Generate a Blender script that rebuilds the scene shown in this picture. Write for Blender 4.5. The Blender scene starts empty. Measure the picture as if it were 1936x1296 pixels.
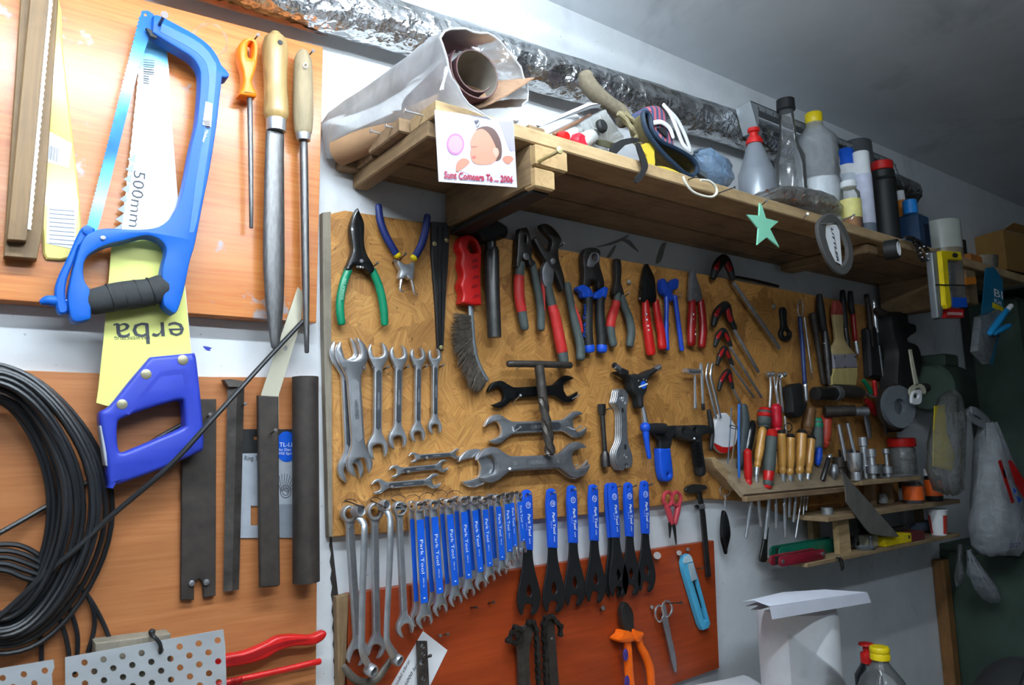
import bpy, bmesh, math, random
from mathutils import Vector, Matrix
from mathutils.geometry import tessellate_polygon
random.seed(11)
SC = bpy.context.scene
COL = SC.collection
# ------------------------------------------------------------------ camera model (image taken as 1936 x 1296)
F, CX, CY = 1391.0, 968.0, 648.0
CAM = Vector((0.0, -1.05, 1.45))
_dx = Vector((2870-CX, -(800-CY), -F)).normalized()
_dz = Vector((731-CX, 9250+CY, -F)); _dz = (_dz - _dx*_dz.dot(_dx)).normalized()
_dy = _dz.cross(_dx)
ROT = Matrix((_dx, _dy, _dz))
def ray(p): return ROT @ Vector((p[0]-CX, -(p[1]-CY), -F))
def at(p, y=0.0):
    r = ray(p); return CAM + r*((y-CAM.y)/r.y)
def onz(p, z):
    r = ray(p); return CAM + r*((z-CAM.z)/r.z)
def onx(p, x):
    r = ray(p); return CAM + r*((x-CAM.x)/r.x)
def mp(p, y=0.0):
    return (at((p[0], p[1]-1), y)-at(p, y)).length
class Z:
    """a reading frame of the photograph: origin and scale"""
    def __init__(s, x, y, k): s.x, s.y, s.k = x, y, k
    def __call__(s, *pts): return [(p[0]/s.k+s.x, p[1]/s.k+s.y)+tuple(p[2:]) for p in pts]
    def p(s, x, y): return (x/s.k+s.x, y/s.k+s.y)
c1, c2, c3, c4 = Z(0,0,3.014), Z(0,430,3.014), Z(0,860,2.972), Z(600,0,3.014)
c5, c6, c7 = Z(600,370,3.872), Z(600,630,3.872), Z(600,900,3.272)
d1, d2, d3, d4 = Z(1020,370,3.872), Z(1020,650,4.63), Z(940,900,3.272), Z(1330,650,4.63)
d5, d6, d7, d8 = Z(1400,850,2.907), Z(1450,530,3.502), Z(1000,100,3.812), Z(1380,150,3.162)
PX = Z(0,0,1)
# ------------------------------------------------------------------ materials
MATS = {}
def lin(h):
    h = h.lstrip('#'); c = [int(h[i:i+2],16)/255 for i in (0,2,4)]
    return tuple((x/12.92 if x <= .04045 else ((x+.055)/1.055)**2.4) for x in c)
class NT:
    def __init__(s, name):
        m = bpy.data.materials.new(name); m.use_nodes = True
        s.m = m; s.t = m.node_tree; s.b = s.t.nodes['Principled BSDF']; s.o = s.t.nodes['Material Output']
    def n(s, typ, **kw):
        x = s.t.nodes.new(typ)
        for k, v in kw.items():
            if k.startswith('i_'): x.inputs[k[2:].replace('_',' ')].default_value = v
            elif k.startswith('n_'): x.inputs[int(k[2:])].default_value = v
            else: setattr(x, k, v)
        return x
    def l(s, a, b): s.t.links.new(a, b)
    def coord(s, scale=(1,1,1), rot=(0,0,0), kind='Object'):
        tc = s.n('ShaderNodeTexCoord'); mpg = s.n('ShaderNodeMapping')
        mpg.inputs['Scale'].default_value = scale; mpg.inputs['Rotation'].default_value = rot
        s.l(tc.outputs[kind], mpg.inputs['Vector']); return mpg.outputs['Vector']
    def noise(s, vec, scale=5, detail=4, rough=.55, dist=0):
        x = s.n('ShaderNodeTexNoise'); x.inputs['Scale'].default_value = scale; x.inputs['Detail'].default_value = detail
        x.inputs['Roughness'].default_value = rough; x.inputs['Distortion'].default_value = dist
        s.l(vec, x.inputs['Vector']); return x
    def ramp(s, fac, stops):
        r = s.n('ShaderNodeValToRGB'); e = r.color_ramp.elements
        while len(e) < len(stops): e.new(.5)
        for i, (p, c) in enumerate(stops):
            e[i].position = p; e[i].color = (c[0], c[1], c[2], 1)
        s.l(fac, r.inputs['Fac']); return r.outputs['Color']
    def mix(s, fac, a, b, mode='MIX'):
        x = s.n('ShaderNodeMix', data_type='RGBA', blend_type=mode)
        if hasattr(fac, 'links') or hasattr(fac,'is_output'): s.l(fac, x.inputs[0])
        else: x.inputs[0].default_value = fac
        for v, k in ((a,6),(b,7)):
            if isinstance(v, tuple): x.inputs[k].default_value = (v[0],v[1],v[2],1)
            else: s.l(v, x.inputs[k])
        return x.outputs[2]
    def bump(s, h, strength=.3, dist=.002):
        b = s.n('ShaderNodeBump'); b.inputs['Strength'].default_value = strength; b.inputs['Distance'].default_value = dist
        s.l(h, b.inputs['Height']); s.l(b.outputs['Normal'], s.b.inputs['Normal'])
    def set(s, **kw):
        for k, v in kw.items(): s.b.inputs[k.replace('_',' ')].default_value = v
def mat(name, col, rough=.5, metal=0.0, var=.12, scale=40, bump=0.0, trans=0.0, alpha=1.0, coat=0.0, ior=1.45, stretch=(1,1,1), dirt=None, spec=.5, sss=0):
    """plain surface with a procedural mottling in colour and gloss"""
    if name in MATS: return MATS[name]
    t = NT(name); c = lin(col) if isinstance(col, str) else col
    v = t.coord(stretch); n = t.noise(v, scale, 5, .6)
    lo = tuple(x*(1-var) for x in c); hi = tuple(min(1, x*(1+var)) for x in c)
    co = t.ramp(n.outputs['Fac'], [(.3, lo), (.7, hi)])
    if dirt:
        n2 = t.noise(v, scale*.35, 6, .7); f = t.ramp(n2.outputs['Fac'], [(dirt[1], (0,0,0)), (dirt[1]+.12, (1,1,1))])
        co = t.mix(f, co, lin(dirt[0]))
    t.l(co, t.b.inputs['Base Color'])
    rr = t.n('ShaderNodeMapRange'); rr.inputs['To Min'].default_value = max(.02, rough-.08); rr.inputs['To Max'].default_value = min(1, rough+.1)
    t.l(n.outputs['Fac'], rr.inputs['Value']); t.l(rr.outputs['Result'], t.b.inputs['Roughness'])
    t.set(Metallic=metal, IOR=ior); t.b.inputs['Transmission Weight'].default_value = trans; t.b.inputs['Alpha'].default_value = alpha
    t.b.inputs['Coat Weight'].default_value = coat; t.b.inputs['Specular IOR Level'].default_value = spec
    if bump: t.bump(n.outputs['Fac'], bump, .001)
    MATS[name] = t.m; return t.m
# ------------------------------------------------------------------ mesh builder
def cr(pts, n=4, closed=True):
    """Catmull-Rom through 2-D points; a third value 1 marks a corner"""
    if n <= 1: return [Vector((p[0], p[1])) for p in pts]
    P = [Vector((p[0], p[1])) for p in pts]; K = [len(p) > 2 and p[2] for p in pts]; N = len(P); out = []
    segs = N if closed else N-1
    for i in range(segs):
        a, b = P[i], P[(i+1) % N]
        pm = P[i-1] if (closed or i > 0) else a
        pn = P[(i+2) % N] if (closed or i+2 < N) else b
        ta = (b-a) if K[i] else (b-pm)*.5
        tb = (b-a) if K[(i+1) % N] else (pn-a)*.5
        m = 1 if (K[i] and K[(i+1) % N]) else n
        for k in range(m):
            t = k/m; t2, t3 = t*t, t*t*t
            out.append(a*(2*t3-3*t2+1)+ta*(t3-2*t2+t)+b*(-2*t3+3*t2)+tb*(t3-t2))
    if not closed: out.append(P[-1])
    return out
def cr3(pts, n=5):
    P = [Vector(p) for p in pts]; out = []
    for i in range(len(P)-1):
        a, b = P[i], P[i+1]; pm = P[i-1] if i else a; pn = P[i+2] if i+2 < len(P) else b
        ta, tb = (b-pm)*.5, (pn-a)*.5
        for k in range(n):
            t = k/n; t2, t3 = t*t, t*t*t
            out.append(a*(2*t3-3*t2+1)+ta*(t3-2*t2+t)+b*(-2*t3+3*t2)+tb*(t3-t2))
    return out+[P[-1]]
def area2(P): return sum(P[i].x*P[(i+1)%len(P)].y-P[(i+1)%len(P)].x*P[i].y for i in range(len(P)))/2
def inset(P, d):
    """offset a CCW loop inwards (a CW hole outwards) by d"""
    out = []; N = len(P)
    for i in range(N):
        a, b, c = P[i-1], P[i], P[(i+1)%N]
        e1 = (b-a); e2 = (c-b)
        if e1.length < 1e-9 or e2.length < 1e-9: out.append(b.copy()); continue
        e1.normalize(); e2.normalize()
        n1 = Vector((-e1.y, e1.x)); n2 = Vector((-e2.y, e2.x)); m = n1+n2
        if m.length < .2: m = n1.copy()
        m.normalize(); k = max(.45, m.dot(n1)); out.append(b+m*(d/k))
    return out
class MB:
    def __init__(s): s.v = []; s.f = []
    def add(s, vs, fs):
        b = len(s.v); s.v += [Vector(v) for v in vs]; s.f += [tuple(b+i for i in f) for f in fs]; return s
    def slab(s, loops, fn, d0, d1, bev=0.0, steps=1, back=False):
        """loops: [outer, hole, ...] of 2-D points; fn(u, v, d) -> 3-D; solid from depth d0 (back) to d1 (front)"""
        L = []
        for i, lp in enumerate(loops):
            lp = [Vector((p[0], p[1])) for p in lp]
            q = [lp[k] for k in range(len(lp)) if (lp[k]-lp[k-1]).length > 1e-7]
            a = area2(q)
            if (a < 0) == (i == 0): q.reverse()
            L.append(q)
        sg = 1 if d1 > d0 else -1
        rings = [(0.0, d0)]
        if back and bev: rings = [(bev, d0), (0.0, d0+sg*bev)]
        if bev:
            for k in range(steps+1):
                a = math.pi/2*k/steps
                rings.append((bev*(1-math.cos(a)), d1-sg*bev+sg*bev*math.sin(a)))
        else: rings.append((0.0, d1))
        base = len(s.v); idx = []
        for (off, d) in rings:
            row = []
            for q in L:
                qq = inset(q, off) if off else q
                row.append((len(s.v), len(qq)))
                s.v += [Vector(fn(p.x, p.y, d)) for p in qq]
            idx.append((row, off))
        for k in range(len(rings)-1):
            for (b0, n), (b1, _) in zip(idx[k][0], idx[k+1][0]):
                for i in range(n):
                    j = (i+1) % n; s.f.append((b0+i, b0+j, b1+j, b1+i))
        for which, rev in ((0, True), (-1, False)):
            row, off = idx[which]
            polys = [[Vector((p.x, p.y, 0)) for p in (inset(q, off) if off else q)] for q in L]
            tri = tessellate_polygon(polys); b = row[0][0]
            for t in tri: s.f.append(tuple(b+i for i in (t[::-1] if rev else t)))
        return s
    def tube(s, path, r, seg=10, flat=1.0, ref=(0,1,0), closed=False, caps=True):
        P = [Vector(p) for p in path]; N = len(P); b = len(s.v); ref = Vector(ref)
        R = r if isinstance(r, (list, tuple)) else [r]*N
        for i in range(N):
            if closed: t = P[(i+1)%N]-P[i-1]
            else: t = P[min(i+1, N-1)]-P[max(i-1, 0)]
            if t.length < 1e-9: t = Vector((0,0,1))
            t.normalize(); u = ref-t*ref.dot(t)
            if u.length < .15: u = Vector((.3,.2,1)); u = u-t*u.dot(t)
            u.normalize(); w = t.cross(u)
            for k in range(seg):
                a = 2*math.pi*k/seg
                s.v.append(P[i]+w*(math.cos(a)*R[i])+u*(math.sin(a)*R[i]*flat))
        for i in range(N if closed else N-1):
            for k in range(seg):
                i2 = (i+1) % N; k2 = (k+1) % seg
                s.f.append((b+i*seg+k, b+i*seg+k2, b+i2*seg+k2, b+i2*seg+k))
        if caps and not closed:
            s.f.append(tuple(b+k for k in range(seg))[::-1]); s.f.append(tuple(b+(N-1)*seg+k for k in range(seg)))
        return s
    def lathe(s, prof, base, axis=(0,0,1), seg=24, sx=1.0, sref=None):
        a = Vector(axis).normalized(); u = Vector(sref) if sref else (Vector((1,0,0)) if abs(a.x) < .9 else Vector((0,1,0)))
        u = (u-a*u.dot(a)).normalized(); w = a.cross(u); b = len(s.v); base = Vector(base)
        for r, h in prof:
            for k in range(seg):
                t = 2*math.pi*k/seg; s.v.append(base+a*h+u*(math.cos(t)*r*sx)+w*(math.sin(t)*r))
        for i in range(len(prof)-1):
            for k in range(seg):
                k2 = (k+1) % seg; s.f.append((b+i*seg+k, b+i*seg+k2, b+(i+1)*seg+k2, b+(i+1)*seg+k))
        if prof[0][0] > 1e-6: s.f.append(tuple(b+k for k in range(seg))[::-1])
        if prof[-1][0] > 1e-6: s.f.append(tuple(b+(len(prof)-1)*seg+k for k in range(seg)))
        return s
    def box(s, o, ux, uy, uz, bev=0.0):
        o, ux, uy, uz = Vector(o), Vector(ux), Vector(uy), Vector(uz)
        if bev:
            lx, ly, lz = ux.length, uy.length, uz.length; ex, ey, ez = ux/lx, uy/ly, uz/lz
            lp = [(0,0),(lx,0),(lx,ly),(0,ly)]
            return s.slab([lp], lambda a, c, d: o+ex*a+ey*c+ez*d, 0, lz, bev, 1, True)
        vs = [o, o+ux, o+ux+uy, o+uy, o+uz, o+ux+uz, o+ux+uy+uz, o+uy+uz]
        return s.add(vs, [(3,2,1,0),(4,5,6,7),(0,1,5,4),(1,2,6,5),(2,3,7,6),(3,0,4,7)])
    def aabb(s, lo, hi, bev=0.0):
        return s.box(lo, (hi[0]-lo[0],0,0), (0,hi[1]-lo[1],0), (0,0,hi[2]-lo[2]), bev)
    def ball(s, c, r, sx=1, sy=1, sz=1, seg=14, rings=8):
        prof = [(r*math.sin(math.pi*i/rings), -r*math.cos(math.pi*i/rings)) for i in range(rings+1)]
        c = Vector(c); b = len(s.v)
        s.lathe([(max(p[0], 1e-7), p[1]) for p in prof], c, seg=seg)
        for i in range(b, len(s.v)):
            d = s.v[i]-c; s.v[i] = c+Vector((d.x*sx, d.y*sy, d.z*sz))
        return s
    def grid(s, rows, closed=False):
        b = len(s.v); n = len(rows[0])
        for r in rows: s.v += [Vector(p) for p in r]
        for i in range(len(rows)-1):
            for k in range(n if closed else n-1):
                k2 = (k+1) % n; s.f.append((b+i*n+k, b+i*n+k2, b+(i+1)*n+k2, b+(i+1)*n+k))
        return s
    def center(s):
        lo = [min(v[i] for v in s.v) for i in range(3)]; hi = [max(v[i] for v in s.v) for i in range(3)]
        return Vector(((lo[0]+hi[0])/2, hi[1], lo[2]))
    def mesh(s, name, off, smooth=38):
        me = bpy.data.meshes.new(name); me.from_pydata([tuple(v-off) for v in s.v], [], s.f); me.update()
        bm = bmesh.new(); bm.from_mesh(me)
        bmesh.ops.recalc_face_normals(bm, faces=bm.faces); bm.to_mesh(me); bm.free()
        if smooth:
            me.shade_smooth(); me.set_sharp_from_angle(angle=math.radians(smooth))
        return me
# ------------------------------------------------------------------ objects
def _off(o):
    while o.parent: o = o.parent
    return o.location.copy()
def tag(o, label=None, cat=None, group=None, kind=None):
    for k, v in (('label', label), ('category', cat), ('group', group), ('kind', kind)):
        if v: o[k] = v
    return o
def thing(name, label, cat, loc, group=None):
    o = bpy.data.objects.new(name, None); o.empty_display_size = .02; COL.objects.link(o); o.location = Vector(loc)
    return tag(o, label, cat, group)
def part(name, mb, m, parent, smooth=38, label=None, kind=None):
    o = bpy.data.objects.new(name, mb.mesh(name, _off(parent), smooth)); COL.objects.link(o); o.parent = parent
    o.data.materials.append(m); return tag(o, label, kind=kind)
def solo(name, label, cat, mb, m, group=None, smooth=38, kind=None):
    c = mb.center(); o = bpy.data.objects.new(name, mb.mesh(name, c, smooth)); COL.objects.link(o); o.location = c
    o.data.materials.append(m); return tag(o, label, cat, group, kind)
def struct(name, mb, m, smooth=38):
    o = bpy.data.objects.new(name, mb.mesh(name, Vector(), smooth)); COL.objects.link(o); o.data.materials.append(m)
    return tag(o, kind='structure')
# wall-plane shapes: pixel outlines taken to their own plane, given real thickness
def w2(pts, y): return [((lambda q: (q.x, q.z))(at(p, y))+tuple(p[2:])) for p in pts]
FXZ = lambda u, v, d: Vector((u, d, v))
def plate(pts, yb, t, holes=(), sm=1, bev=0.0, steps=1, hs=None, mb=None):
    """outline in pixels, back at y=yb, thickness t towards the room"""
    mb = mb or MB(); yf = yb-t
    lp = [cr(w2(pts, yf), sm)]+[cr(w2(h, yf), sm if hs is None else hs) for h in holes]
    return mb.slab(lp, FXZ, yb, yf, bev, steps)
def ell(c, rx, ry=None, n=16, a0=0):
    ry = ry or rx; return [(c[0]+rx*math.cos(a0+2*math.pi*i/n), c[1]+ry*math.sin(a0+2*math.pi*i/n)) for i in range(n)]
def wtube(pts, y, rpx, sm=5, seg=10, flat=1.0, mb=None, ends=True):
    """round bar along a pixel path at depth y (number or list); rpx radius in pixels (number or list)"""
    mb = mb or MB(); n = len(pts); Y = y if isinstance(y, (list, tuple)) else [y]*n
    P = [at(p, yy) for p, yy in zip(pts, Y)]
    R = rpx if isinstance(rpx, (list, tuple)) else [rpx]*n
    R = [r*mp(p, yy) for r, p, yy in zip(R, pts, Y)]
    Q = cr3(P, sm) if sm > 1 else P
    if sm > 1:
        RR = []
        for i in range(n-1):
            for k in range(sm): RR.append(R[i]+(R[i+1]-R[i])*k/sm)
        RR.append(R[-1])
    else: RR = R
    if ends:
        d0 = (Q[0]-Q[1]).normalized(); d1 = (Q[-1]-Q[-2]).normalized()
        Q = [Q[0]+d0*RR[0]*.55, Q[0]+d0*RR[0]*.4]+Q+[Q[-1]+d1*RR[-1]*.4, Q[-1]+d1*RR[-1]*.55]; RR = [RR[0]*.45, RR[0]*.8]+RR+[RR[-1]*.8, RR[-1]*.45]
    return mb.tube(Q, RR, seg, flat)
def disc(c, rpx, yb, t, mb=None, n=18, bev=0, ax=1.0):
    m = mp(c, yb-t); q = at(c, yb-t); mb = mb or MB()
    lp = [(q.x+rpx*m*ax*math.cos(2*math.pi*i/n), q.z+rpx*m*math.sin(2*math.pi*i/n)) for i in range(n)]
    return mb.slab([lp], FXZ, yb, yb-t, bev, 2)
FONTS = {}
def text(s, p0, p1, hpx, y, m, parent, name='lettering', shear=0.0, bold=0.0, t=.0003):
    """writing fitted between two baseline pixels on the plane y"""
    cu = bpy.data.curves.new('t', 'FONT'); cu.body = s; cu.shear = shear; cu.offset = bold; cu.resolution_u = 2
    ob = bpy.data.objects.new('t', cu); me = ob.to_mesh()
    V = [v.co.copy() for v in me.vertices]; Fc = [tuple(p.vertices) for p in me.polygons]; ob.to_mesh_clear()
    bpy.data.objects.remove(ob); bpy.data.curves.remove(cu)
    x0 = min(v.x for v in V); x1 = max(v.x for v in V)
    a, b = at(p0, y), at(p1, y); u = b-a; w = u.length; u.normalize(); n = Vector((-u.z, 0, u.x)); k = w/(x1-x0); h = hpx*mp(p0, y)/.7
    mb = MB(); off = Vector((0, -t, 0))
    mb.add([a+u*((v.x-x0)*k)+n*(v.y*h)+off for v in V], Fc)
    return part(name, mb, m, parent, 0)
def nail(board, base, head, y0, ln=.03, r=.0011, m=None, hd=True):
    a = at(base, y0); b = at(head, y0-ln); mb = MB().tube([a+(a-b)*.15, b], r, 7)
    if hd: mb.lathe([(.0001,0),(r*2.1,0),(r*2.1,.0008),(.0001,.001)], b, (b-a), 10)
    return part('nail', mb, m or MATS['nail_steel'], board)
# ------------------------------------------------------------------ surfaces of the room
def wall_mat(name, base, dirtc, sc=9, speck=True):
    t = NT(name); v = t.coord(); n = t.noise(v, sc, 6, .62)
    c = t.ramp(n.outputs['Fac'], [(.28, tuple(x*.86 for x in lin(base))), (.7, lin(base))])
    n2 = t.noise(v, 3.1, 4, .7, .4); f = t.ramp(n2.outputs['Fac'], [(.58, (0,0,0)), (.78, (.55,.55,.55))])
    c = t.mix(f, c, lin(dirtc))
    if speck:
        vo = t.n('ShaderNodeTexNoise'); vo.inputs['Scale'].default_value = 150; vo.inputs['Detail'].default_value = 2; t.l(v, vo.inputs['Vector'])
        f2 = t.ramp(vo.outputs['Fac'], [(.69, (0,0,0)), (.75, (.7,.7,.7))]); c = t.mix(f2, c, lin('#5d5f60'))
    t.l(c, t.b.inputs['Base Color']); t.set(Roughness=.75)
    t.bump(n.outputs['Fac'], .25, .004); return t.m
def veneer(name, a, b, grainscale=(3,3,70), rough=.3, scuff=None):
    t = NT(name); v = t.coord(grainscale); n = t.noise(v, 3.2, 7, .6, .6)
    c = t.ramp(n.outputs['Fac'], [(.3, lin(a)), (.68, lin(b))])
    v2 = t.coord((1.2,1.2,9)); n2 = t.noise(v2, 2.2, 3, .5); c = t.mix(t.ramp(n2.outputs['Fac'], [(.35,(0,0,0)),(.7,(.5,.5,.5))]), c, tuple(x*.82 for x in lin(a)))
    if scuff:
        n3 = t.noise(t.coord(), scuff[1], 5, .7); c = t.mix(t.ramp(n3.outputs['Fac'], [(scuff[2],(0,0,0)),(scuff[2]+.04,(.8,.8,.8))]), c, lin(scuff[0]))
    t.l(c, t.b.inputs['Base Color']); t.set(Roughness=rough); t.bump(n.outputs['Fac'], .06, .001); return t.m
def plank(name, a, b, c3=None, along='X', rough=.8):
    t = NT(name); s = {'X':(2.2,26,26),'Y':(26,2.2,26),'Z':(26,26,2.2)}[along]
    v = t.coord(s); n = t.noise(v, 1.6, 7, .65, 1.2); c = t.ramp(n.outputs['Fac'], [(.25, lin(a)), (.5, lin(b)), (.75, lin(a))])
    n2 = t.noise(t.coord(), 6, 5, .7); c = t.mix(t.ramp(n2.outputs['Fac'], [(.45,(0,0,0)),(.72,(.75,.75,.75))]), c, lin(c3 or '#4a3420'))
    t.l(c, t.b.inputs['Base Color']); t.set(Roughness=rough); t.bump(n.outputs['Fac'], .35, .002); return t.m
def osb(name):
    t = NT(name); tc = t.n('ShaderNodeTexCoord'); layers = []
    for k, (sc, off) in enumerate(((15, 0), (21, 3.3), (30, 7.1))):
        mpg = t.n('ShaderNodeMapping'); mpg.inputs['Location'].default_value = (off, off*.7, off*.3); t.l(tc.outputs['Object'], mpg.inputs['Vector'])
        nz = t.noise(mpg.outputs['Vector'], 9, 3); add = t.n('ShaderNodeVectorMath', operation='MULTIPLY_ADD'); t.l(nz.outputs['Color'], add.inputs[0]); add.inputs[1].default_value = (.06,.0,.06); t.l(mpg.outputs['Vector'], add.inputs[2])
        vo = t.n('ShaderNodeTexVoronoi', feature='F1', distance='MANHATTAN'); vo.inputs['Scale'].default_value = sc; t.l(add.outputs[0], vo.inputs['Vector'])
        sp = t.n('ShaderNodeSeparateColor'); t.l(vo.outputs['Color'], sp.inputs[0])
        ang = t.n('ShaderNodeMath', operation='MULTIPLY'); ang.inputs[1].default_value = 6.283; t.l(sp.outputs[0], ang.inputs[0])
        vr = t.n('ShaderNodeVectorRotate', rotation_type='Y_AXIS'); t.l(mpg.outputs['Vector'], vr.inputs['Vector']); t.l(ang.outputs[0], vr.inputs['Angle'])
        m2 = t.n('ShaderNodeMapping'); m2.inputs['Scale'].default_value = (9, 9, 120); t.l(vr.outputs[0], m2.inputs['Vector'])
        st = t.noise(m2.outputs['Vector'], 2.4, 4, .6, .5)
        col = t.ramp(st.outputs['Fac'], [(.25, lin('#8f6030')), (.5, lin('#b48042')), (.8, lin('#cc9f5c'))])
        br = t.ramp(sp.outputs[1], [(0, (.68,.62,.55)), (.5, (.98,.97,.95)), (1, (1.08,1.06,1.02))])
        layers.append((t.mix(1.0, col, br, 'MULTIPLY'), sp.outputs[2]))
    c = layers[0][0]
    for col, f in layers[1:]:
        c = t.mix(t.ramp(f, [(.44,(0,0,0)),(.5,(1,1,1))]), c, col)
    vk = t.noise(t.coord(), 95, 3, .6); c = t.mix(t.ramp(vk.outputs['Fac'], [(.67,(0,0,0)),(.74,(.8,.8,.8))]), c, lin('#4a2f14'))
    t.l(c, t.b.inputs['Base Color']); t.set(Roughness=.55); bw = t.n('ShaderNodeRGBToBW'); t.l(c, bw.inputs[0]); t.bump(bw.outputs[0], .3, .0015); return t.m
def foil(name):
    t = NT(name); v = t.coord(); nz = t.noise(v, 16, 4, .6); ad = t.n('ShaderNodeVectorMath', operation='MULTIPLY_ADD'); t.l(nz.outputs['Color'], ad.inputs[0]); ad.inputs[1].default_value = (.05,.05,.05); t.l(v, ad.inputs[2])
    hs = []
    for sc, w in ((22, 1.0), (58, .35)):
        vo = t.n('ShaderNodeTexVoronoi', feature='F1'); vo.inputs['Scale'].default_value = sc; t.l(ad.outputs[0], vo.inputs['Vector'])
        m = t.n('ShaderNodeMath', operation='MULTIPLY'); m.inputs[1].default_value = w; t.l(vo.outputs['Distance'], m.inputs[0]); hs.append(m.outputs[0])
    mx = t.n('ShaderNodeMath', operation='ADD'); t.l(hs[0], mx.inputs[0]); t.l(hs[1], mx.inputs[1])
    d = t.noise(t.coord((1,3,3)), 4, 5, .7); c = t.ramp(d.outputs['Fac'], [(.42, lin('#e2e5e8')), (.64, lin('#a3a19c'))])
    t.l(c, t.b.inputs['Base Color']); t.set(Metallic=.97, Roughness=.27); t.bump(mx.outputs[0], .8, .014); return t.m
WALL = wall_mat('wall_paint', '#dfe3e6', '#8c9092'); CEIL = wall_mat('ceiling_paint', '#e2e6ea', '#9aa1a4', 5, False)
FLOORM = mat('floor_concrete', '#55534f', .85, var=.25, scale=8)
DARKW = mat('end_wall_dark_grey', '#3a3b3a', .9, var=.3, scale=4)  # one dark mottled grey over the whole end wall
VEN = veneer('orange_veneer', '#b8672f', '#d08a4d', rough=.27, scuff=('#9a9ca0', 9, .62)); VEN2 = veneer('lower_orange_veneer', '#a7663a', '#bd7f4e', rough=.38)
RED = veneer('red_brown_veneer', '#8a3210', '#a8451a', (2,2,30), .42)
OSB = osb('strand_board'); PLK = plank('shelf_pine', '#6b5640', '#94795a'); PLKF = plank('shelf_edge_pine', '#8d734e', '#b4986f', '#634b30'); BEAM = plank('beam_pine', '#665239', '#8f7553', along='Y')
ENDG = plank('end_grain_pine', '#8c7046', '#b09165', '#5a4428', 'Y'); GREYW = plank('weathered_wood', '#6b6458', '#8d8474', '#3a352d', 'Z')
FOIL = foil('crinkled_foil')
CHR = mat('chrome', '#e2e4e8', .23, .9, .08, 30); CHD = mat('chrome_satin', '#bcbfc3', .36, .8, .15, 60); STEEL = mat('dull_steel', '#909195', .42, .75, .18, 70); DSTEEL = mat('dark_steel', '#4c4a49', .42, .85, .25, 60, dirt=('#37302b', .55))
BAR = mat('blackened_steel', '#403a36', .55, .5, .3, 45, .15, dirt=('#4a3c30', .6)); RUST = mat('brown_steel', '#55504c', .45, .7, .35, 60, .2, dirt=('#6a5a48', .58))
FILE = mat('file_steel', '#6d6c6c', .45, .85, .22, 260, .5, stretch=(1,1,.3)); nail_s = mat('nail_steel', '#5b5553', .45, .8, .2, 200)
BLK = mat('black_rubber', '#1b1c1d', .55, 0, .25, 60); BLKG = mat('black_gloss', '#111213', .22, 0, .2, 40, coat=.3); CABLE = mat('cable_sheath', '#1c1e21', .36, 0, .15, 20)
BLU = mat('blue_paint', '#1557c8', .3, 0, .08, 30); BLUH = mat('blue_frame_enamel', '#0f58b4', .42, 0, .08, 40, spec=.35); BLUD = mat('deep_blue_plastic', '#2a3ba6', .38, 0, .1, 40, dirt=('#4a4fa0', .62)); BLUB = mat('blue_grip', '#1650c8', .42, 0, .1, 40); NAVY = mat('navy_grip', '#1a2a66', .45, 0, .12, 50)
REDP = mat('red_plastic', '#c01a18', .33, 0, .12, 40); REDD = mat('dark_red_plastic', '#8d1416', .3, 0, .15, 40); GRN = mat('green_grip', '#0a7a55', .3, 0, .1, 40); GREYG = mat('grey_rubber', '#4a5250', .6, 0, .14, 60); REDG = mat('red_rubber', '#bf2b28', .5, 0, .12, 60)
ORG = mat('orange_plastic', '#ee7a12', .32, 0, .08, 40); ORGB = mat('orange_grip', '#f86a10', .35, 0, .08, 40); WHT = mat('white_print', '#eef0f2', .45, 0, .04, 40); PAPER = mat('paper', '#e4e6ea', .75, 0, .04, 12); YEL = mat('yellow_plastic', '#e3c80f', .4, 0, .08, 40)
INK = mat('ink', '#26282c', .6, 0, .1, 40); WOODH = mat('varnished_handle', '#a58857', .35, 0, .28, 14, coat=.25, stretch=(4,4,.8), dirt=('#6e5a3c', .52)); WOODR = mat('worn_handle', '#938468', .7, 0, .22, 24, .2, stretch=(6,6,.8), dirt=('#665a45', .58)); WOODC = mat('chisel_handle', '#c58f45', .32, 0, .2, 18, coat=.4, stretch=(7,7,.8))
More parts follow.
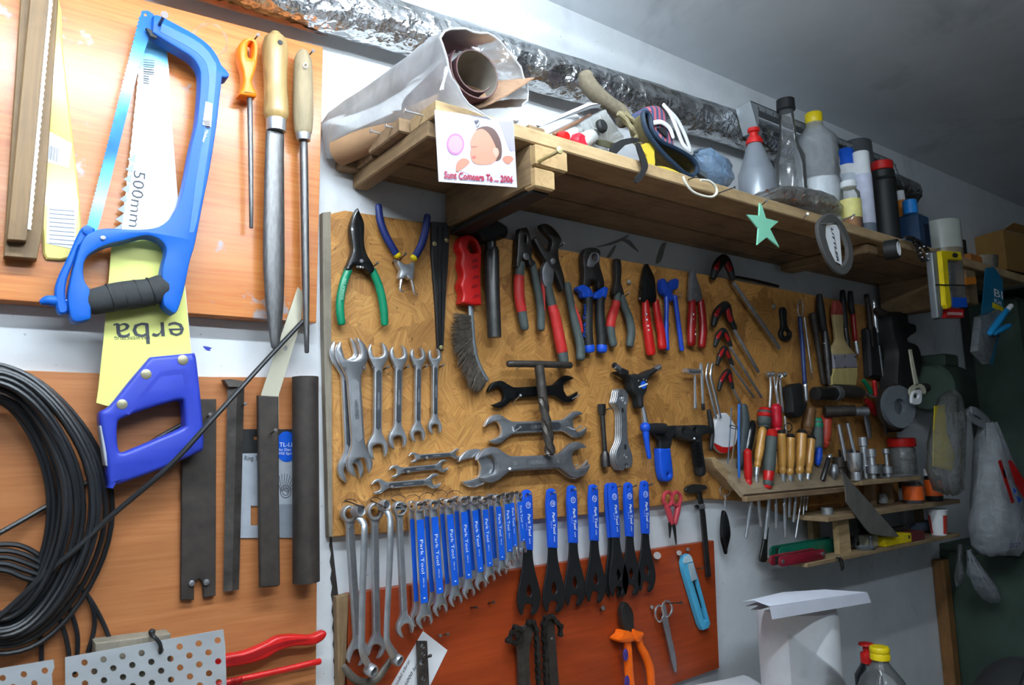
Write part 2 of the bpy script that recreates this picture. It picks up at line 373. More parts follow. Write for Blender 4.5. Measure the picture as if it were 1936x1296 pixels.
def shell(name, alpha, col='#eef2f4', rough=.08, sc=24, bs=.3, milk=.5, dist=.01):
    """thin clear plastic or glass wall: lets most light through, scatters a little, mirrors at its edges"""
    t = NT(name); v = t.coord(); n = t.noise(v, sc, 5, .6, 1.0)
    r = t.n('ShaderNodeMapRange'); r.inputs['From Min'].default_value = .35; r.inputs['From Max'].default_value = .72; r.inputs['To Min'].default_value = alpha*.7; r.inputs['To Max'].default_value = min(1, alpha*1.4)
    t.l(n.outputs['Fac'], r.inputs['Value']); bp = t.n('ShaderNodeBump'); bp.inputs['Strength'].default_value = bs; bp.inputs['Distance'].default_value = dist; t.l(n.outputs['Fac'], bp.inputs['Height'])
    tr = t.n('ShaderNodeBsdfTransparent'); df = t.n('ShaderNodeBsdfDiffuse'); tl = t.n('ShaderNodeBsdfTranslucent'); gl = t.n('ShaderNodeBsdfGlossy'); c = (*lin(col), 1)
    df.inputs['Color'].default_value = c; tl.inputs['Color'].default_value = c; gl.inputs['Roughness'].default_value = rough
    for x in (df, tl, gl): t.l(bp.outputs['Normal'], x.inputs['Normal'])
    m1 = t.n('ShaderNodeMixShader'); m1.inputs[0].default_value = milk; t.l(df.outputs[0], m1.inputs[1]); t.l(tl.outputs[0], m1.inputs[2])
    m2 = t.n('ShaderNodeMixShader'); t.l(r.outputs['Result'], m2.inputs[0]); t.l(tr.outputs[0], m2.inputs[1]); t.l(m1.outputs[0], m2.inputs[2])
    fr = t.n('ShaderNodeFresnel'); fr.inputs['IOR'].default_value = 1.4; t.l(bp.outputs['Normal'], fr.inputs['Normal'])
    m3 = t.n('ShaderNodeMixShader'); t.l(fr.outputs[0], m3.inputs[0]); t.l(m2.outputs[0], m3.inputs[1]); t.l(gl.outputs[0], m3.inputs[2]); t.l(m3.outputs[0], t.o.inputs['Surface']); return t.m
CLEAR = shell('clear_plastic', .26, sc=8, bs=.15); GLASS = shell('clear_glass', .14, sc=6, bs=.05)
# ------------------------------------------------------------------ setting
XL, XR, YF, H = -1.5, 3.55, -3.0, 2.338
struct('wall_back', MB().aabb((XL-.1,0,0),(XR+.1,.12,H)), WALL)
struct('ceiling', MB().aabb((XL-.1,YF-.1,H),(XR+.1,.12,H+.1)), CEIL)
struct('floor', MB().aabb((XL-.1,YF-.1,-.1),(XR+.1,.12,0)), FLOORM)
struct('wall_left', MB().aabb((XL-.1,YF,0),(XL,0,H)), WALL)
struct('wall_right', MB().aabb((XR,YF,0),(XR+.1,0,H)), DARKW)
struct('wall_front', MB().aabb((XL,YF-.1,0),(XR,YF,H)), mat('grey_plaster', '#9b9fa2', .85, var=.15, scale=3))
# two fluorescent tube lamps under the ceiling, above the frame
def tube_mat(name, e):
    m = bpy.data.materials.new(name); m.use_nodes = True; b = m.node_tree.nodes['Principled BSDF']
    b.inputs['Emission Color'].default_value = (.80,.91,1,1); b.inputs['Emission Strength'].default_value = e; b.inputs['Base Color'].default_value = (.9,.9,.9,1); return m
for y, z, x0, x1, e in ((-.60, 2.18, -.45, .85, 122), (-1.22, 2.12, -.40, .80, 92)):
    E_ = mat('white_enamel', '#e6e8ea', .4)
    struct('trim_lamp_housing', MB().aabb((x0-.03,y-.05,z+.03),(x1+.03,y+.05,z+.05)).aabb((x0-.03,y-.02,z+.05),(x1+.03,y+.02,z+.075)), E_)
    struct('trim_lamp_tube', MB().tube([(x0,y,z),(x1,y,z)], .013, 14, ref=(0,0,1)), tube_mat('lamp_tube', e))
    for x in (x0, x1): struct('trim_lamp_socket', MB().aabb((x-.012,y-.016,z-.02),(x+.012,y+.016,z+.03)), E_)
    for x in (x0+.15, x1-.15): struct('trim_lamp_rod', MB().tube([(x,y,z+.07),(x,y,H)], .004, 8), E_)
# camera
cam = bpy.data.cameras.new('camera'); co = bpy.data.objects.new('camera', cam); COL.objects.link(co)
cam.sensor_fit = 'HORIZONTAL'; cam.sensor_width = 23.6; cam.lens = F/1936*23.6; cam.clip_start = .02
co.matrix_world = Matrix.Translation(CAM) @ ROT.to_4x4()
cam.dof.use_dof = True; cam.dof.focus_distance = 1.2; cam.dof.aperture_fstop = 5.6
SC.camera = co
w = bpy.data.worlds.new('world'); SC.world = w; w.use_nodes = True; w.node_tree.nodes['Background'].inputs[0].default_value = (.5,.6,.7,1); w.node_tree.nodes['Background'].inputs[1].default_value = .02
SC.view_settings.view_transform = 'Standard'; SC.view_settings.look = 'None'; SC.view_settings.gamma = 1; SC.view_settings.use_curve_mapping = False; SC.view_settings.exposure = 0.0
# ------------------------------------------------------------------ boards on the wall
OF, TF, LF, RF = -.016, -.03, -.016, -.016       # fronts of strand board, upper board, lower board, red board
def quad(pts, y0, y1, bev=.0008, holes=()): return plate(pts, y0-.001, -.001-y1, holes, 1, bev)
top_board = solo('tool_board', 'upper orange wood-veneer board holding the saws and files', 'board', quad([(-120,-105),(150,-32),(611,89),(598,611),(360,593),(-120,558)], 0, TF), VEN)
low_board = solo('tool_board', 'lower orange wood-veneer board behind the black cable coil', 'board', quad([(-120,694),(180,706),(400,713),(603,714),(597,1350),(-120,1380)], 0, LF), VEN2)
red_board = solo('tool_board', 'red-brown veneer board under the blue cone spanners', 'board', quad([(660,1124),(1057,1066),(1350,1023),(1356,1178),(1360,1264),(1230,1310),(655,1420)], 0, RF), RED)
osb_board = thing('tool_board', 'strand board carrying pliers and spanners under the shelf', 'board', at((1000,1000),0))
part('panel', quad([(626,404),(652,398),(801,421),(1061,472),(1337,520),(1511,553),(1690,588),(1700,960),(1520,985),(1417,949),(1330,944),(1246,957),(1100,975),(982,986),(800,1003),(630,1016)], 0, OF, .0015), OSB, osb_board)
part('edge_strip', quad([(610,402),(626,400),(632,640),(630,1016),(622,1016),(612,640)], 0, OF+.002), GREYW, osb_board, label='weathered grey edge strip')
solo('wood_strip', 'rough chipboard strip at left end of red-brown board', 'strip', quad([(636,1130),(660,1124),(652,1300),(652,1420),(642,1420)], 0, RF+.001), plank('chip_edge', '#5e4a32', '#8a7050', along='Z'))
# toothed blade strip on the wall between the orange and strand boards
pts = [(627,1016),(640,1130),(648,1330),(641,1330)]
a, b = Vector((634,1330)), Vector((610,640))
for i in range(45):
    p = a+(b-a)*(i/44); pts.append((p.x+(0 if i % 2 else 3), p.y))
solo('saw_strip', 'old grey toothed saw blade upright beside the strand board edge', 'saw blade', plate(pts+[(617,640)], 0, .003), BAR)
# insulated pipe under the ceiling
def PZ(x): return 2.108+.05*min(x, 1.4)
def duct():
    rows = []; N = 90; S = 26
    for i in range(N+1):
        x = -.7+i*(2.95/N); z = PZ(x); r = .040
        rows.append([(x, -.046+(r+.002*math.sin(17*x+3*k)+random.uniform(-.0016,.0016))*math.cos(2*math.pi*k/S), z+(r+random.uniform(-.0016,.0016))*math.sin(2*math.pi*k/S)) for k in range(S)])
    return MB().grid(rows, True)
pipe = thing('insulated_pipe', 'foil-wrapped pipe running along the wall under the ceiling', 'pipe', (0,-.046,2.0))
part('foil_wrap', duct(), FOIL, pipe, 60)
rows = []
for i in range(34):
    x = .17+i*.0075; z = PZ(x); a0 = 262+.4*i+random.uniform(-5, 5)+(max(0, i-26)*5)
    rows.append([(x, -.046+(.0435+random.uniform(-.001,.0012))*math.cos(a), z+(.0435+random.uniform(-.001,.001))*math.sin(a)) for a in [math.radians(a0+(316-a0)*k/7) for k in range(8)]])
n = min(len(r) for r in rows); part('torn_kraft_paper', MB().grid([r[:n] for r in rows]), mat('kraft_paper', '#a8692f', .8, 0, .35, 30, .3), pipe, 60, label='torn brown kraft paper')

ring = MB(); ring.tube([at((395+34*math.cos(a)*(1+.05*math.sin(3*a)), 77+32*math.sin(a)), TF-.0002) for a in [2*math.pi*k/40 for k in range(40)]], [.0016+.0012*math.sin(5*k) for k in range(40)], 6, .1, closed=True)
part('ring_stain', ring, mat('stain_brown', '#a9714c', .5, 0, .3, 90), top_board)
stm = mat('grey_smear', '#83817d', .8, 0, .2, 30); sm_ = thing('mortar_smear', 'grey smeared streaks on the white wall under the shelf', 'smear', at((1170,480),0))
for q in (((405,378),(500,350),(600,310),(655,285),(640,310),(560,350),(480,370)), ((595,325),(650,320),(690,360),(730,415),(690,390),(640,350)), ((490,455),(545,370),(560,375),(520,450)), ((850,490),(890,360),(930,345),(920,380),(890,480))):
    part('streak', plate(d1(*q), -.0002, .0004, sm=3), stm, sm_)
# ------------------------------------------------------------------ tools on the two orange boards
# yellow sleeve of saw blades behind the wooden bar
t = thing('saw_blade_packet', 'yellow plastic packet with white barcode labels behind the wooden bar', 'packet', at((85,488),TF))
YP = mat('yellow_film', '#e2d27a', .18, 0, .18, 9, .25, coat=.6)
part('sleeve', plate([(36,-20),(108,-20),(118,80),(133,220),(146,330),(154,425),(150,478),(140,487),(88,490),(80,440),(60,200)], TF-.001, .004, sm=2, bev=.002), YP, t)
LB = mat('white_label', '#dfe3ec', .5, 0, .05, 20)
part('label', plate([(90,247),(136,272),(130,318),(84,305)], TF-.005, .0006), LB, t, label='white barcode label')
part('label', plate([(90,385),(145,387),(142,472),(88,460)], TF-.005, .0006), LB, t, label='white instruction label')
mb = MB()
for i in range(7): plate([(94+i*2.7,275+i),(94+i*2.7+(1.6 if i%2 else .9),275+i),(92+i*2.7+(1.6 if i%2 else .9),301+i),(92+i*2.7,301+i)], TF-.0056, .0003, mb=mb)
for i in range(9): plate([(93,395+i*8),(141,399+i*8),(141,400.5+i*8),(93,396.5+i*8)], TF-.0056, .0003, mb=mb)
part('printed_lines', mb, mat('grey_print', '#6d7280', .6), t, kind='stuff')
# wooden bar with toothed strip
t = thing('wooden_saw_bar', 'pair of worn wooden bars with a toothed metal strip, far left', 'wooden bar', at((40,490),TF))
WB = plank('dark_bar_wood', '#5f4728', '#7d6039', '#4a371b', 'Z', .55)
part('back_bar', plate([(40,-20),(112,-20),(82,430),(70,490),(7,485),(10,430)], TF-.004, .016, bev=.001), WB, t)
part('front_bar', plate([(58,-20),(106,-20),(56,425),(50,456),(13,453),(15,430)], TF-.02, .014, bev=.001), WB, t)
pts = [(100,-20)]
for i in range(80): pts.append((100-43*i/79+(2.5 if i%2 else 0), -20+455*i/79))
for i in range(20): pts.append((52+43*i/19, 433-453*i/19))
part('toothed_strip', plate(pts, TF-.034, .002), CHD, t, label='toothed metal strip')
# handsaw
HY = -.042
t = thing('handsaw', 'handsaw with white and yellow blade and deep blue handle', 'saw', at((285,900),HY))
HB = mat('saw_blade_white', '#e9eef2', .22, .15, .03, 6, coat=.4); HBL = mat('saw_blade_sky', '#79c4ea', .22, .1, .05, 6, coat=.4); HBY = mat('saw_sleeve_yellow', '#dfe07c', .45, 0, .05, 8)
pts = [(279,62),(314,76),(319,130),(326,250),(334,350),(339,400),(344,480),(352,560),(362,668),(362,690)]
teeth = []
a, b = Vector((190,742)), Vector((262,130))
for i in range(90):
    p = a+(b-a)*(i/89); teeth.append((p.x+12*math.sin(math.pi*i/89)*.25+(1.5 if i%2 else 0), p.y))
part('blade', plate(pts+[(230,760),(186,760)]+teeth, HY+.002, .0014, [ell((291,76),5,6,12)]), HB, t)
part('blade_tip', plate([(279,63),(314,77),(318,128),(300,124),(264,132),(268,108)], HY+.0004, .0004, [ell((291,76),5,6,12)]), HBL, t, label='light blue printed blade tip')
part('yellow_sleeve', plate([(212,442),(341,448),(351,560),(364,690),(230,768),(203,768),(182,762),(186,735),(196,640),(205,540)], HY+.0008, .0012), HBY, t, label='yellow paper sleeve')
mb = MB()
for i in range(11):
    y = 112+i*4.3; w = 13 if i < 7 else 7
    plate([(271,y),(271+w*1.6,y+2),(271+w*1.6,y+3.6+(i%3)*.5),(271,y+1.6+(i%3)*.5)], HY+.0000, .0002, mb=mb)
part('barcode', mb, mat('barcode_grey', '#46545e', .6), t)
mb = MB()
for i in range(8):
    x0 = 257-i*3.8; y0 = 290+i*19
    plate([(x0,y0),(x0-2,y0+19),(x0-16,y0+11)], HY+.0006, .0003, mb=mb)
part('tooth_print', mb, mat('grey_blue_print', '#9aa3ad', .6), t, 0)
GP = mat('dark_print', '#3b4046', .6)
text('500mm', (253,322), (243,428), 20, HY+.0003, GP, t, shear=.0)
text('erba', (347,609), (214,612), 40, HY-.0006, GP, t)
text('DAS WERKZEUG', (283,636), (216,637), 6, HY-.0006, GP, t)
hp = [(208,768),(245,722),(285,675,1),(369,667,1),(373,682),(381,755),(386,815),(386,846),(375,857),(300,890),(212,921),(206,915),(200,860),(189,800),(191,778)]
hh = [(223,803),(230,792),(278,774),(318,762),(342,757),(348,764),(350,798),(346,809),(298,830),(255,848),(233,856),(225,850),(222,828)]
part('handle', plate(hp, HY+.010, .024, [hh], sm=3, bev=.005, steps=3), BLUD, t)
part('guard', plate([(188,806),(199,800),(203,860),(204,884),(199,880)], HY+.008, .020, bev=.001), mat('grey_plastic', '#a9adb3', .5), t, label='pale grey guard strip')
part('handle_inlay', plate([(236,782),(302,703),(352,697),(358,722),(350,728),(346,706),(304,712),(244,785)], HY-.0136, .0006), mat('inlay_blue', '#2233a0', .45), t)
for p in ((231,765),(276.5,708),(346,681)):
    part('rivet', disc(p, 9.5, HY-.0135, .0012, bev=.0005), mat('brass_rivet', '#a09a80', .35, .7), t)
nail(top_board, (290,70), (311,28), TF, .075, .0022)
# hacksaw
SY = -.062
t = thing('hacksaw', 'blue hacksaw with black foam grip hanging over the handsaw', 'hacksaw', at((230,600),SY))
outer = [(290,28,1),(300,27),(332,43),(368,63),(395,83),(411,103),(420,122,1),(434,138),(431,146),(421,146,1),(416,186),(411,232),(403,285),(395,332),(386,375),(376,428),(368,467),(360,493),(352,533),(343,569),(334,591),(323,590),(309,575),(308,548,1),(306,512,1),(309,497),(314,478),(312,465),(302,453),(282,446),(262,448),(232,456),(206,462),(179,474),(163,488),(158,510),(161,532),(170,545,1),(173,597),(163,606),(142,609),(133,597),(128,563),(133,530),(141,497),(149,470),(160,447),(178,436),(205,431),(262,433),(300,428),(322,412),(335,392),(342,375),(352,330),(362,275),(372,232),(377,186),(379,146),(377,129),(365,110),(345,96),(318,80),(302,70),(288,60,1)]
part('frame', plate(outer, SY+.011, .022, sm=3, bev=.0035, steps=2), BLUH, t)
part('frame_channel', plate([(305,44,1),(366,74),(392,95),(404,114),(409,126),(405,186),(393,290),(376,400),(366,440,1),(358,440,1),(372,330),(388,232),(395,160),(393,130),(385,112),(362,92),(303,60,1)], SY-.0108, .0007, sm=3), mat('blue_channel', '#1a62c4', .35), t, label='recessed blue channel')
P = [(309,543),(285,552),(262,556),(240,559),(218,562),(196,567),(171,572)]
g = wtube(P, SY, [24,25.5,27,27.5,27,25.5,24], 8, 16, .8)
part('grip', g, mat('foam_grip', '#2b2d2e', .8, 0, .2, 90, .4), t, label='black foam grip')
mb = MB()
for i, q in enumerate(((208,564),(234,560),(260,556),(285,552))):
    c = at(q, SY); r = 27.3*mp(q, SY); dr = (at((300,546),SY)-at((180,571),SY)).normalized()
    mb.lathe([(r*.985,-.0009),(r*1.012,-.0004),(r*1.012,.0004),(r*.985,.0009)], c, dr, 20, sref=None)
    for k in range(len(mb.v)-80, len(mb.v)): mb.v[k].y = SY+(mb.v[k].y-SY)*.8
part('grip_ring', mb, BLK, t)
part('tension_lever', plate([(151,435),(165,429),(180,433),(168,452),(150,466),(141,493),(127,528),(124,562),(130,578),(127,591),(110,591),(104,553),(110,524),(131,480)], SY+.008, .014, sm=3, bev=.002), BLUH, t)
part('wing_nut', wtube([(79,572),(90,569),(104,570)], SY, [6,10,11], 3, 12), BLUH, t)
part('tension_screw', wtube([(100,570),(140,569)], SY, 3.5, 1), CHR, t)
part('pivot', disc((166,435), 9, SY-.006, .003, bev=.001), BLUH, t)
part('pivot', disc((195,450), 4, SY-.011, .002, bev=.0005), CHR, t, label='small steel pin')
pts = []
a, b = Vector((160,440)), Vector((263,30))
for i in range(110):
    p = a+(b-a)*(i/109); pts.append((p.x+(2.6 if i%2 else 0), p.y))
part('blade', plate([(268,20),(280,20),(291,27),(289,50),(262,130),(236,232),(212,330),(194,400),(183,440)]+pts, SY+.001, .0012, [ell((275,28),3,3,8)]), mat('blade_blue_steel', '#3f7fcb', .15, .55, .1, 20), t, label='blue steel hacksaw blade')
part('end_clip', plate([(276,52),(300,62),(296,72),(285,68)], SY-.002, .006), BLK, t)
part('sticker', plate([(389,192),(402,196),(399,240),(383,236)], SY-.0118, .0005), LB, t, label='white rounded sticker')
mb = MB()
for i in range(5): plate([(384+i*1.3,228+i*3),(397,229+i*3),(397,230.4+i*3),(384+i*1.3,229.6+i*3)], SY-.0124, .0002, mb=mb)
part('barcode', mb, INK, t)
text('Hacksaw', (389,246), (382,268), 5, SY-.0124, WHT, t)
# small orange-handled file
FY = TF-.02
t = thing('round_file', 'thin round file with short orange plastic handle', 'file', at((472,430),FY))
part('handle', plate([(453,86),(459,75),(470,70),(482,74),(488,86),(488,113),(483,136),(478,156),(487,176),(484,183,1),(453,178,1),(461,156),(460,133),(454,110)], FY+.009, .018, [[(470,84),(476,78),(480,86),(478,106),(474,108),(470,104)]], sm=3, bev=.005, steps=3), ORG, t)
part('file_rod', wtube([(472,180),(474,300),(475,430)], FY, [5,4.6,3.6], 2), FILE, t)
nail(top_board, (477,80), (488,66), TF, .035, .0012)
# big half-round file
t = thing('half_round_file', 'large half-round file with varnished wooden handle and steel ferrule', 'file', at((519,658),FY))
wpts = [(521,66),(521,76),(520,95),(520,130),(521,165),(522,195),(522,216),(522,226)]
part('handle', wtube(wpts, FY-.004, [10,20,23,21,20,21.5,22,18], 4, 18), WOODH, t)
part('ferrule', wtube([(522,226),(522,249)], FY-.004, [17.5,17], 1, 18, ends=False), CHD, t)
part('file_body', wtube([(520,246),(520,252),(519,300),(518,420),(518,500),(519,570),(520,620),(520,656)], FY-.002, [9,16.5,17.5,19.5,20,17.5,12.5,7.5], 3, 14, .5), FILE, t)
part('nail_hole', disc((530,80), 4.5, FY-.022, .0012), BLK, t)
# round file
t = thing('round_file', 'long round file with worn grey wooden handle', 'file', at((579,665),FY))
part('handle', wtube([(573,100),(573,112),(573,135),(573,170),(573,205),(573,228),(573,250)], FY-.002, [9,15,16.5,17.5,18,17.5,15.5], 4, 16), WOODR, t)
part('ferrule', wtube([(573,248),(574,266)], FY-.002, [14.5,12], 1, 16, ends=False), CHD, t)
part('file_rod', wtube([(574,266),(576,400),(578,540),(580,666)], FY, [7.2,7.5,7,4.2], 3, 12), FILE, t)
part('eyelet', MB().tube([at(q, FY-.0185) for q in ell((577.5,123.5),4,4.5,12)], .0009, 6, closed=True), CHD, t)
nail(top_board, (579,110), (592,96), TF, .045, .0013)
# slanting pale steel strip
t = solo('hacksaw_blade_blank', 'pale bare steel strip slanting behind the black bars', 'steel strip', plate([(563,543),(572,552),(570,600),(561,636),(527,747),(527,800),(493,800),(494,745),(531,636)], LF-.0175, .0014, [ell((539.5,658.5),4,5,12),ell((572.5,560),2.5,4,8)][:1]), mat('pale_steel', '#c9c4ae', .4, .35, .08, 15))
# package card
CY0 = LF-.001
t = thing('tool_card', 'grey and black tool packaging card behind the steel bars', 'card', at((500,1020),CY0))
part('card', plate([(432,812),(575,812),(575,1017),(434,1018),(428,1010)], CY0, .0012, [[(474,957),(489,957),(489,994),(474,994)],[(480,824),(492,823),(492,831),(480,832)]]), mat('card_grey', '#a3a8b0', .5), t)
part('card_header', plate([(432,812),(575,812),(575,856),(432,858)], CY0-.0012, .0003, [[(480,824),(492,823),(492,831),(480,832)]]), BLK, t, label='black card header')
part('logo_oval', plate(ell((542,845),21,29,24), CY0-.0015, .0003), BLU, t, label='blue oval')
part('card_footer', plate([(520,954),(575,954),(575,1016),(520,1016)], CY0-.0012, .0003), mat('card_grey_dark', '#7f858d', .5), t)
text('TL-LR1', (528,845), (560,845), 8, CY0-.002, WHT, t); text('for Disc Rot', (527,853), (562,853), 5, CY0-.002, WHT, t); text('HG Sproc', (527,860), (558,860), 5, CY0-.002, WHT, t)
text('Ring Tool', (462,871), (500,871), 9, CY0-.0014, INK, t)
mb = MB()
for i in range(9):
    a = math.radians(-20-i*14); mb.tube([at((536+7*math.cos(a),935+6*math.sin(a)),CY0-.0016), at((538+22*math.cos(a),930+34*math.sin(a)),CY0-.0016)], .0004, 4)
for r in (6, 10): mb.tube([at(q,CY0-.0016) for q in ell((540,930),r,r*1.2,14)], .0004, 4, closed=True)
part('line_drawing', mb, GP, t)
# four black bars
t = thing('steel_bar', 'flat black steel plate with a notched lower end', 'steel bar', at((376,1135),LF))
part('bar', plate([(345,755),(409,755),(408,1127),(385,1131),(384,1107),(381,1099),(376,1095),(371,1098),(367,1107),(367,1135),(342,1135)], LF-.002, .006, bev=.0008), BAR, t)
for p in ((363,1104),(391,1102)):
    part('screw', disc(p, 6, LF-.008, .003, bev=.0012), STEEL, t)
nail(low_board, (390,790), (397,784), LF, .03)
t = solo('steel_bar', 'narrow ridged black bar with a flattened mushroomed top', 'steel bar', wtube([(437,1117),(446,735)], LF-.008, [15,15.5], 1, 4, .45, ends=False, mb=plate([(422,718),(436,717),(462,721),(456,727),(462,733),(433,733)], LF-.004, .012, bev=.001)), RUST)
o = thing('steel_bar', 'plain flat black bar between the ridged bar and the black tube', 'steel bar', at((510,1110),LF))
part('bar', plate([(488,748),(527,750),(528,930),(530,1106),(526,1110),(492,1112),(490,930)], LF-.016, .007, bev=.0015), BAR, o)
nail(low_board, (455,771), (464,764), LF, .03); nail(low_board, (506,824), (521,814), LF, .05)
tb = MB(); a, b = at((579,1101), LF-.02), at((577,713), LF-.02); r = 25*mp((578,900), LF-.02)
tb.lathe([(r*.86,.01),(r*.86,0),(r,0),(r,(b-a).length),(r*.86,(b-a).length),(r*.86,(b-a).length-.02)], a, b-a, 28)
solo('steel_tube', 'thick black steel tube at right edge of lower orange board', 'steel tube', tb, BAR)
# black cable coil
t = thing('cable_coil', 'coil of black bicycle cable hanging on the lower orange board', 'cable', at((60,1235),LF))
mb = MB()
for i in range(15):
    k = i/14; j = lambda s: random.uniform(-s, s)
    cx, cy = -12+j(8), 958+j(6); rx, ry = 102+108*k+j(5), 200+72*k+j(5); th0 = j(.25)
    yy = LF-.010-.028*math.sin(math.pi*k)-random.uniform(0,.012)
    P = [at((cx+rx*math.cos(a)*(1+.05*math.cos(3*a+th0)), cy+ry*math.sin(a)*(1+.03*math.sin(2*a+th0))), yy+.006*math.sin(2*a+i)) for a in [2*math.pi*q/56 for q in range(56)]]
    mb.tube(P, .0031, 8, closed=True)
part('loops', mb, CABLE, t)
mb = MB()
for i in range(5):
    o = i*12; mb.tube(cr3([at(p, LF-.01-.003*i) for p in ((-90,1040+o),(0,1030+o),(45,1035+o*1.2),(85,1060+o*.9),(108,1088+o*.5),(122,1112+o*.3))], 6), .003, 7)
part('inner_strands', mb, CABLE, t)
for P in (((140,1105),(160,1120),(180,1150),(200,1190),(212,1225)), ((120,1130),(135,1160),(146,1200),(146,1240),(140,1275)), ((160,1120),(176,1150),(178,1190),(166,1235)), ((98,1140),(120,1190),(130,1235),(130,1270)), ((70,1180),(78,1220),(78,1262))):
    part('hanging_end', MB().tube(cr3([at(p, LF-.006) for p in P], 6), .0026, 8), CABLE, t)
part('cable_end', MB().tube(cr3([at(p, y) for p, y in (((573,607),-.046),((500,685),-.055),((450,740),-.07),((400,795),-.078),((320,882),-.078),((212,975),-.066),((150,1033),-.064),((80,1092),-.062),((0,1165),-.06),((-80,1220),-.06))], 7), .0033, 9), CABLE, t, label='straight loose cable end')
part('cable_end', MB().tube(cr3([at(p, y) for p, y in (((-60,1040),-.03),((0,1008),-.03),((90,957),-.022),((220,880),-.022),((300,828),-.022),((349,801),-.024))], 6), .003, 8), CABLE, t, label='cable end behind the handsaw')
# perforated sheets
def perforated(name, label, poly, origin, A, B, rng, rp, yb, th):
    holes = []
    P = [Vector(p) for p in poly]
    for i in range(*rng[0]):
        for k in range(*rng[1]):
            c = Vector(origin)+Vector(A)*i+Vector(B)*k
            ok = True
            for q in range(len(P)):
                a, b = P[q], P[(q+1)%len(P)]; e = (b-a).normalized(); d = (c-a).x*e.y-(c-a).y*e.x
                if -d < rp*1.35: ok = False
            if ok: holes.append(ell(c, rp, rp, 12))
    return solo(name, label, 'perforated sheet', plate(poly, yb, th, holes), mat('perforated_alu', '#c9ced2', .38, .45, .08, 12, stretch=(1,1,4)), smooth=25)
perforated('perforated_sheet', 'large perforated metal sheet strapped with a black cable tie', [(123,1244),(422,1191),(426,1222),(430,1350),(124,1350)], (159.8,1253.7), (36,-6), (18.5,16.8), ((-8,14),(0,8)), 6.3, -.058, .0015)
perforated('perforated_sheet', 'small perforated metal sheet in the bottom left corner', [(-60,1275),(101,1248),(103,1262),(98,1275),(103,1350),(-60,1350)], (5,1283), (40,-7), (20,17), ((-4,6),(-2,6)), 6.3, -.058, .0015)
solo('wood_offcut', 'flat wood offcut peeping out behind the large perforated sheet', 'wood', plate([(180,1217),(323,1199),(324,1330),(182,1330)], LF-.004, .03, bev=.001), GREYW)
t = solo('cable_tie', 'black cable tie looped through the large perforated sheet', 'cable tie', MB().tube(cr3([at(p, y) for p, y in (((286,1196),-.05),((290,1203),-.062),((302,1217),-.064),((304,1232),-.062),((300,1240),-.055))], 5), .0022, 6, .5).ball(at((287,1196),-.05), .004), BLK)
t = thing('red_pliers', 'two red plier handles sticking out behind the perforated sheet', 'pliers', at((520,1290),LF))
h = c3((1200,1150),(1265,1130),(1380,1110),(1500,1060),(1560,1027),(1640,1016),(1750,1020),(1790,1006),(1825,993),(1840,1010),(1820,1045),(1760,1075),(1650,1082),(1560,1112),(1500,1150),(1400,1180),(1265,1205),(1200,1220))
part('handle', plate(h, LF-.012, .012, sm=3, bev=.004, steps=3), REDP, t)
part('handle_inlay', plate(c3((1280,1150),(1400,1122),(1520,1075),(1650,1040),(1740,1040),(1640,1062),(1540,1095),(1440,1145),(1290,1180)), LF-.0235, .001, sm=3), REDD, t)
part('handle', wtube(c3((1200,1300),(1310,1272),(1500,1232),(1795,1163)), LF-.02, 6.2, 3, 12), REDP, t)
mb = MB()
for i in range(6): 
    q = c3((1300+i*11,1280-i*2.4))[0]; mb.lathe([(.0045,-.0012),(.0056,0),(.0045,.0012)], at(q, LF-.02), at(c3((1500,1232))[0],LF-.02)-at(c3((1310,1272))[0],LF-.02), 12)
part('thread', mb, REDD, t)
solo('paint_mark', 'small blue paint dab on the white wall between the orange boards', 'paint mark', plate(c2((1158,678),(1180,680),(1195,684),(1208,690),(1195,696),(1200,704),(1180,702),(1165,690)), 0, .0004, sm=3), BLUD)
# ------------------------------------------------------------------ tools on the strand board
def open_head(R, hw, w, tau, depth=.22, elong=.18, neck=1.75, box=False):
    """outline pieces of a spanner head at the origin, handle coming from -u; CCW from lower to upper joint"""
    al = math.asin(min(.95, w/R)); P = [(-neck*R, -hw), (-1.25*R, -hw*1.08)]
    a0, a1 = -math.radians(132), tau-al*.78; n = 9
    for i in range(n+1):
        a = a0+(a1-a0)*i/n; r = R*(1+elong*max(0, math.cos(a-tau))); P.append((r*math.cos(a), r*math.sin(a)))
    def loc(x, y): return (x*math.cos(tau)-y*math.sin(tau), x*math.sin(tau)+y*math.cos(tau))
    P += [loc(.62*R, -w), loc(0, -w), loc(-depth*R*.8, -w*.72), loc(-depth*R*1.3, 0), loc(-depth*R*.8, w*.72), loc(0, w), loc(.62*R, w)]
    a0, a1 = tau+al*.78, math.radians(132)
    for i in range(n+1):
        a = a0+(a1-a0)*i/n; r = R*(1+elong*max(0, math.cos(a-tau))); P.append((r*math.cos(a), r*math.sin(a)))
    return P+[(-1.25*R, hw*1.08), (-neck*R, hw)]
def ring_head(R, hw, neck=1.5):
    P = [(-neck*R, -hw)]
    for i in range(17):
        a = math.radians(-140+280*i/16); P.append((R*math.cos(a), R*math.sin(a)))
    return P+[(-neck*R, hw)]
def frame2(a, b):
    u = Vector((b.x-a.x, b.z-a.z)); L = u.length; u.normalize(); return Vector((a.x, a.z)), u, Vector((-u.y, u.x)), L
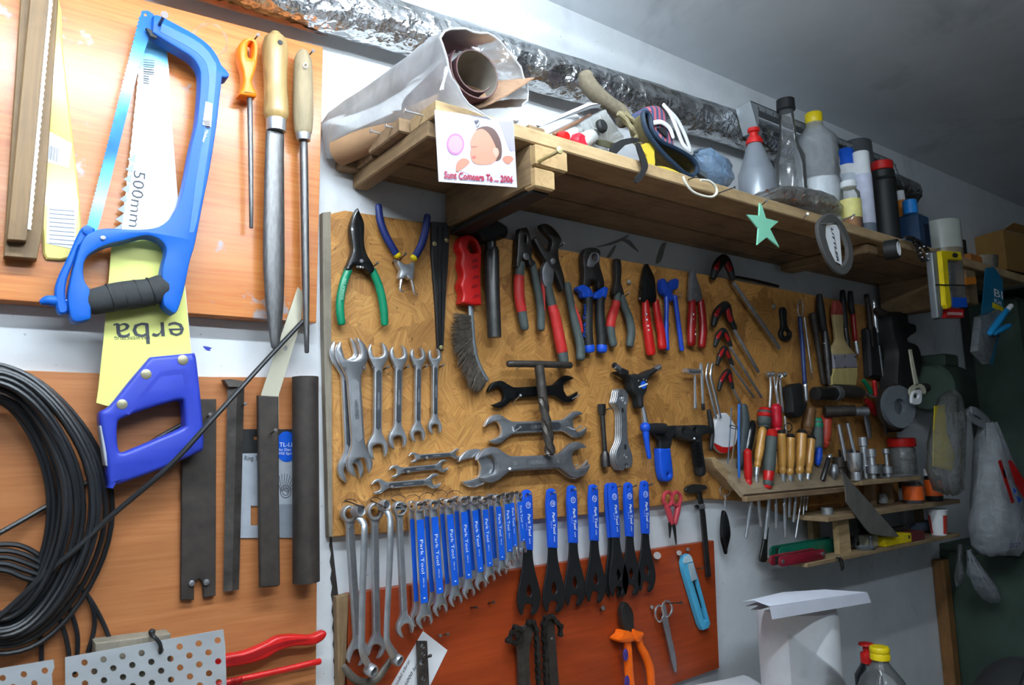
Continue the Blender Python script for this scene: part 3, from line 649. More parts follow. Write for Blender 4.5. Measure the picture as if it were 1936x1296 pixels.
def spanner(name, label, pa, pb, ra, rb, hw, yb, th, m, group=None, tau=(12,12), wa=.55, wb=.55, ring=None, recess=None, panel=None, writing=None, lead=.62):
    """double open-ended or combination spanner between two head pixels"""
    y = yb-th; A, B = at(pa, y), at(pb, y); k = mp(pa, y); kb = mp(pb, y); o, u, v, L = frame2(A, B)
    Ra, Rb, h = ra*k, rb*kb, hw*k
    T = lambda p: o+u*p[0]+v*p[1]
    hb = open_head(Rb, h, wb*Rb, math.radians(tau[1]))
    ha = ring_head(Ra, h) if ring else open_head(Ra, h*1.04, wa*Ra, math.radians(tau[0]))
    pts = [T((L+p[0], p[1])) for p in hb]+[T((-p[0], -p[1])) for p in ha]
    holes = []
    if ring:
        holes = [[T((Ra*(ring+(.05 if i%2 else -.02))*math.cos(2*math.pi*i/24), Ra*(ring+(.05 if i%2 else -.02))*math.sin(2*math.pi*i/24))) for i in range(24)]]
    c = A.lerp(B, .5); t = thing(name, label, 'spanner', (c.x, yb, min(A.z, B.z)), group)
    part('body', MB().slab([pts]+holes, FXZ, yb, y, min(th*.3, h*.3), 2), m, t)
    if ring: # thicker ring collar
        n = 24; lp = [T((Ra*1.0*math.cos(2*math.pi*i/n), Ra*1.0*math.sin(2*math.pi*i/n))) for i in range(n)]
        part('ring', MB().slab([lp]+holes, FXZ, yb+th*.35, y-th*.5, Ra*.12, 2, True), m, t)
    x0, x1 = Ra*1.65, L-Rb*1.75
    if recess is not None:
        q = [T((x0, -h*.62)), T((x1, -h*.62)), T((x1+h*.5, -h*.2)), T((x1+h*.5, h*.2)), T((x1, h*.62)), T((x0, h*.62)), T((x0-h*.5, h*.2)), T((x0-h*.5, -h*.2))]
        part('recessed_web', MB().slab([q], FXZ, y, y-.0004), recess, t)
    if panel:
        q = [T((panel[1]*L, -h*.92)), T((panel[2]*L, -h*.92)), T((panel[2]*L, h*.92)), T((panel[1]*L, h*.92))]
        part('colour_panel', MB().slab([q], FXZ, y, y-.0006), panel[0], t, label='blue painted grip panel')
    if writing:
        for (s, f0, f1, hh, mm) in writing:
            p0, p1 = T((L*f0, -hh*h)), T((L*f1, -hh*h)); wtext(s, p0, p1, 2*hh*h, y-.0008, mm, t)
    return t
def wtext(s, p0, p1, h, y, m, parent, shear=.0, bold=0.0):
    """as text() but with ends given on the wall plane in metres"""
    cu = bpy.data.curves.new('t', 'FONT'); cu.body = s; cu.shear = shear; cu.offset = bold; cu.resolution_u = 2
    ob = bpy.data.objects.new('t', cu); me = ob.to_mesh()
    V = [q.co.copy() for q in me.vertices]; Fc = [tuple(p.vertices) for p in me.polygons]; ob.to_mesh_clear(); bpy.data.objects.remove(ob); bpy.data.curves.remove(cu)
    x0 = min(q.x for q in V); x1 = max(q.x for q in V); u = p1-p0; w = u.length; u.normalize(); n = Vector((-u.y, u.x)); k = w/(x1-x0); h = h/.7
    mb = MB().add([(p0.x+u.x*(q.x-x0)*k+n.x*q.y*h, y-.0003, p0.y+u.y*(q.x-x0)*k+n.y*q.y*h) for q in V], Fc)
    return part('lettering', mb, m, parent, 0)
C6 = c6.p; D2 = d2.p; kk = 1/3.872
OB = OF-.001
ENG = mat('engraving', '#c9ccd0', .4, .6); REC = mat('recess_steel', '#6a6e74', .35, .8, .2, 60)
g5 = 'open-ended spanners in the upright row'
W = [('HARDENED', .42, .6, .28, ENG)]
spanner('spanner', 'large chrome open-ended spanner behind the leftmost front one', C6(212,160), C6(245,985), 115*kk, 100*kk, 40*kk, OB-.002, .006, CHR, g5, recess=REC)
rows5 = [('largest chrome open-ended spanner at front left of the upright row', (262,165), (312,945), 120, 100, 50, CHR), ('second chrome open-ended spanner in the upright row of five', (450,155), (445,835), 80, 82, 31, CHD), ('middle chrome open-ended spanner in the upright row of five', (602,165), (592,772), 70, 73, 28, CHD), ('fourth chrome open-ended spanner in the upright row of five', (743,172), (738,735), 61, 59, 23, CHD), ('smallest chrome open-ended spanner at right of the upright row', (866,172), (865,682), 53, 55, 21, CHD)]
for i, (lb, a, b, ra, rb, hw, m) in enumerate(rows5):
    spanner('spanner', lb, C6(*a), C6(*b), ra*kk, rb*kk, hw*kk, OB-(.012 if i == 0 else .004), .0065, m, g5, recess=CHD if i == 0 else REC, writing=[('HARDENED', .42, .6, .28, ENG if i else REC)])
    nail(osb_board, C6(a[0]-hw-18,265-i*5), C6(a[0]-hw-8,258-i*5), OF, .022); nail(osb_board, C6(a[0]+hw+8,270-i*5), C6(a[0]+hw+35,255-i*5), OF, .022)
g3 = 'small chrome spanners lying level'
for lb, a, b, r, hw in (('smallest level chrome spanner, top of the three small ones', (708,910), (1022,886), 38, 17), ('middle level chrome spanner of the three small ones', (572,1012), (922,975), 46, 20), ('longest level chrome spanner, bottom of the three small ones', (452,1122), (856,1086), 55, 23)):
    spanner('spanner', lb, C6(*a), C6(*b), r*kk, r*kk, hw*kk, OB-.003, .005, CHR, g3, recess=REC, writing=W, tau=(14,14))
    nail(osb_board, C6(a[0]+75,a[1]+20), C6(a[0]+95,a[1]+5), OF, .02)
gB = 'big level spanners behind the drill bar'
BLS = mat('black_oxide', '#151617', .3, .4, .2, 40)
spanner('spanner', 'black open-ended spanner lying level behind the drill bar', C6(1345,445), D2(240,402), 25, 25, 10, OB-.004, .007, BLS, gB, tau=(16,16), recess=BLS)
spanner('spanner', 'chrome open-ended spanner lying level below the black one', C6(1325,700), D2(322,712), 27, 25, 11.5, OB-.004, .007, CHR, gB, tau=(18,18), recess=REC, writing=[('CHROME', .4, .55, .3, ENG)])
spanner('spanner', 'very large chrome spanner mostly hidden behind the grey one', C6(1165,985), D2(300,1035), 36, 33, 12, OB-.003, .007, CHR, gB, tau=(10,30))
spanner('spanner', 'very large grey alloy spanner at bottom of the level stack', C6(1290,962), D2(322,1022), 33, 33, 13, OB-.013, .008, STEEL, gB, tau=(12,12), writing=[('CHROME-ALLOY', .4, .62, .28, ENG), ('50', .22, .26, .3, ENG), ('46', .74, .78, .3, ENG)])
for a, b in (((1430,510),(1487,457)), ((1830,505),(1915,455)), ((1400,755),(1488,690)), ((1855,730),(1925,685)), ((1385,1025),(1408,995)), ((1840,1005),(1900,970)), ((1455,260),(1522,230)), ((1810,245),(1855,232))):
    nail(osb_board, C6(*a), C6(*b), OF, .026, m=CHD)
# twist-drill tommy bar
t = thing('drill_bar', 'T-shaped bar made from a twist drill in front of the level spanners', 'drill', at(C6(1705,900), -.05))
part('cross_bar', wtube([C6(1400,226), C6(1630,228), C6(1850,236)], -.045, 6.5, 2, 12), RUST, t)
P = cr3([at(C6(*p), -.048) for p in ((1622,235),(1645,440),(1668,600),(1692,770),(1706,898))], 12); R0 = 9.5*mp(C6(1650,500), -.048)
mb = MB().tube([P[0], P[14]], R0, 14)
seg = 16; b = len(mb.v)
for i in range(12, len(P)):
    tt = (P[min(i+1,len(P)-1)]-P[i-1]).normalized(); u = Vector((0,1,0)); w = tt.cross(u); k = (i-12)/(len(P)-13)
    r = R0*(1.0+.12*k)*(1 if i < len(P)-2 else .6)
    for s in range(seg):
        a = 2*math.pi*s/seg+k*7.5; rr = r*(1-.38*max(0, math.cos(2*(a-k*7.5)))**2)
        mb.v.append(P[i]+w*math.cos(a)*rr+u*math.sin(a)*rr)
n = len(P)-12
for i in range(n-1):
    for s in range(seg): s2 = (s+1)%seg; mb.f.append((b+i*seg+s, b+i*seg+s2, b+(i+1)*seg+s2, b+(i+1)*seg+s))
mb.f.append(tuple(b+(n-1)*seg+s for s in range(seg)))
part('drill', mb, RUST, t)
# ---------------- pliers
def pliers(name, label, y, jaws, handles, cat='pliers', group=None, extra=None, base=None):
    """jaws: (outline px, thickness, material, holes); handles: (path px, radius px, material, flat, [(material, f0, f1, scale)])"""
    ps = [p for h in handles for p in h[0]]; low = max(ps, key=lambda p: p[1]) if ps else jaws[0][0][0]
    t = thing(name, label, cat, at(low, y), group)
    for j in jaws: part('jaw', plate(j[0], y+j[1]/2, j[1], j[3] if len(j) > 3 else (), sm=j[4] if len(j) > 4 else 2, bev=min(.0022, j[1]*.3), steps=2), j[2], t)
    for h in handles:
        hd = part('handle', wtube(h[0], y, h[1], 6, 14, h[3]), h[2], t)
        for (m, f0, f1, s) in (h[4] if len(h) > 4 else []):
            Q = cr([p for p in h[0]], 10, False); a, b2 = int(f0*(len(Q)-1)), max(int(f1*(len(Q)-1)), int(f0*(len(Q)-1))+2); sub = [tuple(q) for q in Q[a:b2+1]]
            rr = h[1]
            if isinstance(rr, (list, tuple)):
                rr = [rr[min(len(rr)-1, int(round((a+i)/(len(Q)-1)*(len(rr)-1))))]*s for i in range(len(sub))]
            else: rr = rr*s
            part('grip', wtube(sub, y, rr, 1, 14, h[3]), m, hd, label='coloured grip section')
    return t
PY = -.030
t = pliers('circlip_pliers', 'black circlip pliers with green dipped handles at top left of strand board', PY,
  [(c5((300,88,1),(318,130,1),(340,180),(348,230),(345,330),(362,420),(408,500),(420,548),(385,570),(352,535),(330,505),(300,500),(268,512),(248,545),(212,540),(235,480),(262,400),(255,330),(245,240),(255,185),(275,130)), .012, BLKG, (), 3)],
  [(c5((228,545),(192,640),(168,760),(167,860),(178,935)), [7.6,7.9,8,8,7.5], GRN, .8), (c5((402,548),(446,650),(474,760),(488,860),(492,940)), [7.6,7.9,8,8,7.2], GRN, .8)])
mb = MB(); P = [at(c5.p(285+i*1.0, 520+8*math.sin(i*1.1)+i*.1), PY+.004*math.cos(i*1.1)) for i in range(85)]
part('spring', mb.tube(P, .0006, 5), CHD, t)
part('pivot', disc(c5.p(325,478), 3.5, PY-.006, .001), STEEL, t)
text('SOMAX 220', c5.p(188,765), c5.p(214,610), 4.5, PY-.0066, mat('pale_green_print', '#a8d8c4', .5), t)
nail(osb_board, c5.p(390,535), c5.p(440,495), OF, .03)
t = pliers('circlip_pliers', 'bent-nose circlip pliers with navy blue handles spread upward', PY,
  [(c5((598,470),(640,502),(690,494),(716,488),(705,605),(690,612),(668,608),(652,588),(636,608),(600,602),(612,545),(588,500)), .010, CHD)],
  [(c5((448,75),(460,180),(498,290),(548,380),(588,440)), [6.5,7.4,7.6,7.4,6.8], NAVY, .8, [(YEL, .93, 1.0, 1.04)]), (c5((806,150),(790,260),(765,350),(732,420),(704,458)), [6.5,7.2,7.4,7.2,6.8], NAVY, .8, [(YEL, .93, 1.0, 1.04)])])
for p in (((616,600),(608,650),(606,694),(628,706)), ((684,605),(698,660),(708,712),(732,722))):
    part('tip', wtube(c5(*p), PY, [3.2,2.9,2,1.5], 3, 8), CHR, t)
nail(osb_board, c5.p(600,475), c5.p(645,428), OF, .034); nail(osb_board, c5.p(550,492), c5.p(568,478), OF, .02)
# wire brush
WY = -.032
t = thing('wire_brush', 'curved wire brush with red plastic handle', 'brush', at(c6.p(1230,370), WY))
h = c5((1062,300),(1110,282),(1160,300),(1192,350),(1205,430),(1200,560),(1202,700),(1207,798,1),(1160,802),(1058,786,1),(1070,720),(1052,650),(1074,580),(1055,500),(1066,430),(1040,370))
part('handle', plate(h, WY+.011, .020, [c5((1122,330),(1158,335),(1180,380),(1182,412),(1130,420),(1112,380))], sm=3, bev=.004, steps=3), REDP, t)
for q in ((1140,480),(1140,525),(1145,600),(1140,665),(1150,738)):
    part('hole_mark', plate(c5((q[0]-14,q[1]+12),(q[0]+2,q[1]-14),(q[0]+34,q[1]-18),(q[0]+40,q[1]+2),(q[0]+8,q[1]+14)), WY-.009, .0004), REDD, t)
st = c5((1120,795),(1128,900),(1134,1000))+c6((1138,60),(1160,180),(1195,270),(1240,345))
part('strip', wtube(st, WY, [5,5.5,6,6,6,6,5.5], 6, 10, .5), mat('galvanised', '#8b9399', .5, .7, .2, 60), t)
mb = MB(); Q = cr(st, 20, False)[16:]; br = c5((1010,880))+c6((990,0),(1005,120),(1045,230),(1100,350),(1150,412),(1200,400)); E = cr(br, 20, False)
for i in range(1300):
    f = random.random(); a = Q[int(f*(len(Q)-1))]; b = E[int(min(1, max(0, f+random.uniform(-.03,.03)))*(len(E)-1))]; k = random.uniform(.62, 1.1)
    p0 = (a.x, a.y); p1 = (a.x+(b.x-a.x)*k+random.uniform(-4,3), a.y+(b.y-a.y)*k+random.uniform(-6,6)); pm = ((p0[0]+p1[0])/2+random.uniform(-2,2), (p0[1]+p1[1])/2+random.uniform(-2,2))
    yy = WY+random.uniform(-.008,.008); mb.tube([at(p0, WY+(yy-WY)*.5), at(pm, yy), at(p1, yy)], .00036, 3, caps=False)
part('bristles', mb, mat('brush_wire', '#8f867c', .45, .6, .4, 120), t, 0, kind='stuff', label='dense dark wire bristles')
# hammer
t = thing('hammer', 'hammer with black head and long grey tubular handle', 'hammer', at(c5.p(1295,1045), -.04))
part('handle', wtube(c5((1268,300),(1270,400),(1275,410),(1282,700),(1290,880),(1297,1040)), -.04, [9.5,10.5,14,13.6,13.4,13.2], 3, 20, ends=False), mat('hammer_tube', '#4b4a49', .35, .7, .25, 50), t)
part('head', plate(c5((1112,205,1),(1125,185,1),(1165,168),(1215,160),(1265,160),(1320,175),(1370,205),(1400,228,1),(1405,270,1),(1392,302,1),(1335,304),(1318,325),(1225,325),(1200,285),(1160,262),(1128,248,1)), -.027, .028, sm=3, bev=.006, steps=3), mat('hammer_black', '#1d1d1d', .45, .5, .3, 40), t)
# combination pliers
GH = lambda a, b: [(REDG, a, b, 1.06)]
t = pliers('combination_pliers', 'combination pliers with grey and red grips beside the hammer', PY,
  [(c5((1482,240,1),(1535,230,1),(1562,290),(1580,400),(1572,450),(1600,500),(1560,520),(1540,460),(1500,470),(1490,520),(1460,520),(1468,420),(1472,320)), .012, DSTEEL, [c5((1520,290),(1535,300),(1532,340),(1520,345))])],
  [(c5((1488,500),(1476,620),(1480,750),(1500,870),(1518,970)), [9.5,10,10,9.6,8.6], GREYG, .8, GH(.22,.72)), (c5((1572,490),(1598,620),(1622,740),(1636,860),(1636,975)), [7,7.8,8.2,8.4,8], GREYG, .8, [])])
part('grip', wtube(c5((1640,590),(1655,700),(1660,840)), PY-.003, [2,3.5,2.5], 4, 8), REDG, t)
part('rivet', disc(c5.p(1530,445), 7, PY-.005, .0025, bev=.001), STEEL, t)
# slip-joint pliers
t = pliers('slip_joint_pliers', 'slip-joint pliers with open jaw and long grey and red grips', PY-.004,
  [(c5((1640,212),(1680,205),(1730,235),(1775,290),(1790,330),(1768,390),(1775,480),(1800,560),(1815,640),(1800,700),(1775,640),(1740,560),(1700,510),(1640,420),(1588,320,1),(1605,302,1),(1650,350),(1700,410),(1720,330),(1690,290),(1655,250)), .012, DSTEEL, (), 3), (c5((1690,470),(1655,520),(1648,570),(1665,660),(1720,660),(1735,560),(1720,510)), .010, STEEL, (), 3)],
  [(c5((1685,650),(1712,780),(1748,920),(1775,1060),(1800,1190),(1800,1235)), [8,9.5,10.5,11,11,9.5], GREYG, .8, GH(.24,.72)), (c5((1830,650),(1858,800),(1890,950),(1925,1100))+d1((300,1190)), [7,8,9,9.5,9.5], GREYG, .8, [])])
part('grip', wtube(c5((1880,800),(1920,920),(1936,1000)), PY-.008, [2,4,3], 4, 8), REDG, t)
part('pivot', disc(c5.p(1728,480), 6, PY-.009, .003, bev=.001), CHR, t)
nail(osb_board, c5.p(1755,388), c5.p(1808,350), OF, .035)
# cable cutter
t = pliers('cable_cutter', 'cable cutter with hooked jaws and black and blue grips', PY-.002,
  [(d1((328,410),(355,382),(420,382),(450,415),(440,490),(470,600),(475,670),(430,680),(425,630),(380,620),(375,670),(325,680),(330,560),(322,480)), .012, DSTEEL, [d1(*ell((408,452),22,28,12))], 3), (d1((372,430),(400,412),(440,425),(445,480),(415,500),(395,525),(348,515)), .015, STEEL, [d1(*ell((408,452),22,28,12))], 2)],
  [(d1((345,700),(356,780),(352,920),(355,1040),(366,1130)), [9.5,9.8,10.3,10.6,10.6], BLK, .85, [(BLUB, 0, .16, 1.08), (BLUB, .9, 1.0, 1.06)]), (d1((462,700),(442,780),(445,920),(455,1040),(456,1130)), [9.5,9.8,10.3,10.6,10.6], BLK, .85, [(BLUB, 0, .16, 1.08), (BLUB, .9, 1.0, 1.06)])], cat='cutter')
part('thumb_guard', plate(d1((285,680),(310,655),(345,655),(390,690),(392,745),(330,745),(318,710)), PY+.004, .014, sm=3, bev=.003), BLUB, t)
part('thumb_guard', plate(d1((512,680),(480,665),(450,690),(415,715),(412,750),(475,752),(490,715)), PY+.004, .014, sm=3, bev=.003), BLUB, t)
text('Park Tool', d1.p(335,1035), d1.p(340,800), 6, PY-.012, BLUB, t)
# long-nose pliers
t = pliers('long_nose_pliers', 'long-nose pliers with grey and red grips', PY,
  [(d1((558,465),(578,462),(598,475),(605,560),(600,640),(625,720),(600,745),(575,720),(550,730),(545,700),(562,620),(560,540)), .010, DSTEEL)],
  [(d1((572,720),(560,800),(530,890),(520,980),(540,1090)), [7,8,9,9,8.5], GREYG, .8, GH(.2,.7)), (d1((598,735),(625,820),(655,900),(672,1000),(660,1095)), [7,8,8.6,8.8,8.2], GREYG, .8)])
nail(osb_board, d1.p(615,748), d1.p(655,715), OF, .03)
# red-handled pliers, blue pincers, red pliers
t = pliers('crimping_pliers', 'black crimping pliers with bright red dipped handles', PY,
  [(d1((790,498),(808,520),(845,600),(855,690),(855,780),(765,780),(757,690),(768,580)), .010, BLKG)],
  [(d1((775,775),(782,900),(798,1030),(815,1150)), [7,9.5,10,10.5], REDP, .8), (d1((850,775),(868,900),(890,1010),(898,1110)), [7,8,9,9.5], REDP, .8)])
for q in ((785,868),(788,910),(796,955),(800,985)): part('stud', disc(d1.p(*q), 1.8, PY-.0075, .001), WHT, t)
t = pliers('pincers', 'small blue-painted end pincers between two red-handled pliers', PY,
  [(d1((895,620),(915,605),(940,640),(970,690),(985,760),(960,770),(940,720),(915,720),(895,680)), .012, mat('blue_dip', '#1c3f9e', .3)), (d1((1022,625),(1000,605),(960,630),(935,690),(918,730),(950,735),(985,690),(1015,680)), .010, MATS['blue_dip'])],
  [(d1((928,720),(930,830),(928,980),(935,1125)), [5,4.6,4.4,4.6], mat('blue_dip_bright', '#2048b8', .3), .9), (d1((990,740),(1005,850),(1022,980),(1042,1130)), [5,4.8,4.6,4.8], MATS['blue_dip_bright'], .9)])
t = pliers('wire_strippers', 'wire strippers with dark red plastic handles', PY,
  [(d1((1120,545),(1140,540),(1155,600),(1185,690),(1190,770),(1110,770),(1108,690),(1112,610)), .009, STEEL)],
  [(d1((1118,775),(1115,880),(1112,990),(1112,1085)), [7,9.6,9.6,9], REDD, .8), (d1((1182,775),(1192,880),(1198,990),(1188,1100)), [7,8,8.2,8], REDD, .8)])
for q in range(5): part('stud', disc(d1.p(1130+q*3,870+q*36), 2, PY-.0075, .001), WHT, t)
for q in ((660,635),(590,650),(735,755),(1030,735)): nail(osb_board, d1.p(q[0]-6,q[1]+6), d1.p(*q), OF, .014)
# T-handle keys
def tkey(label, hp, tip, rod0, big=1.0, m2=None):
    y = -.034; t = thing('hex_key', label, 'hex key', at(tip, y), 'T-handled hex keys')
    part('handle', wtube(hp, y, [5*big,8*big,8.5*big,7*big,5*big], 6, 12, .8), BLK, t)
    q = cr(hp, 8, False); part('grip', wtube([tuple(x) for x in q[6:-6]], y-.003*big, 5.2*big, 1, 10, .7), REDD, t, label='dark red grip inlay')
    part('rod', wtube([rod0, tip], y, 3.0*big, 1, 8), m2 or STEEL, t); return t
tkey('largest T-handled hex key with black and red handle, top of the set', d1((1270,600),(1300,520),(1350,470),(1385,520),(1415,610)), d1.p(1752,1115), d1.p(1420,640), 1.25)
tkey('second T-handled hex key, below the largest', d1((1275,950),(1300,860),(1365,810),(1390,890),(1430,975)), d1.p(1600,1290), d1.p(1425,985), 1.1)
tkey('third T-handled hex key, middle of the set', d1((1285,1100),(1310,1030),(1345,995),(1375,1040),(1400,1100)), (1440,752), d1.p(1395,1110), .85)
tkey('fourth T-handled hex key, below the third', d1((1300,1235),(1330,1160),(1355,1125),(1380,1165),(1410,1240)), (1425,752), d1.p(1400,1240), .8)
tkey('smallest T-handled hex key, lowest of the set', d2((1570,405),(1600,310),(1650,250),(1670,310),(1690,390)), d2.p(1760,525), d2.p(1685,380), .8)
part('wall_hook', wtube(d1((1420,595),(1560,620),(1745,665)), -.02, 3.2, 2, 8), BLKG, osb_board, label='long black rod')
solo('box_key', 'small dark ring key hanging alone right of the hex keys', 'key', plate(d1((1772,830),(1810,830),(1818,950),(1850,1000),(1845,1050),(1810,1068),(1775,1045),(1765,1000),(1782,950)), OB, .008, [d1(*ell((1810,1010),20,24,10))], sm=3, bev=.002), BLK)
# suction eyelets
for q in (d1.p(655,635), d1.p(1715,812)): part('clear_stud', MB().ball(at(q, OF-.003), 5.2*mp(q), 1, .6, 1), mat('stud_plastic', '#c8c4b8', .2, 0, .1, trans=.6), osb_board)
# three-way wrench
YW = -.036
t = thing('three_way_wrench', 'black three-armed socket wrench with blue round badge', 'wrench', at(D2(925,700), YW))
part('hub', plate(d2((700,240),(760,245),(800,275),(850,262),(910,268),(960,240),(1030,215),(1040,240),(975,290),(955,340),(950,410),(920,470),(922,555),(885,555),(872,470),(820,410),(808,340),(770,290),(705,255)), YW+.010, .020, sm=3, bev=.006, steps=3), BLK, t)
for p in (((655,190),(700,225),(760,255)), ((1045,205),(1000,235),(955,270))):
    part('arm', wtube(d2(*p), YW, [6,5,5.5], 3, 10), BLK, t); part('socket', wtube(d2(p[0], p[1]), YW, [6.4,5.6], 1, 12, ends=False), CHR, t)
part('socket', wtube(d2((900,550),(915,630),(925,700)), YW, [4,5.5,6.5], 1, 12, ends=False), CHR, t)
part('badge', disc(D2(912,362), 7.5, YW-.0095, .0012), BLU, t, label='round blue badge')
part('badge_stripe', plate(d2((872,388),(868,375),(945,345),(950,358)), YW-.0108, .0003), WHT, t)
for q in ((865,325),(910,312),(935,322)): text('4', D2(q[0]-5,q[1]+8), D2(q[0]+5,q[1]+6), 3, YW-.0105, WHT, t)
# tubular wheel brace
t = thing('socket_tube_wrench', 'small grey double-ended tube socket wrench', 'wrench', at(D2(575,1080), -.03))
part('shaft', wtube(d2((548,600),(560,780),(572,950)), -.03, [5,4.6,5], 3, 12), DSTEEL, t)
part('socket', wtube(d2((543,530),(546,590),(549,630)), -.03, [8.2,8.2,6], 1, 6, ends=False), DSTEEL, t); part('socket', wtube(d2((572,945),(573,985),(577,1080)), -.03, [6,9.5,9], 1, 12, ends=False), DSTEEL, t)
nail(osb_board, D2(585,578), D2(615,568), OF, .02)
# stack of flat spanners
for i in range(4):
    o = 18*(3-i); yb = OB-.002-.0035*i
    P = d2((676,480),(690,410),(735,398),(775,440),(778,500),(765,560),(770,700),(775,850),(800,930),(815,990),(810,1070),(780,1090,1),(775,1055),(750,1050),(745,1100),(715,1110),(690,1080),(668,1020),(672,940),(710,850),(715,700),(710,600),(690,560),(665,520))
    P = [(p[0]-o/4.63*.9+7,)+tuple(p[1:]) for p in P]; nt = [(p[0]-o/4.63*.9+7, p[1]) for p in d2(*ell((715,470),20,22,10))]
    P = [((p[0]-7),)+tuple(p[1:]) for p in P]; nt = [(p[0]-7, p[1]) for p in nt]
    tt = thing('cone_spanner', ['rearmost flat grey cone spanner of the stack of four', 'second flat grey cone spanner from the back of the stack', 'third flat grey cone spanner from the back of the stack', 'front flat grey cone spanner of the stack of four'][i], 'spanner', at(P[14][:2], yb), 'flat grey cone spanners in a stack')
    part('body', plate(P, yb, .0028, [nt], sm=3, bev=.0006), CHD if i < 3 else STEEL, tt)
    if i == 3:
        part('hanging_slot', plate(d2(*ell((728,585),11,24,10)), yb-.0028, .0003), BLK, tt); part('hanging_slot', plate(d2(*ell((752,905),10,26,10)), yb-.0028, .0003), BLK, tt)
        text('13', D2(722,505), D2(748,535), 5, yb-.0031, WHT, tt); text('14', D2(735,985), D2(760,1010), 5, yb-.0031, WHT, tt)
# crank puller with blue arm, blue-handled puller, black chain tool
t = thing('crank_puller', 'crank puller with black threaded body and blue lever', 'puller', at(D2(960,1010), -.04))
part('lever', wtube(d2((925,730),(938,860),(960,1000)), -.04, [8,5.5,4.2], 5, 12), BLUB, t); part('lever_boss', MB().ball(at(D2(925,735), -.04), .0105), BLUB, t)
part('body', wtube(d2((950,740),(1000,742),(1090,745)), -.04, [8,10,10.5], 1, 18, ends=False), BLK, t)
t = thing('chain_scraper', 'scraper with wide black head and blue dipped handle', 'scraper', at(D2(1130,1210), -.028))
part('head', plate(d2((1115,722,1),(1200,715,1),(1195,760),(1165,840),(1150,920),(1060,920),(1055,850),(1000,790),(985,770),(1010,740),(1095,765)), -.024, .010, sm=2, bev=.002), BLK, t)
part('handle', plate(d2((1056,918,1),(1152,915,1),(1170,1050),(1178,1160),(1160,1200),(1120,1212),(1085,1185),(1062,1060)), -.020, .016, [d2(*ell((1133,1148),9,12,8))], sm=3, bev=.005, steps=3), BLUB, t)
nail(osb_board, D2(1190,808), D2(1235,795), OF, .02)
t = thing('chain_tool', 'black chain rivet tool with ribbed grip and side lever', 'chain tool', at(D2(1400,1150), -.036))
part('body', plate(d2((1240,760),(1255,725),(1290,715),(1330,740),(1350,715),(1400,712),(1470,715),(1530,740),(1530,780),(1440,800),(1420,840),(1330,860),(1290,840),(1250,820)), -.022, .026, [d2(*ell((1264,765),12,14,10)), d2(*ell((1368,755),14,16,10))], sm=3, bev=.004, steps=2), BLK, t)
part('grip', wtube(d2((1365,840),(1380,950),(1405,1130)), -.036, [12.5,12,12.5], 6, 16, .9), BLK, t)
mb = MB()
for i in range(13):
    c = d2((1368+i*2.6,870+i*17))[0]; mb.tube([at((c[0]-9,c[1]+1), -.0475), at((c[0]+7,c[1]-1), -.0475)], .0011, 6)
part('grip_ribs', mb, BLKG, t)
part('lever', wtube(d2((1480,585),(1500,700),(1510,800),(1498,930)), -.04, [4,5.5,5,3.5], 5, 10), BLK, t)
nail(osb_board, D2(1285,862), D2(1355,832), OF, .05, m=CHR)
# small sockets and spoke keys
t = thing('socket_driver', 'chrome T-shaped socket driver with three studs', 'socket', at(D2(1365,570), -.034))
part('head', wtube(d2((1265,240),(1330,245),(1395,245)), -.036, [5,6,5], 3, 10), CHR, t); part('stem', wtube(d2((1358,280),(1360,420),(1363,565)), -.034, [2.4,2.4,3.6], 2, 8), CHR, t); part('stud', wtube(d2((1290,235),(1310,245)), -.044, [4.5,5], 1, 10), CHR, t)
t = thing('socket_driver', 'chrome L-shaped socket bar with black tip', 'socket', at(D2(1435,580), -.034))
part('stem', wtube(d2((1410,180),(1420,300),(1430,530)), -.034, [3.5,3,3], 2, 8), CHR, t); part('tip', wtube(d2((1430,530),(1436,575)), -.034, 3.4, 1, 8), BLK, t)
for i, lb in enumerate(('left chrome tyre lever of the pair', 'right chrome tyre lever of the pair')):
    o = i*38; t = solo('tyre_lever', lb, 'tyre lever', wtube(d2((1478+o,175),(1462+o,290),(1500+o,450),(1545+o,650)), -.034-.004*i, [2.6,2.8,3.2,3], 5, 8, .7), CHR, 'chrome tyre levers')
# white paper spool
t = thing('thread_spool', 'white oval card wound with red thread at the board end', 'spool', at(D2(1600,960), -.032))
part('card', plate(d2((1560,630),(1600,610),(1650,615),(1700,690),(1740,760),(1720,880),(1650,950),(1590,955),(1540,900),(1522,820),(1540,700)), -.026, .008, sm=3, bev=.002), PAPER, t)
part('red_band', plate(d2((1530,870),(1600,905),(1680,905),(1710,890),(1650,950),(1590,955),(1545,915)), -.034, .0006, sm=2), REDP, t, label='red band')
# ------------------------------------------------------------------ row along the lower edge of the strand board
LY = -.024
k1 = Z(640,920,9.256); k2 = Z(640,1060,5.49); k3 = Z(770,920,8.067); k4 = Z(770,1060,8.067); k5 = Z(930,1140,8.306)
gR = 'steel ring spanners hanging at left of the row'
spanner('spanner', 'leftmost steel combination spanner with ring up and jaw down', k1.p(200,480), k2.p(215,960), 16.5, 22, 7.8, LY, .007, CHD, gR, ring=.62, tau=(0,-28), recess=STEEL)
spanner('spanner', 'second steel combination spanner, behind the cranked ring spanners', k1.p(645,440), k2.p(405,905), 17, 19, 7.2, LY, .007, CHD, gR, ring=.62, tau=(0,-25), recess=STEEL)
spanner('spanner', 'clean steel combination spanner with jaw over the note', k1.p(1075,390), k2.p(697,690), 13.8, 18.5, 6.2, LY-.012, .007, CHD, gR, ring=.7, tau=(0,15), recess=CHR)
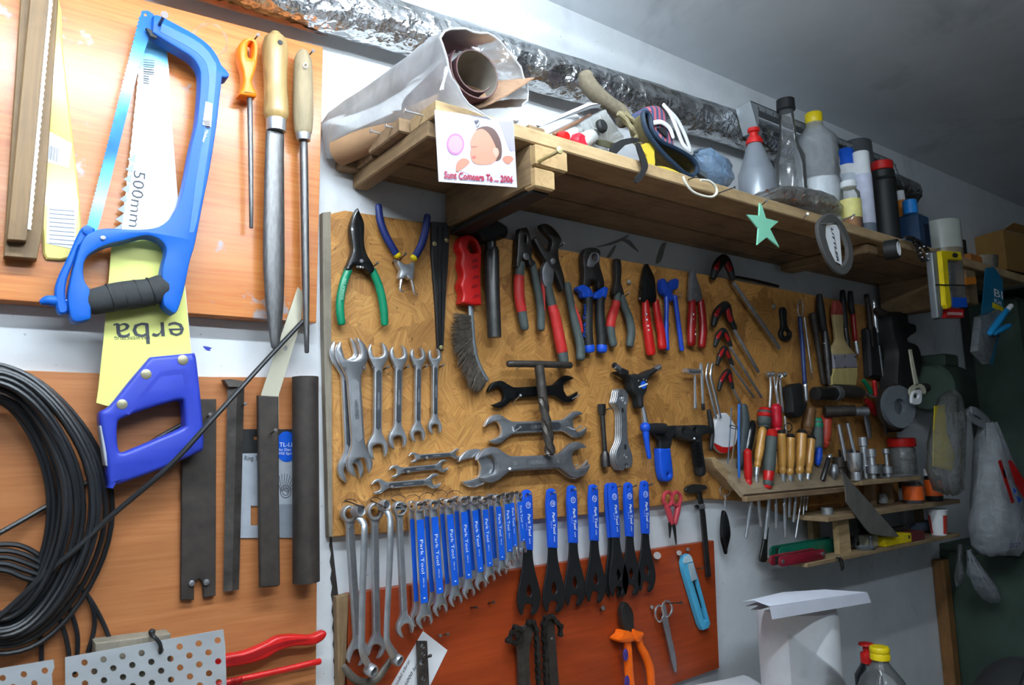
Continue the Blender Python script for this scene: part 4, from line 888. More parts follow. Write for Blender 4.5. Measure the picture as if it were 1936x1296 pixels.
def cranked(label, path, y, r, top, bot, rt, rb, m):
    t = thing('ring_spanner', label, 'spanner', at(bot, y), gR)
    Y = [y-.002, y-.006, y-.010, y-.010, y-.010, y-.010, y-.006][:len(path)]
    part('shaft', wtube(path, Y, r, 6, 12, .6), m, t)
    for c, rr, ax in ((top, rt, (.35,-1,.1)), (bot, rb, (.45,-1,-.35))):
        R = rr*mp(c, y); a = Vector(ax).normalized(); P = at(c, y)
        part('ring', MB().lathe([(R*.68,-.006),(R*.9,-.007),(R,-.004),(R,.004),(R*.9,.007),(R*.68,.006),(R*.64,0),(R*.68,-.006)], P, a, 24), m, t)
cranked('cranked double ring spanner, left of the two', [k1.p(350,560),k1.p(440,660),k1.p(455,850)]+k2((250,300),(240,800),(250,960),(300,1070)), LY-.02, [6,7,7.2,7.2,7.2,7.2,7], k1.p(340,430), k2.p(335,1140), 12, 12.5, CHD)
cranked('cranked double ring spanner with tubular lower end, right of the two', [k1.p(820,420),k1.p(900,540),k1.p(910,850)]+k2((528,100),(500,700),(510,860),(570,980)), LY-.02, [5.5,6.5,6.8,6.6,6.2,7,10], k1.p(790,335), k2.p(605,1030), 10.5, 11.5, CHD)
for p in ((k1.p(120,250),k1.p(300,235)), (k1.p(560,245),k1.p(690,240)), (k1.p(930,235),k1.p(1040,225))):
    nail(osb_board, p[0], (p[1][0]+14,p[1][1]+14), OF, .05)
for i, c in enumerate(((662,958),(709,955),(752,950),(781,950),(808,946),(832,941),(860,942))):   # pencilled rings on the board
    part('pencil_ring', MB().tube([at((c[0]+16*math.cos(a),c[1]+14*math.sin(a)), OF-.0003) for a in [math.radians(180+15*q) for q in range(11)]], .0004, 4), INK, osb_board)
# combination spanners with blue panels
PT = [ # ring, jaw, ring r, jaw r, half width, panel f0 f1
 ((793,958),(804,1171),9.8,17,8.2), ((820,955),(834,1150),9.6,15,8), ((849,952),(863,1133),9.2,14.2,7.8), ((876,948),(888,1119),9,13.4,7.4), ((896,947),(911,1104),8.2,12.2,7), ((916,947),(928,1092),7.8,11.4,7), ((941,942),(951,1079),7.2,10.6,6.8), ((958,939),(965,1064),7.2,9.6,7), ((967,938),(975,1052),6.4,8.6,5.6), ((982,937),(991,1040),5.6,7.4,6)]
ordn = ['first and longest','second','third','fourth','fifth','sixth','seventh','eighth','ninth','last and shortest']
gP = 'combination spanners with blue panels'
for i, (a, b, ra, rb, hw) in enumerate(PT):
    yf = -.050 if i != 8 else -.044
    spanner('spanner', ordn[i]+' blue-panelled combination spanner in the front row, counted from left', a, b, ra, rb, hw, yf+.006, .006, CHR, gP, ring=.66, tau=(0,14), panel=(BLU, .12, .86 if i < 7 else .84),
            writing=[('Park Tool', .30-.012*i, .60-.012*i, .42, WHT), ('MW-%d' % (16-i), .64-.012*i, .72-.012*i, .2, WHT), ('l', .81, .822, .26, WHT)])
    if i < 7:
        dx = Vector((0,.022,0)); A = at(a, yf+.022); # the one behind on the same nail
        pa, pb = (a[0]-13, a[1]-1), (b[0]-13, b[1]-4)
        spanner('spanner', ordn[i]+' blue-panelled combination spanner in the back row, behind the front one', pa, pb, ra, rb, hw*.95, yf+.024, .006, CHR, gP, ring=.66, tau=(0,14), panel=(BLU, .12, .86))
    if i < 9: nail(osb_board, (a[0]-22,a[1]+2), (a[0]+10,a[1]-6), OF, .052, .0015)
# cone spanners with blue dipped handles
CB = d3((160,108),(172,92),(188,86),(205,95),(214,112),(218,200),(220,330),(220,462,1),(166,458,1),(160,330),(154,200))
CS = d3((166,458,1),(220,460,1),(224,520),(234,580),(252,650),(266,710),(270,760),(264,800),(245,848),(218,868,1),(212,850),(220,820),(216,798),(180,793),(168,815),(160,855),(150,863,1),(134,825),(127,780),(132,720),(146,640),(158,570),(164,510))
CK = d3((197,672),(184,706),(186,735),(200,752),(213,738),(216,708)); CHOLE = d3(*ell((183,125),8,14,10))
y0 = -.034; T0, B0 = at(d3.p(186,86), y0), at(d3.p(222,867), y0); base = {}
for nme, q in (('b', CB), ('s', CS), ('k', CK), ('h', CHOLE)): base[nme] = [(Vector((at(p, y0).x-T0.x, at(p, y0).z-T0.z)), len(p) > 2) for p in q]
v0 = Vector((B0.x-T0.x, B0.z-T0.z))
def cone_spanner(label, top, bot, num, y=-.034):
    T, B = at(top, y), at(bot, y); v = Vector((B.x-T.x, B.z-T.z)); s = v.length/v0.length; ang = v0.angle_signed(v)
    M = Matrix.Rotation(-ang, 2)*s
    def tr(k, n): return cr([tuple(Vector((T.x, T.z))+M @ p)+((1,) if c else ()) for p, c in base[k]], n)
    t = thing('cone_spanner', label, 'spanner', (B.x, y, B.z), 'cone spanners with blue dipped handles')
    part('blade', MB().slab([tr('s', 3), tr('k', 3)], FXZ, y+.003, y, .0006), mat('phosphate_black', '#1c1d1f', .5, .3, .15, 60), t)
    part('grip', MB().slab([tr('b', 3), tr('h', 2)], FXZ, y+.0045, y-.0018, .0016, 2), BLUB, t, label='blue dipped handle')
    def w(dx, dy): q = at(d3.p(186+dx, 86+dy), y0); return Vector((T.x, T.z))+M @ Vector((q.x-T0.x, q.z-T0.z))
    yf = y-.0019
    if num:
        c = w(2,96); r = 5.6*mp(top, y); mb = MB(); n = 20
        mb.tube([(c.x+r*math.cos(2*math.pi*q/n), yf, c.y+r*math.sin(2*math.pi*q/n)) for q in range(n)], .0004, 4, closed=True); part('number_ring', mb, WHT, t)
        wtext(num, w(-6,104), w(10,103), 6*mp(top, y), yf, WHT, t); wtext('mm', w(-3,112), w(6,111), 1.6*mp(top, y), yf, WHT, t)
        wtext('Park Tool', w(-2,150), w(6,290), 6.2*mp(top, y), yf, WHT, t, .25, .02); wtext('usa', w(7,300), w(9,335), 4*mp(top, y), yf, WHT, t, .25); wtext('SCW-'+num, w(-12,205), w(-10,250), 2*mp(top, y), yf, WHT, t)
    return t
for i, (tp, bt, num, lb) in enumerate((((186,86),(222,867),'19','blue-handled cone spanner numbered 19, leftmost and largest'), ((337,78),(376,849),'18','blue-handled cone spanner numbered 18'), ((463,58),(505,808),'17','blue-handled cone spanner numbered 17'), ((596,52),(632,786),'16','blue-handled cone spanner numbered 16'), ((716,42),(778,752),'15','blue-handled cone spanner numbered 15, front of the overlapping pair'), ((812,40),(852,744),'14','blue-handled cone spanner numbered 14'), ((912,30),(945,720),'13','blue-handled cone spanner numbered 13, rightmost'))):
    cone_spanner(lb, d3.p(*tp), d3.p(*bt), num)
    nail(osb_board, d3.p(tp[0]-2,tp[1]+40), d3.p(tp[0]+(46 if i > 3 else 20),tp[1]+(22 if i > 3 else 26)), OF, .034)
cone_spanner('blue-handled cone spanner hidden behind number 15', d3.p(694,44), d3.p(752,754), None, -.024)
# note with metal strip
t = thing('paper_note', 'white handwritten note pinned under the combination spanners', 'note', at((790,1296), RF))
part('sheet', plate([(800,1194),(846,1230),(806,1312),(770,1350),(720,1330)], RF-.0005, .0006), PAPER, t)
text('model vibrat', (748,1302), (776,1250), 7, RF-.0013, INK, t, shear=.3); text('6000 lei', (768,1298), (790,1258), 7, RF-.0013, INK, t, shear=.3)
t = thing('metal_strip', 'grey drilled metal strip hanging over the white note', 'metal strip', at((800,1296), RF))
part('strip', plate([(789,1213),(808,1213),(814,1340),(792,1340)], RF-.006, .004, [ell(k2.p(873,890),4,4.5,10), ell(k2.p(877,970),4,4,10), ell(k2.p(865,1060),5,6,10), ell(k2.p(880,1225),4,5,10)], bev=.0006), RUST, t)
part('screw', wtube([k2.p(870,1065), k2.p(930,1005), k2.p(955,990)], [RF-.012,RF-.024,RF-.03], [1.6,1.6,3.6], 1, 8), DSTEEL, t)
solo('iron_hook', 'rough cast iron hook curved under the ring spanners', 'hook', wtube(k2((55,1105),(90,1150),(150,1220),(250,1268),(380,1245),(470,1140),(535,1040)), RF-.014, [6,7.5,8,8.5,8,7.5,6], 6, 12, .8), mat('cast_iron', '#6a645c', .6, .55, .35, 50, .5))
# chain whips
def chain(pts, y, parent, s=1.0):
    mb = MB(); P = [at(p, y) for p in pts]
    Q = [P[0]]; pitch = .0127*s; acc = 0
    for i in range(len(P)-1):
        d = (P[i+1]-P[i]); n = max(1, round(d.length/pitch))
        for k in range(1, n+1): Q.append(P[i]+d*(k/n))
    for i in range(len(Q)-1):
        a, b = Q[i], Q[i+1]; d = (b-a); L = d.length; d.normalize(); n = Vector((-d.z,0,d.x)); r = .0042*s
        lp = []
        for k in range(7): an = math.pi/2+math.pi*k/6; lp.append((r*math.cos(an), r*math.sin(an)))
        lp += [(L*.5, -r*.62)]
        for k in range(7): an = -math.pi/2+math.pi*k/6; lp.append((L+r*math.cos(an), r*math.sin(an)))
        lp += [(L*.5, r*.62)]
        off = .0034 if i % 2 else .0022
        for sg in (1, -1):
            mb.slab([lp], lambda u, v, dd: a+d*u+n*v+Vector((0,dd,0)), sg*off, sg*(off+.001))
    for q in Q: mb.lathe([(.0001,-.0055*s),(.0019,-.0055*s),(.0019,-.0046*s),(.0034*s,-.0022),(.0034*s,.0022),(.0019,.0046*s),(.0001,.0046*s)], q, (0,1,0), 8)
    return part('chain', mb, DSTEEL, parent)
t = thing('chain_whip', 'left dark chain whip with loose chain at its right', 'chain whip', at((992,1296), RF), 'chain whips on the red-brown board')
part('handle', plate(k5((385,400),(430,370),(520,375),(560,330),(650,345),(648,480),(600,700),(592,870),(612,1296),(625,1600),(445,1600),(430,1296),(420,900),(395,650)), RF-.008, .006, bev=.0008), RUST, t)
chain(k5((480,430),(370,385),(325,475),(255,600),(365,635),(465,580)), RF-.018, t); chain(k5((575,310),(640,305),(695,430),(700,560),(710,690),(712,810),(720,940),(722,1060),(730,1190),(730,1330)), RF-.018, t)
t = thing('chain_whip', 'right dark chain whip with chain down its left side', 'chain whip', at((1047,1296), RF), 'chain whips on the red-brown board')
part('handle', plate(k5((850,250),(930,235),(985,320),(1000,530),(1060,1296),(1085,1600),(945,1600),(920,1296),(880,700),(852,400)), RF-.008, .006, bev=.0008), BAR, t)
part('rivet', disc(k5.p(940,565), 2.4, RF-.014, .0012), CHR, t)
chain(k5((935,215),(850,235),(810,350),(816,470),(822,600),(834,720),(838,850),(840,970),(842,1090),(848,1210),(855,1330)), RF-.018, t); chain(k5((945,215),(1010,305),(1075,370),(1075,500)), RF-.018, t)
# orange diagonal cutters
t = pliers('diagonal_cutters', 'diagonal cutters with fat bright orange handles and purple inlays', RF-.014,
  [(d3((785,795),(798,783),(820,800),(845,850),(848,930),(855,975),(830,990),(790,965),(775,880),(772,830)), .011, DSTEEL, (), 2)],
  [(d3((800,985),(806,1040),(810,1120),(815,1220),(830,1330),(840,1420)), [9,8.5,9.5,10,9,8], ORGB, .85), (d3((872,985),(885,1050),(920,1120),(945,1200),(955,1330),(958,1400)), [8,8,9.2,9.5,8.6,8], ORGB, .85)], cat='cutters')
part('thumb_guard', plate(d3((750,1015),(780,985),(790,962),(840,970),(858,1018),(840,1032),(770,1035)), RF-.004, .022, sm=3, bev=.005, steps=2), ORGB, t)
part('thumb_guard', plate(d3((845,950),(880,965),(912,972),(905,1000),(880,1035),(850,1010)), RF-.006, .018, sm=3, bev=.004, steps=2), ORGB, t)
for c in ((797,1110,15,40), (806,1275,15,40)):
    part('grip_inlay', plate(d3(*ell(c[:2], c[2], c[3], 14)), RF-.0222, .0016, bev=.0006), mat('purple_rubber', '#41327e', .5), t, label='purple oval inlay')
part('cutting_edge', plate(d3((798,788),(803,786),(806,850),(800,870),(797,850)), RF-.0192, .0005), BLK, t)
nail(red_board, d3.p(640,830), d3.p(655,820), RF, .01, .002); nail(red_board, d3.p(985,510), d3.p(990,495), RF, .012, .0035); nail(red_board, d3.p(1120,490), d3.p(1125,478), RF, .01, .0025)
for a, b in (((1172,462),(1178,475)), ((950,820),(985,815))): nail(red_board, d3.p(*a), d3.p(a[0]+8,a[1]-6), RF, .008, .0018)
for q in ((962,725,1055,720),(1235,655,1320,640),(480,1150,505,1150),(560,1140,620,1130)):
    nail(red_board, k4.p(q[0],q[1]), k4.p(q[2],q[3]), RF, .014, .0012)
# silver scissors
def scissors(name, label, y, loops, blades, m, mloop, cat='scissors', rr=.0022):
    t = thing(name, label, cat, at(blades[0][len(blades[0])//2][:2], y))
    for lp in loops: part('finger_loop', MB().tube([at(p, y) for p in lp], rr, 8, closed=True), mloop, t)
    for i, b in enumerate(blades): part('blade', plate(b, y+.002-.002*i, .002, sm=2, bev=.0004), m, t)
    return t
scissors('scissors', 'small steel scissors hanging on a nail over the red-brown board', RF-.012, [d3(*ell((1003,852),26,50,18)), d3(*ell((1050,822),31,48,18,.3))],
  [d3((1022,800),(1042,800),(1060,900),(1080,1000),(1105,1130),(1112,1190),(1103,1222),(1085,1180),(1060,1060),(1040,960)), d3((1020,880),(1045,870),(1062,950),(1080,1000),(1108,1130),(1108,1200),(1098,1215),(1075,1120),(1050,1000))], STEEL, CHR)
nail(red_board, d3.p(1050,790), d3.p(1138,786), RF, .05, .0015)
# pink scissors
t = scissors('scissors', 'scissors with red-pink plastic loops at the strand board edge', OF-.014, [d3(*ell((1055,143),28,42,16)), d3(*ell((1108,143),28,42,16))],
  [d3((1082,290),(1100,285),(1108,340),(1112,420),(1106,418),(1092,340)), d3((1062,290),(1080,290),(1078,340),(1072,385),(1068,380),(1064,330))], DSTEEL, mat('pink_red_plastic', '#b33a45', .35), rr=.0038)
part('handle', wtube(d3((1048,185),(1062,230),(1078,295)), OF-.014, [6,6,5], 4, 10), MATS['pink_red_plastic'], t); part('handle', wtube(d3((1120,185),(1112,230),(1098,295)), OF-.012, [6,6,5], 4, 10), MATS['pink_red_plastic'], t)
part('pivot', disc(d3.p(1090,212), 3, OF-.02, .001), CHD, t)
# caliper
t = thing('caliper', 'dark steel vernier caliper hanging across strand board and wall', 'caliper', at(d3.p(1310,630), -.03))
part('beam', plate(d3((1240,85),(1262,80),(1275,150),(1290,240),(1325,625),(1298,630),(1262,240)), -.024, .004, bev=.0004), DSTEEL, t)
part('fixed_jaw', plate(d3((1165,90),(1185,65),(1230,52),(1290,60),(1302,80),(1262,95),(1230,110),(1190,108)), -.023, .006, sm=2, bev=.001), DSTEEL, t)
part('slider', plate(d3((1232,185),(1285,172),(1290,205),(1240,212)), -.022, .008, bev=.001), STEEL, t); part('thumb_screw', wtube(d3((1232,190),(1240,192)), -.03, 3.5, 1, 10), BLKG, t)
# black feather keyring
t = thing('keyring', 'black feather-shaped pendant on a split ring and chain', 'keyring', at(d3.p(1425,488), -.024))
part('split_ring', MB().tube([at(p, -.024) for p in d3(*ell((1410,90),32,36,20))], .0012, 8, closed=True), CHR, t)
P = [d3.p(1412+2*math.sin(i), 125+i*9) for i in range(11)]; mb = MB()
for i, p in enumerate(P): mb.tube([at((p[0]+1.7*math.cos(a)*(1 if i%2 else .5), p[1]+2.2*math.sin(a)), -.024) for a in [2*math.pi*q/10 for q in range(10)]], .0005, 5, closed=True)
part('chain', mb, CHD, t)
part('pendant', plate(d3((1408,225),(1422,228),(1440,290),(1448,360),(1440,410),(1432,440),(1425,488,1),(1412,440),(1402,400),(1398,330)), -.019, .009, sm=3, bev=.003, steps=2), BLKG, t)
# box cutter
t = thing('box_cutter', 'light blue plastic snap-off cutter at the red-brown board edge', 'cutter', at(d3.p(1295,958), RF))
CYN = mat('cyan_plastic', '#4da9cf', .35, 0, .08, 40)
part('body', plate(d3((1150,540),(1158,500),(1190,485,1),(1205,500),(1250,650),(1322,915,1),(1310,945,1),(1275,958,1),(1256,925),(1160,600)), RF-.003, .011, [d3((1208,640),(1226,632),(1300,895),(1284,905))], sm=1, bev=.002, steps=2), CYN, t)
part('end_cap', plate(d3((1152,535),(1160,502),(1190,487),(1204,505),(1212,530),(1160,545)), RF-.0135, .0015, sm=1), mat('pale_cyan', '#b9d4de', .4), t, label='pale end cap')
part('slider', plate(d3((1185,550),(1215,540),(1240,640),(1208,655)), RF-.013, .004, bev=.001), mat('grey_slider', '#9fb0b8', .4), t)
pts = [d3.p(1215,650)]+[d3.p(1232+i*2.3+(8 if i%2 else 0), 655+i*7.5) for i in range(32)]+[d3.p(1292,900)]
part('blade_rail', plate(pts, RF-.006, .003), DSTEEL, t)
nail(red_board, d3.p(1235,575), d3.p(1268,572), RF, .025)
# ------------------------------------------------------------------ plank shelf under the pipe
SZ, ST, SF = 1.884, 1.906, -.258
shelf = thing('plank_shelf', 'rough pine plank shelf on battens over the strand board', 'shelf', (1.3, 0, SZ))
for i, (y0, y1, x0, dz) in enumerate(((SF, -.190, .470, 0), (-.184, -.088, .455, .001), (-.084, -.030, .462, -.001), (-.027, -.001, .44, .0))):
    part('plank', MB().aabb((x0, y0, SZ+dz), (2.46-.02*i, y1, ST+dz), .002), PLKF if i == 0 else PLK, shelf, label='pale front plank' if i == 0 else None)
part('end_batten', MB().aabb((.468, -.240, SZ-.024), (.492, -.004, SZ), .002), BEAM, shelf)
part('cross_beam', MB().aabb((.630, SF+.004, 1.820), (.668, -.019, SZ-.0005), .003), BEAM, shelf)
part('front_block', MB().aabb((.631, SF-.006, 1.848), (.691, SF+.030, SZ-.003), .003), ENDG, shelf, label='end-grain block with a screw')
part('front_block', MB().aabb((.631, SF-.004, 1.816), (.667, SF+.020, 1.847), .003), ENDG, shelf, label='pale end-grain beam end')
part('cross_beam', MB().aabb((1.595, SF+.02, 1.861), (1.640, -.019, SZ-.0005), .003), BEAM, shelf)
part('cross_beam', MB().aabb((2.070, SF+.01, 1.790), (2.125, -.019, SZ-.0005), .003), BEAM, shelf)
part('screw', MB().tube([at(c4.p(1255,925), -.262), at(c4.p(1375,862), -.30)], [.0026,.0026], 8).lathe([(.0001,0),(.0058,0),(.0052,.002),(.0001,.0026)], at(c4.p(1378,858), -.30), (-.1,-1,.1), 14), mat('zinc_screw', '#b7ad7c', .35, .8), shelf)
kb = Z(600,170,6.453)
for a, b, y in (((1280,310),(1070,255),-.225), ((1000,480),(835,440),-.165), ((830,550),(650,502),-.125), ((620,690),(440,655),-.07), ((460,760),(290,728),-.025)):
    p, q = at(kb.p(*b), y), at(kb.p(*a), y); mb = MB().tube([q+(q-p)*.2, p], .0013, 7); mb.lathe([(.0001,0),(.0032,0),(.0032,.001),(.0001,.0012)], p, p-q, 10); part('nail', mb, MATS['zinc_screw'] if False else CHD, shelf)
t = thing('shelf_bracket', 'black steel angle bracket under the near end of the shelf', 'bracket', (.65,-.02,1.70))
part('wall_leg', plate(c5((838,190,1),(968,200,1),(965,400),(940,800),(925,1135),(885,1135),(868,800),(838,420)), OF-.0005, .006, bev=.001), BLK, t)
part('leg_rib', plate(c5((885,230),(895,230),(905,1090),(898,1090)), OF-.0065, .004), BLK, t); part('leg_rib', plate(c5((925,230),(935,230),(915,1090),(908,1090)), OF-.0065, .004), BLK, t)
part('arm', MB().box((.635,-.024,1.806), (.030,0,0), (0,-.226,.006), (0,0,.008), .001), BLK, t)
pass
for q in ((860,352),(948,325),(910,1112)): part('screw', disc(c5.p(*q), 4.5, OF-.0065, .0015, bev=.0006), MATS['zinc_screw'], t)
# photo card
CYD = -.2602
t = thing('photo_card', 'printed baby photo card stuck to the shelf front', 'card', at((900,356), CYD))
part('card', plate([(821.6,208),(971,229),(977.6,354.5),(829.6,343.5)], CYD+.0006, .0006), mat('card_white', '#b3b0c0', .4, 0, .03, 20), t)
cc = lambda *p: c4(*p)
def pr(name, pts, col, k=1, sm=3, rough=.45): part(name, plate(cc(*pts), CYD-.0002*k, .0002, sm=sm), mat('print_'+col[1:], col, rough, 0, .04, 30), t, 0)
pr('printed_backdrop', ((1035,690,1),(1116,692,1),(1128,860,1),(1100,860),(1075,800)), '#8f8a98', 1)
pr('printed_blanket', ((800,960),(860,940),(930,930),(1000,910),(1080,905),(1128,900,1),(1136,1030,1),(1000,1030),(880,1000)), '#aca3b2', 1)
pr('printed_hair', ((905,745),(930,725),(970,720),(1010,740),(1040,790),(1052,850),(1045,905),(1010,915),(985,840),(960,770)), '#4a322b', 2)
pr('printed_face', ((905,745),(940,735),(975,760),(1000,800),(1020,850),(1025,895),(1000,930),(950,940),(905,935),(882,915),(872,880),(876,845),(872,810),(885,775)), '#b57862', 3)
pr('printed_ear', ((1005,845),(1025,845),(1035,870),(1025,895),(1010,890),(1000,865)), '#d28f7c', 4)
pr('printed_eye', ((876,835),(900,832),(915,836),(900,842),(880,842)), '#8d5c50', 4); pr('printed_mouth', ((882,895),(895,888),(905,895),(898,905),(885,905)), '#b2524e', 4)
pr('printed_hand', ((790,970),(795,930),(820,905),(850,905),(868,925),(850,945),(830,960),(800,980)), '#b0705c', 3); pr('printed_hand', ((1055,905),(1070,890),(1100,890),(1118,905),(1105,925),(1085,935),(1065,925)), '#b0705c', 3)
pr('printed_seal', tuple(ell((787,822),50,62,18)), '#9c6595', 2); pr('printed_seal', tuple(ell((787,822),40,50,18)), '#b184aa', 3)
CRIM = mat('crimson_print', '#8e0f2e', .5)
text('Sunt Comoara Ta ... 2006', c4.p(722,1015), c4.p(1116,1042), 13, CYD-.0012, CRIM, t, shear=.25, bold=.03)
part('map_pin', wtube(c4((905,685),(918,700),(912,720)), CYD-.002, [4,3,1.5], 2, 8), CHD, t)
# polythene bag with sandpaper rolls
SAND = mat('sandpaper_grit', '#4a2a2e', .9, 0, .3, 220, .4); SBACK_SHADED = mat('sandpaper_back_shaded', '#7d766c', .8, 0, .15, 30)  # back paper toned darker: shade inside the roll is in its colour
def spiral(C, ax, up, r, L, turns, a0, th, m1=None, name=None, label=None, cat=None):
    ax = Vector(ax).normalized(); u = Vector(up); u = (u-ax*u.dot(ax)).normalized(); w = ax.cross(u); n = int(turns*30); rows = []; mb = MB()
    for i in range(n+1):
        a = a0+2*math.pi*turns*i/n; rr = r*(.70+.36*i/n); rows.append([Vector(C)+(u*math.cos(a)+w*math.sin(a))*(rr+o)+ax*l for o, l in ((0,0),(0,L),(th,L),(th,0))])
    mb.grid(rows, True); return solo(name, label, cat, mb, m1) if name else mb
a0 = at((900,137), -.25); ax = Vector((.06,1,.0))
_r = spiral(a0, ax, (0,0,1), .038, .16, 1.5, 2.2, .0014, SAND, 'sandpaper_roll', 'dark maroon sandpaper roll inside the clear bag', 'sandpaper'); part('paper_lining', spiral(a0, ax, (0,0,1), .0376, .158, 1.5, 2.2, .0004), SBACK_SHADED, _r, label='paper lining toned darker for inner shade')
mb = MB(); P = [at(p, y) for p, y in (((868,200),-.225),((905,205),-.24),((950,186),-.25),((985,165),-.25),((1012,148),-.25),((1028,150),-.25))]; rows = []
for p in cr3(P, 4): rows.append([p, p+Vector((-.07,.07,.0))])
mb.grid(rows); b = len(mb.v); mb.grid([[q+Vector((0,0,.0016)) for q in r] for r in rows])
solo('sandpaper_sheet', 'loose curled sandpaper sheet in the mouth of the bag', 'sandpaper', mb, mat('sand_brown', '#8b6d55', .85, 0, .2, 100))
for lb, A, B, r, m in (('long pale brown paper roll lying in the back of the bag', at((838,205),-.20), at((640,288),-.03), .021, mat('brown_roll', '#a07d5c', .8, 0, .2, 12)),):
    solo('paper_roll', lb, 'paper roll', MB().lathe([(r*.8,0),(r,0),(r,(B-A).length),(r*.8,(B-A).length),(r*.8,0)], A, B-A, 20), m)
solo('string', 'white thread tied round the sandpaper roll', 'string', MB().tube(cr3([at(p, -.262) for p in c4((700,515),(722,450),(730,390),(745,385),(735,420),(720,470),(715,512))], 5), .0012, 6), WHT)
def film(name, alpha, col='#e9eef0', rough=.18, sc=24, bs=.5): return shell(name, alpha, col, rough, sc, bs)
FILM = film('polythene', .52, '#f6f8f9', .34, 9, .18)
random.seed(5)
def bagrings(rings, seg=30, noise=.004, end=True):
    rows = []
    ph = [random.uniform(0, 6.28) for _ in range(6)]
    for i, (c, n, up, ra, rb) in enumerate(rings):
        n = Vector(n).normalized(); u = Vector(up); u = (u-n*u.dot(n)).normalized(); w = n.cross(u); row = []
        for k in range(seg):
            a = 2*math.pi*k/seg; f = 1+.06*math.sin(3*a+ph[0]+i*.5)+.05*math.sin(5*a+ph[1]-i*.7)+.03*math.sin(9*a+ph[2]+i)
            row.append(Vector(c)+(w*math.cos(a)*ra+u*math.sin(a)*rb)*f+Vector((random.uniform(-noise,noise),random.uniform(-noise,noise),random.uniform(-noise,noise))))
        rows.append(row)
    return MB().grid(rows, True)
R_ = [(at((612,268),-.01), (1,-.5,.2), (0,0,1), .010, .030), (at((632,258),-.02), (1,-.7,.2), (0,0,1), .028, .034), (at((668,240),-.045), (1,-.8,.2), (0,0,1), .040, .036), (at((715,218),-.09), (.9,-.9,.2), (0,0,1), .048, .040), (at((765,190),-.14), (.9,-.9,.15), (0,0,1), .054, .046), (at((820,165),-.19), (.8,-.9,.1), (0,0,1), .066, .054), (at((872,152),-.225), (.5,-1,.0), (0,0,1), .080, .058), (at((925,146),-.262), (.3,-1,-.05), (0,0,1), .092, .062)]
_g = bagrings(R_, 34, .0015); _rim = MB().tube(_g.v[-34:], .0016, 6, closed=True)
_bag = solo('plastic_bag', 'large clear polythene bag of sandpaper rolls on the near shelf end', 'bag', _g, FILM, smooth=60); part('mouth_rim', _rim, shell('bag_rim', .8, '#f4f6f7', .3), _bag)
# things lying on the shelf
t = thing('metal_ruler', 'white-edged steel saw blade leaning up over the shelf front', 'blade', at(d7.p(60,525), -.2))
part('blade', plate(d7((60,515),(430,360),(520,372),(515,388),(450,400),(70,535)), -.2, .003, bev=.0004), CHD, t); part('white_edge', plate(d7((55,520),(430,358),(500,365),(440,378),(90,528)), -.2035, .002), WHT, t)
mk = 'markers lying on the shelf front'
for lb, a, b, r, m, capm, cr_ in (('white marker pen lying on the shelf front', (105,575), (335,470), 7, WHT, None, 0), ('brown pencil beside the white marker', (180,585), (440,452), 3.2, mat('pencil_brown', '#7d5a45', .5), None, 0), ('marker with a shiny red cap facing the room', (262,604), (352,556), 9, mat('marker_body', '#d6d2cf', .4), REDP, 11), ('tube with a faceted crimson cap facing the room', (378,640), (470,596), 14, mat('tube_body', '#c9c9c6', .4), mat('crimson_cap', '#b01f30', .4), 16.5)):
    y0, y1 = -.235, -.17; t = thing('marker', lb, 'marker', at(d7.p(*a), y0), mk)
    part('barrel', wtube([d7.p(*a), d7.p(*b)], [y0, y1], r, 1, 14), m, t)
    if capm: part('cap', MB().lathe([(.0001,-.004),(cr_*mp(d7.p(*a),y0)*.7,-.004),(cr_*mp(d7.p(*a),y0),.002),(cr_*mp(d7.p(*a),y0),.014),(.001,.016)], at(d7.p(*a), y0-.006), (-.1,1,.1), 14), capm, t)
solo('wood_scrap', 'small dark wood scrap on the near shelf corner', 'wood', MB().box(at(d7.p(0,545), -.24), (.03,0,0), (0,.06,0), (.0,0,.006)), BEAM)
t = thing('clear_case', 'transparent plastic case with a black ribbed knob', 'case', at(d7.p(500,690), -.2))
part('shell', plate(d7((310,600),(345,520),(540,402),(575,420),(665,560),(700,610),(640,700),(480,700),(330,680)), -.13, .07, sm=2, bev=.008, steps=2), film('case_plastic', .3, '#dfe3df', .1, 12, .2), t)
kp = at(d7.p(512,535), -.205); part('knob', MB().lathe([(.0115,0),(.0115,.006),(.009,.009),(.0001,.0095)], kp, (.15,-1,.1), 20), BLK, t)
part('lid_disc', MB().lathe([(.017,0),(.017,.008),(.014,.01),(.0001,.01)], at(d7.p(552,680), -.215), (0,-.5,1), 20), mat('olive_dark', '#3c3a26', .5), t, label='dark olive round lid')
solo('cloth_sleeve', 'grey felt-like finger sleeve standing up on the shelf', 'sleeve', wtube(d7((405,160),(430,230),(500,310),(580,370),(660,430),(690,500)), -.19, [13,15.5,15,13,14,15], 6, 16), mat('felt_grey', '#6e6554', .95, 0, .25, 120, .5))
mb = MB()
for k in range(5):
    mb.tube(cr3([at((p[0]+random.uniform(-3,3), p[1]+random.uniform(-2,2)), -.205-.004*k) for p in d7((650,430),(690,490),(740,540),(790,590),(830,640),(790,660),(760,620),(800,560),(760,500),(690,440))], 4), .0042, 7)
solo('knotted_strap', 'knotted beige netting strap beside the grey sleeve', 'strap', mb, mat('net_beige', '#8d8263', .9, 0, .3, 160, .5))
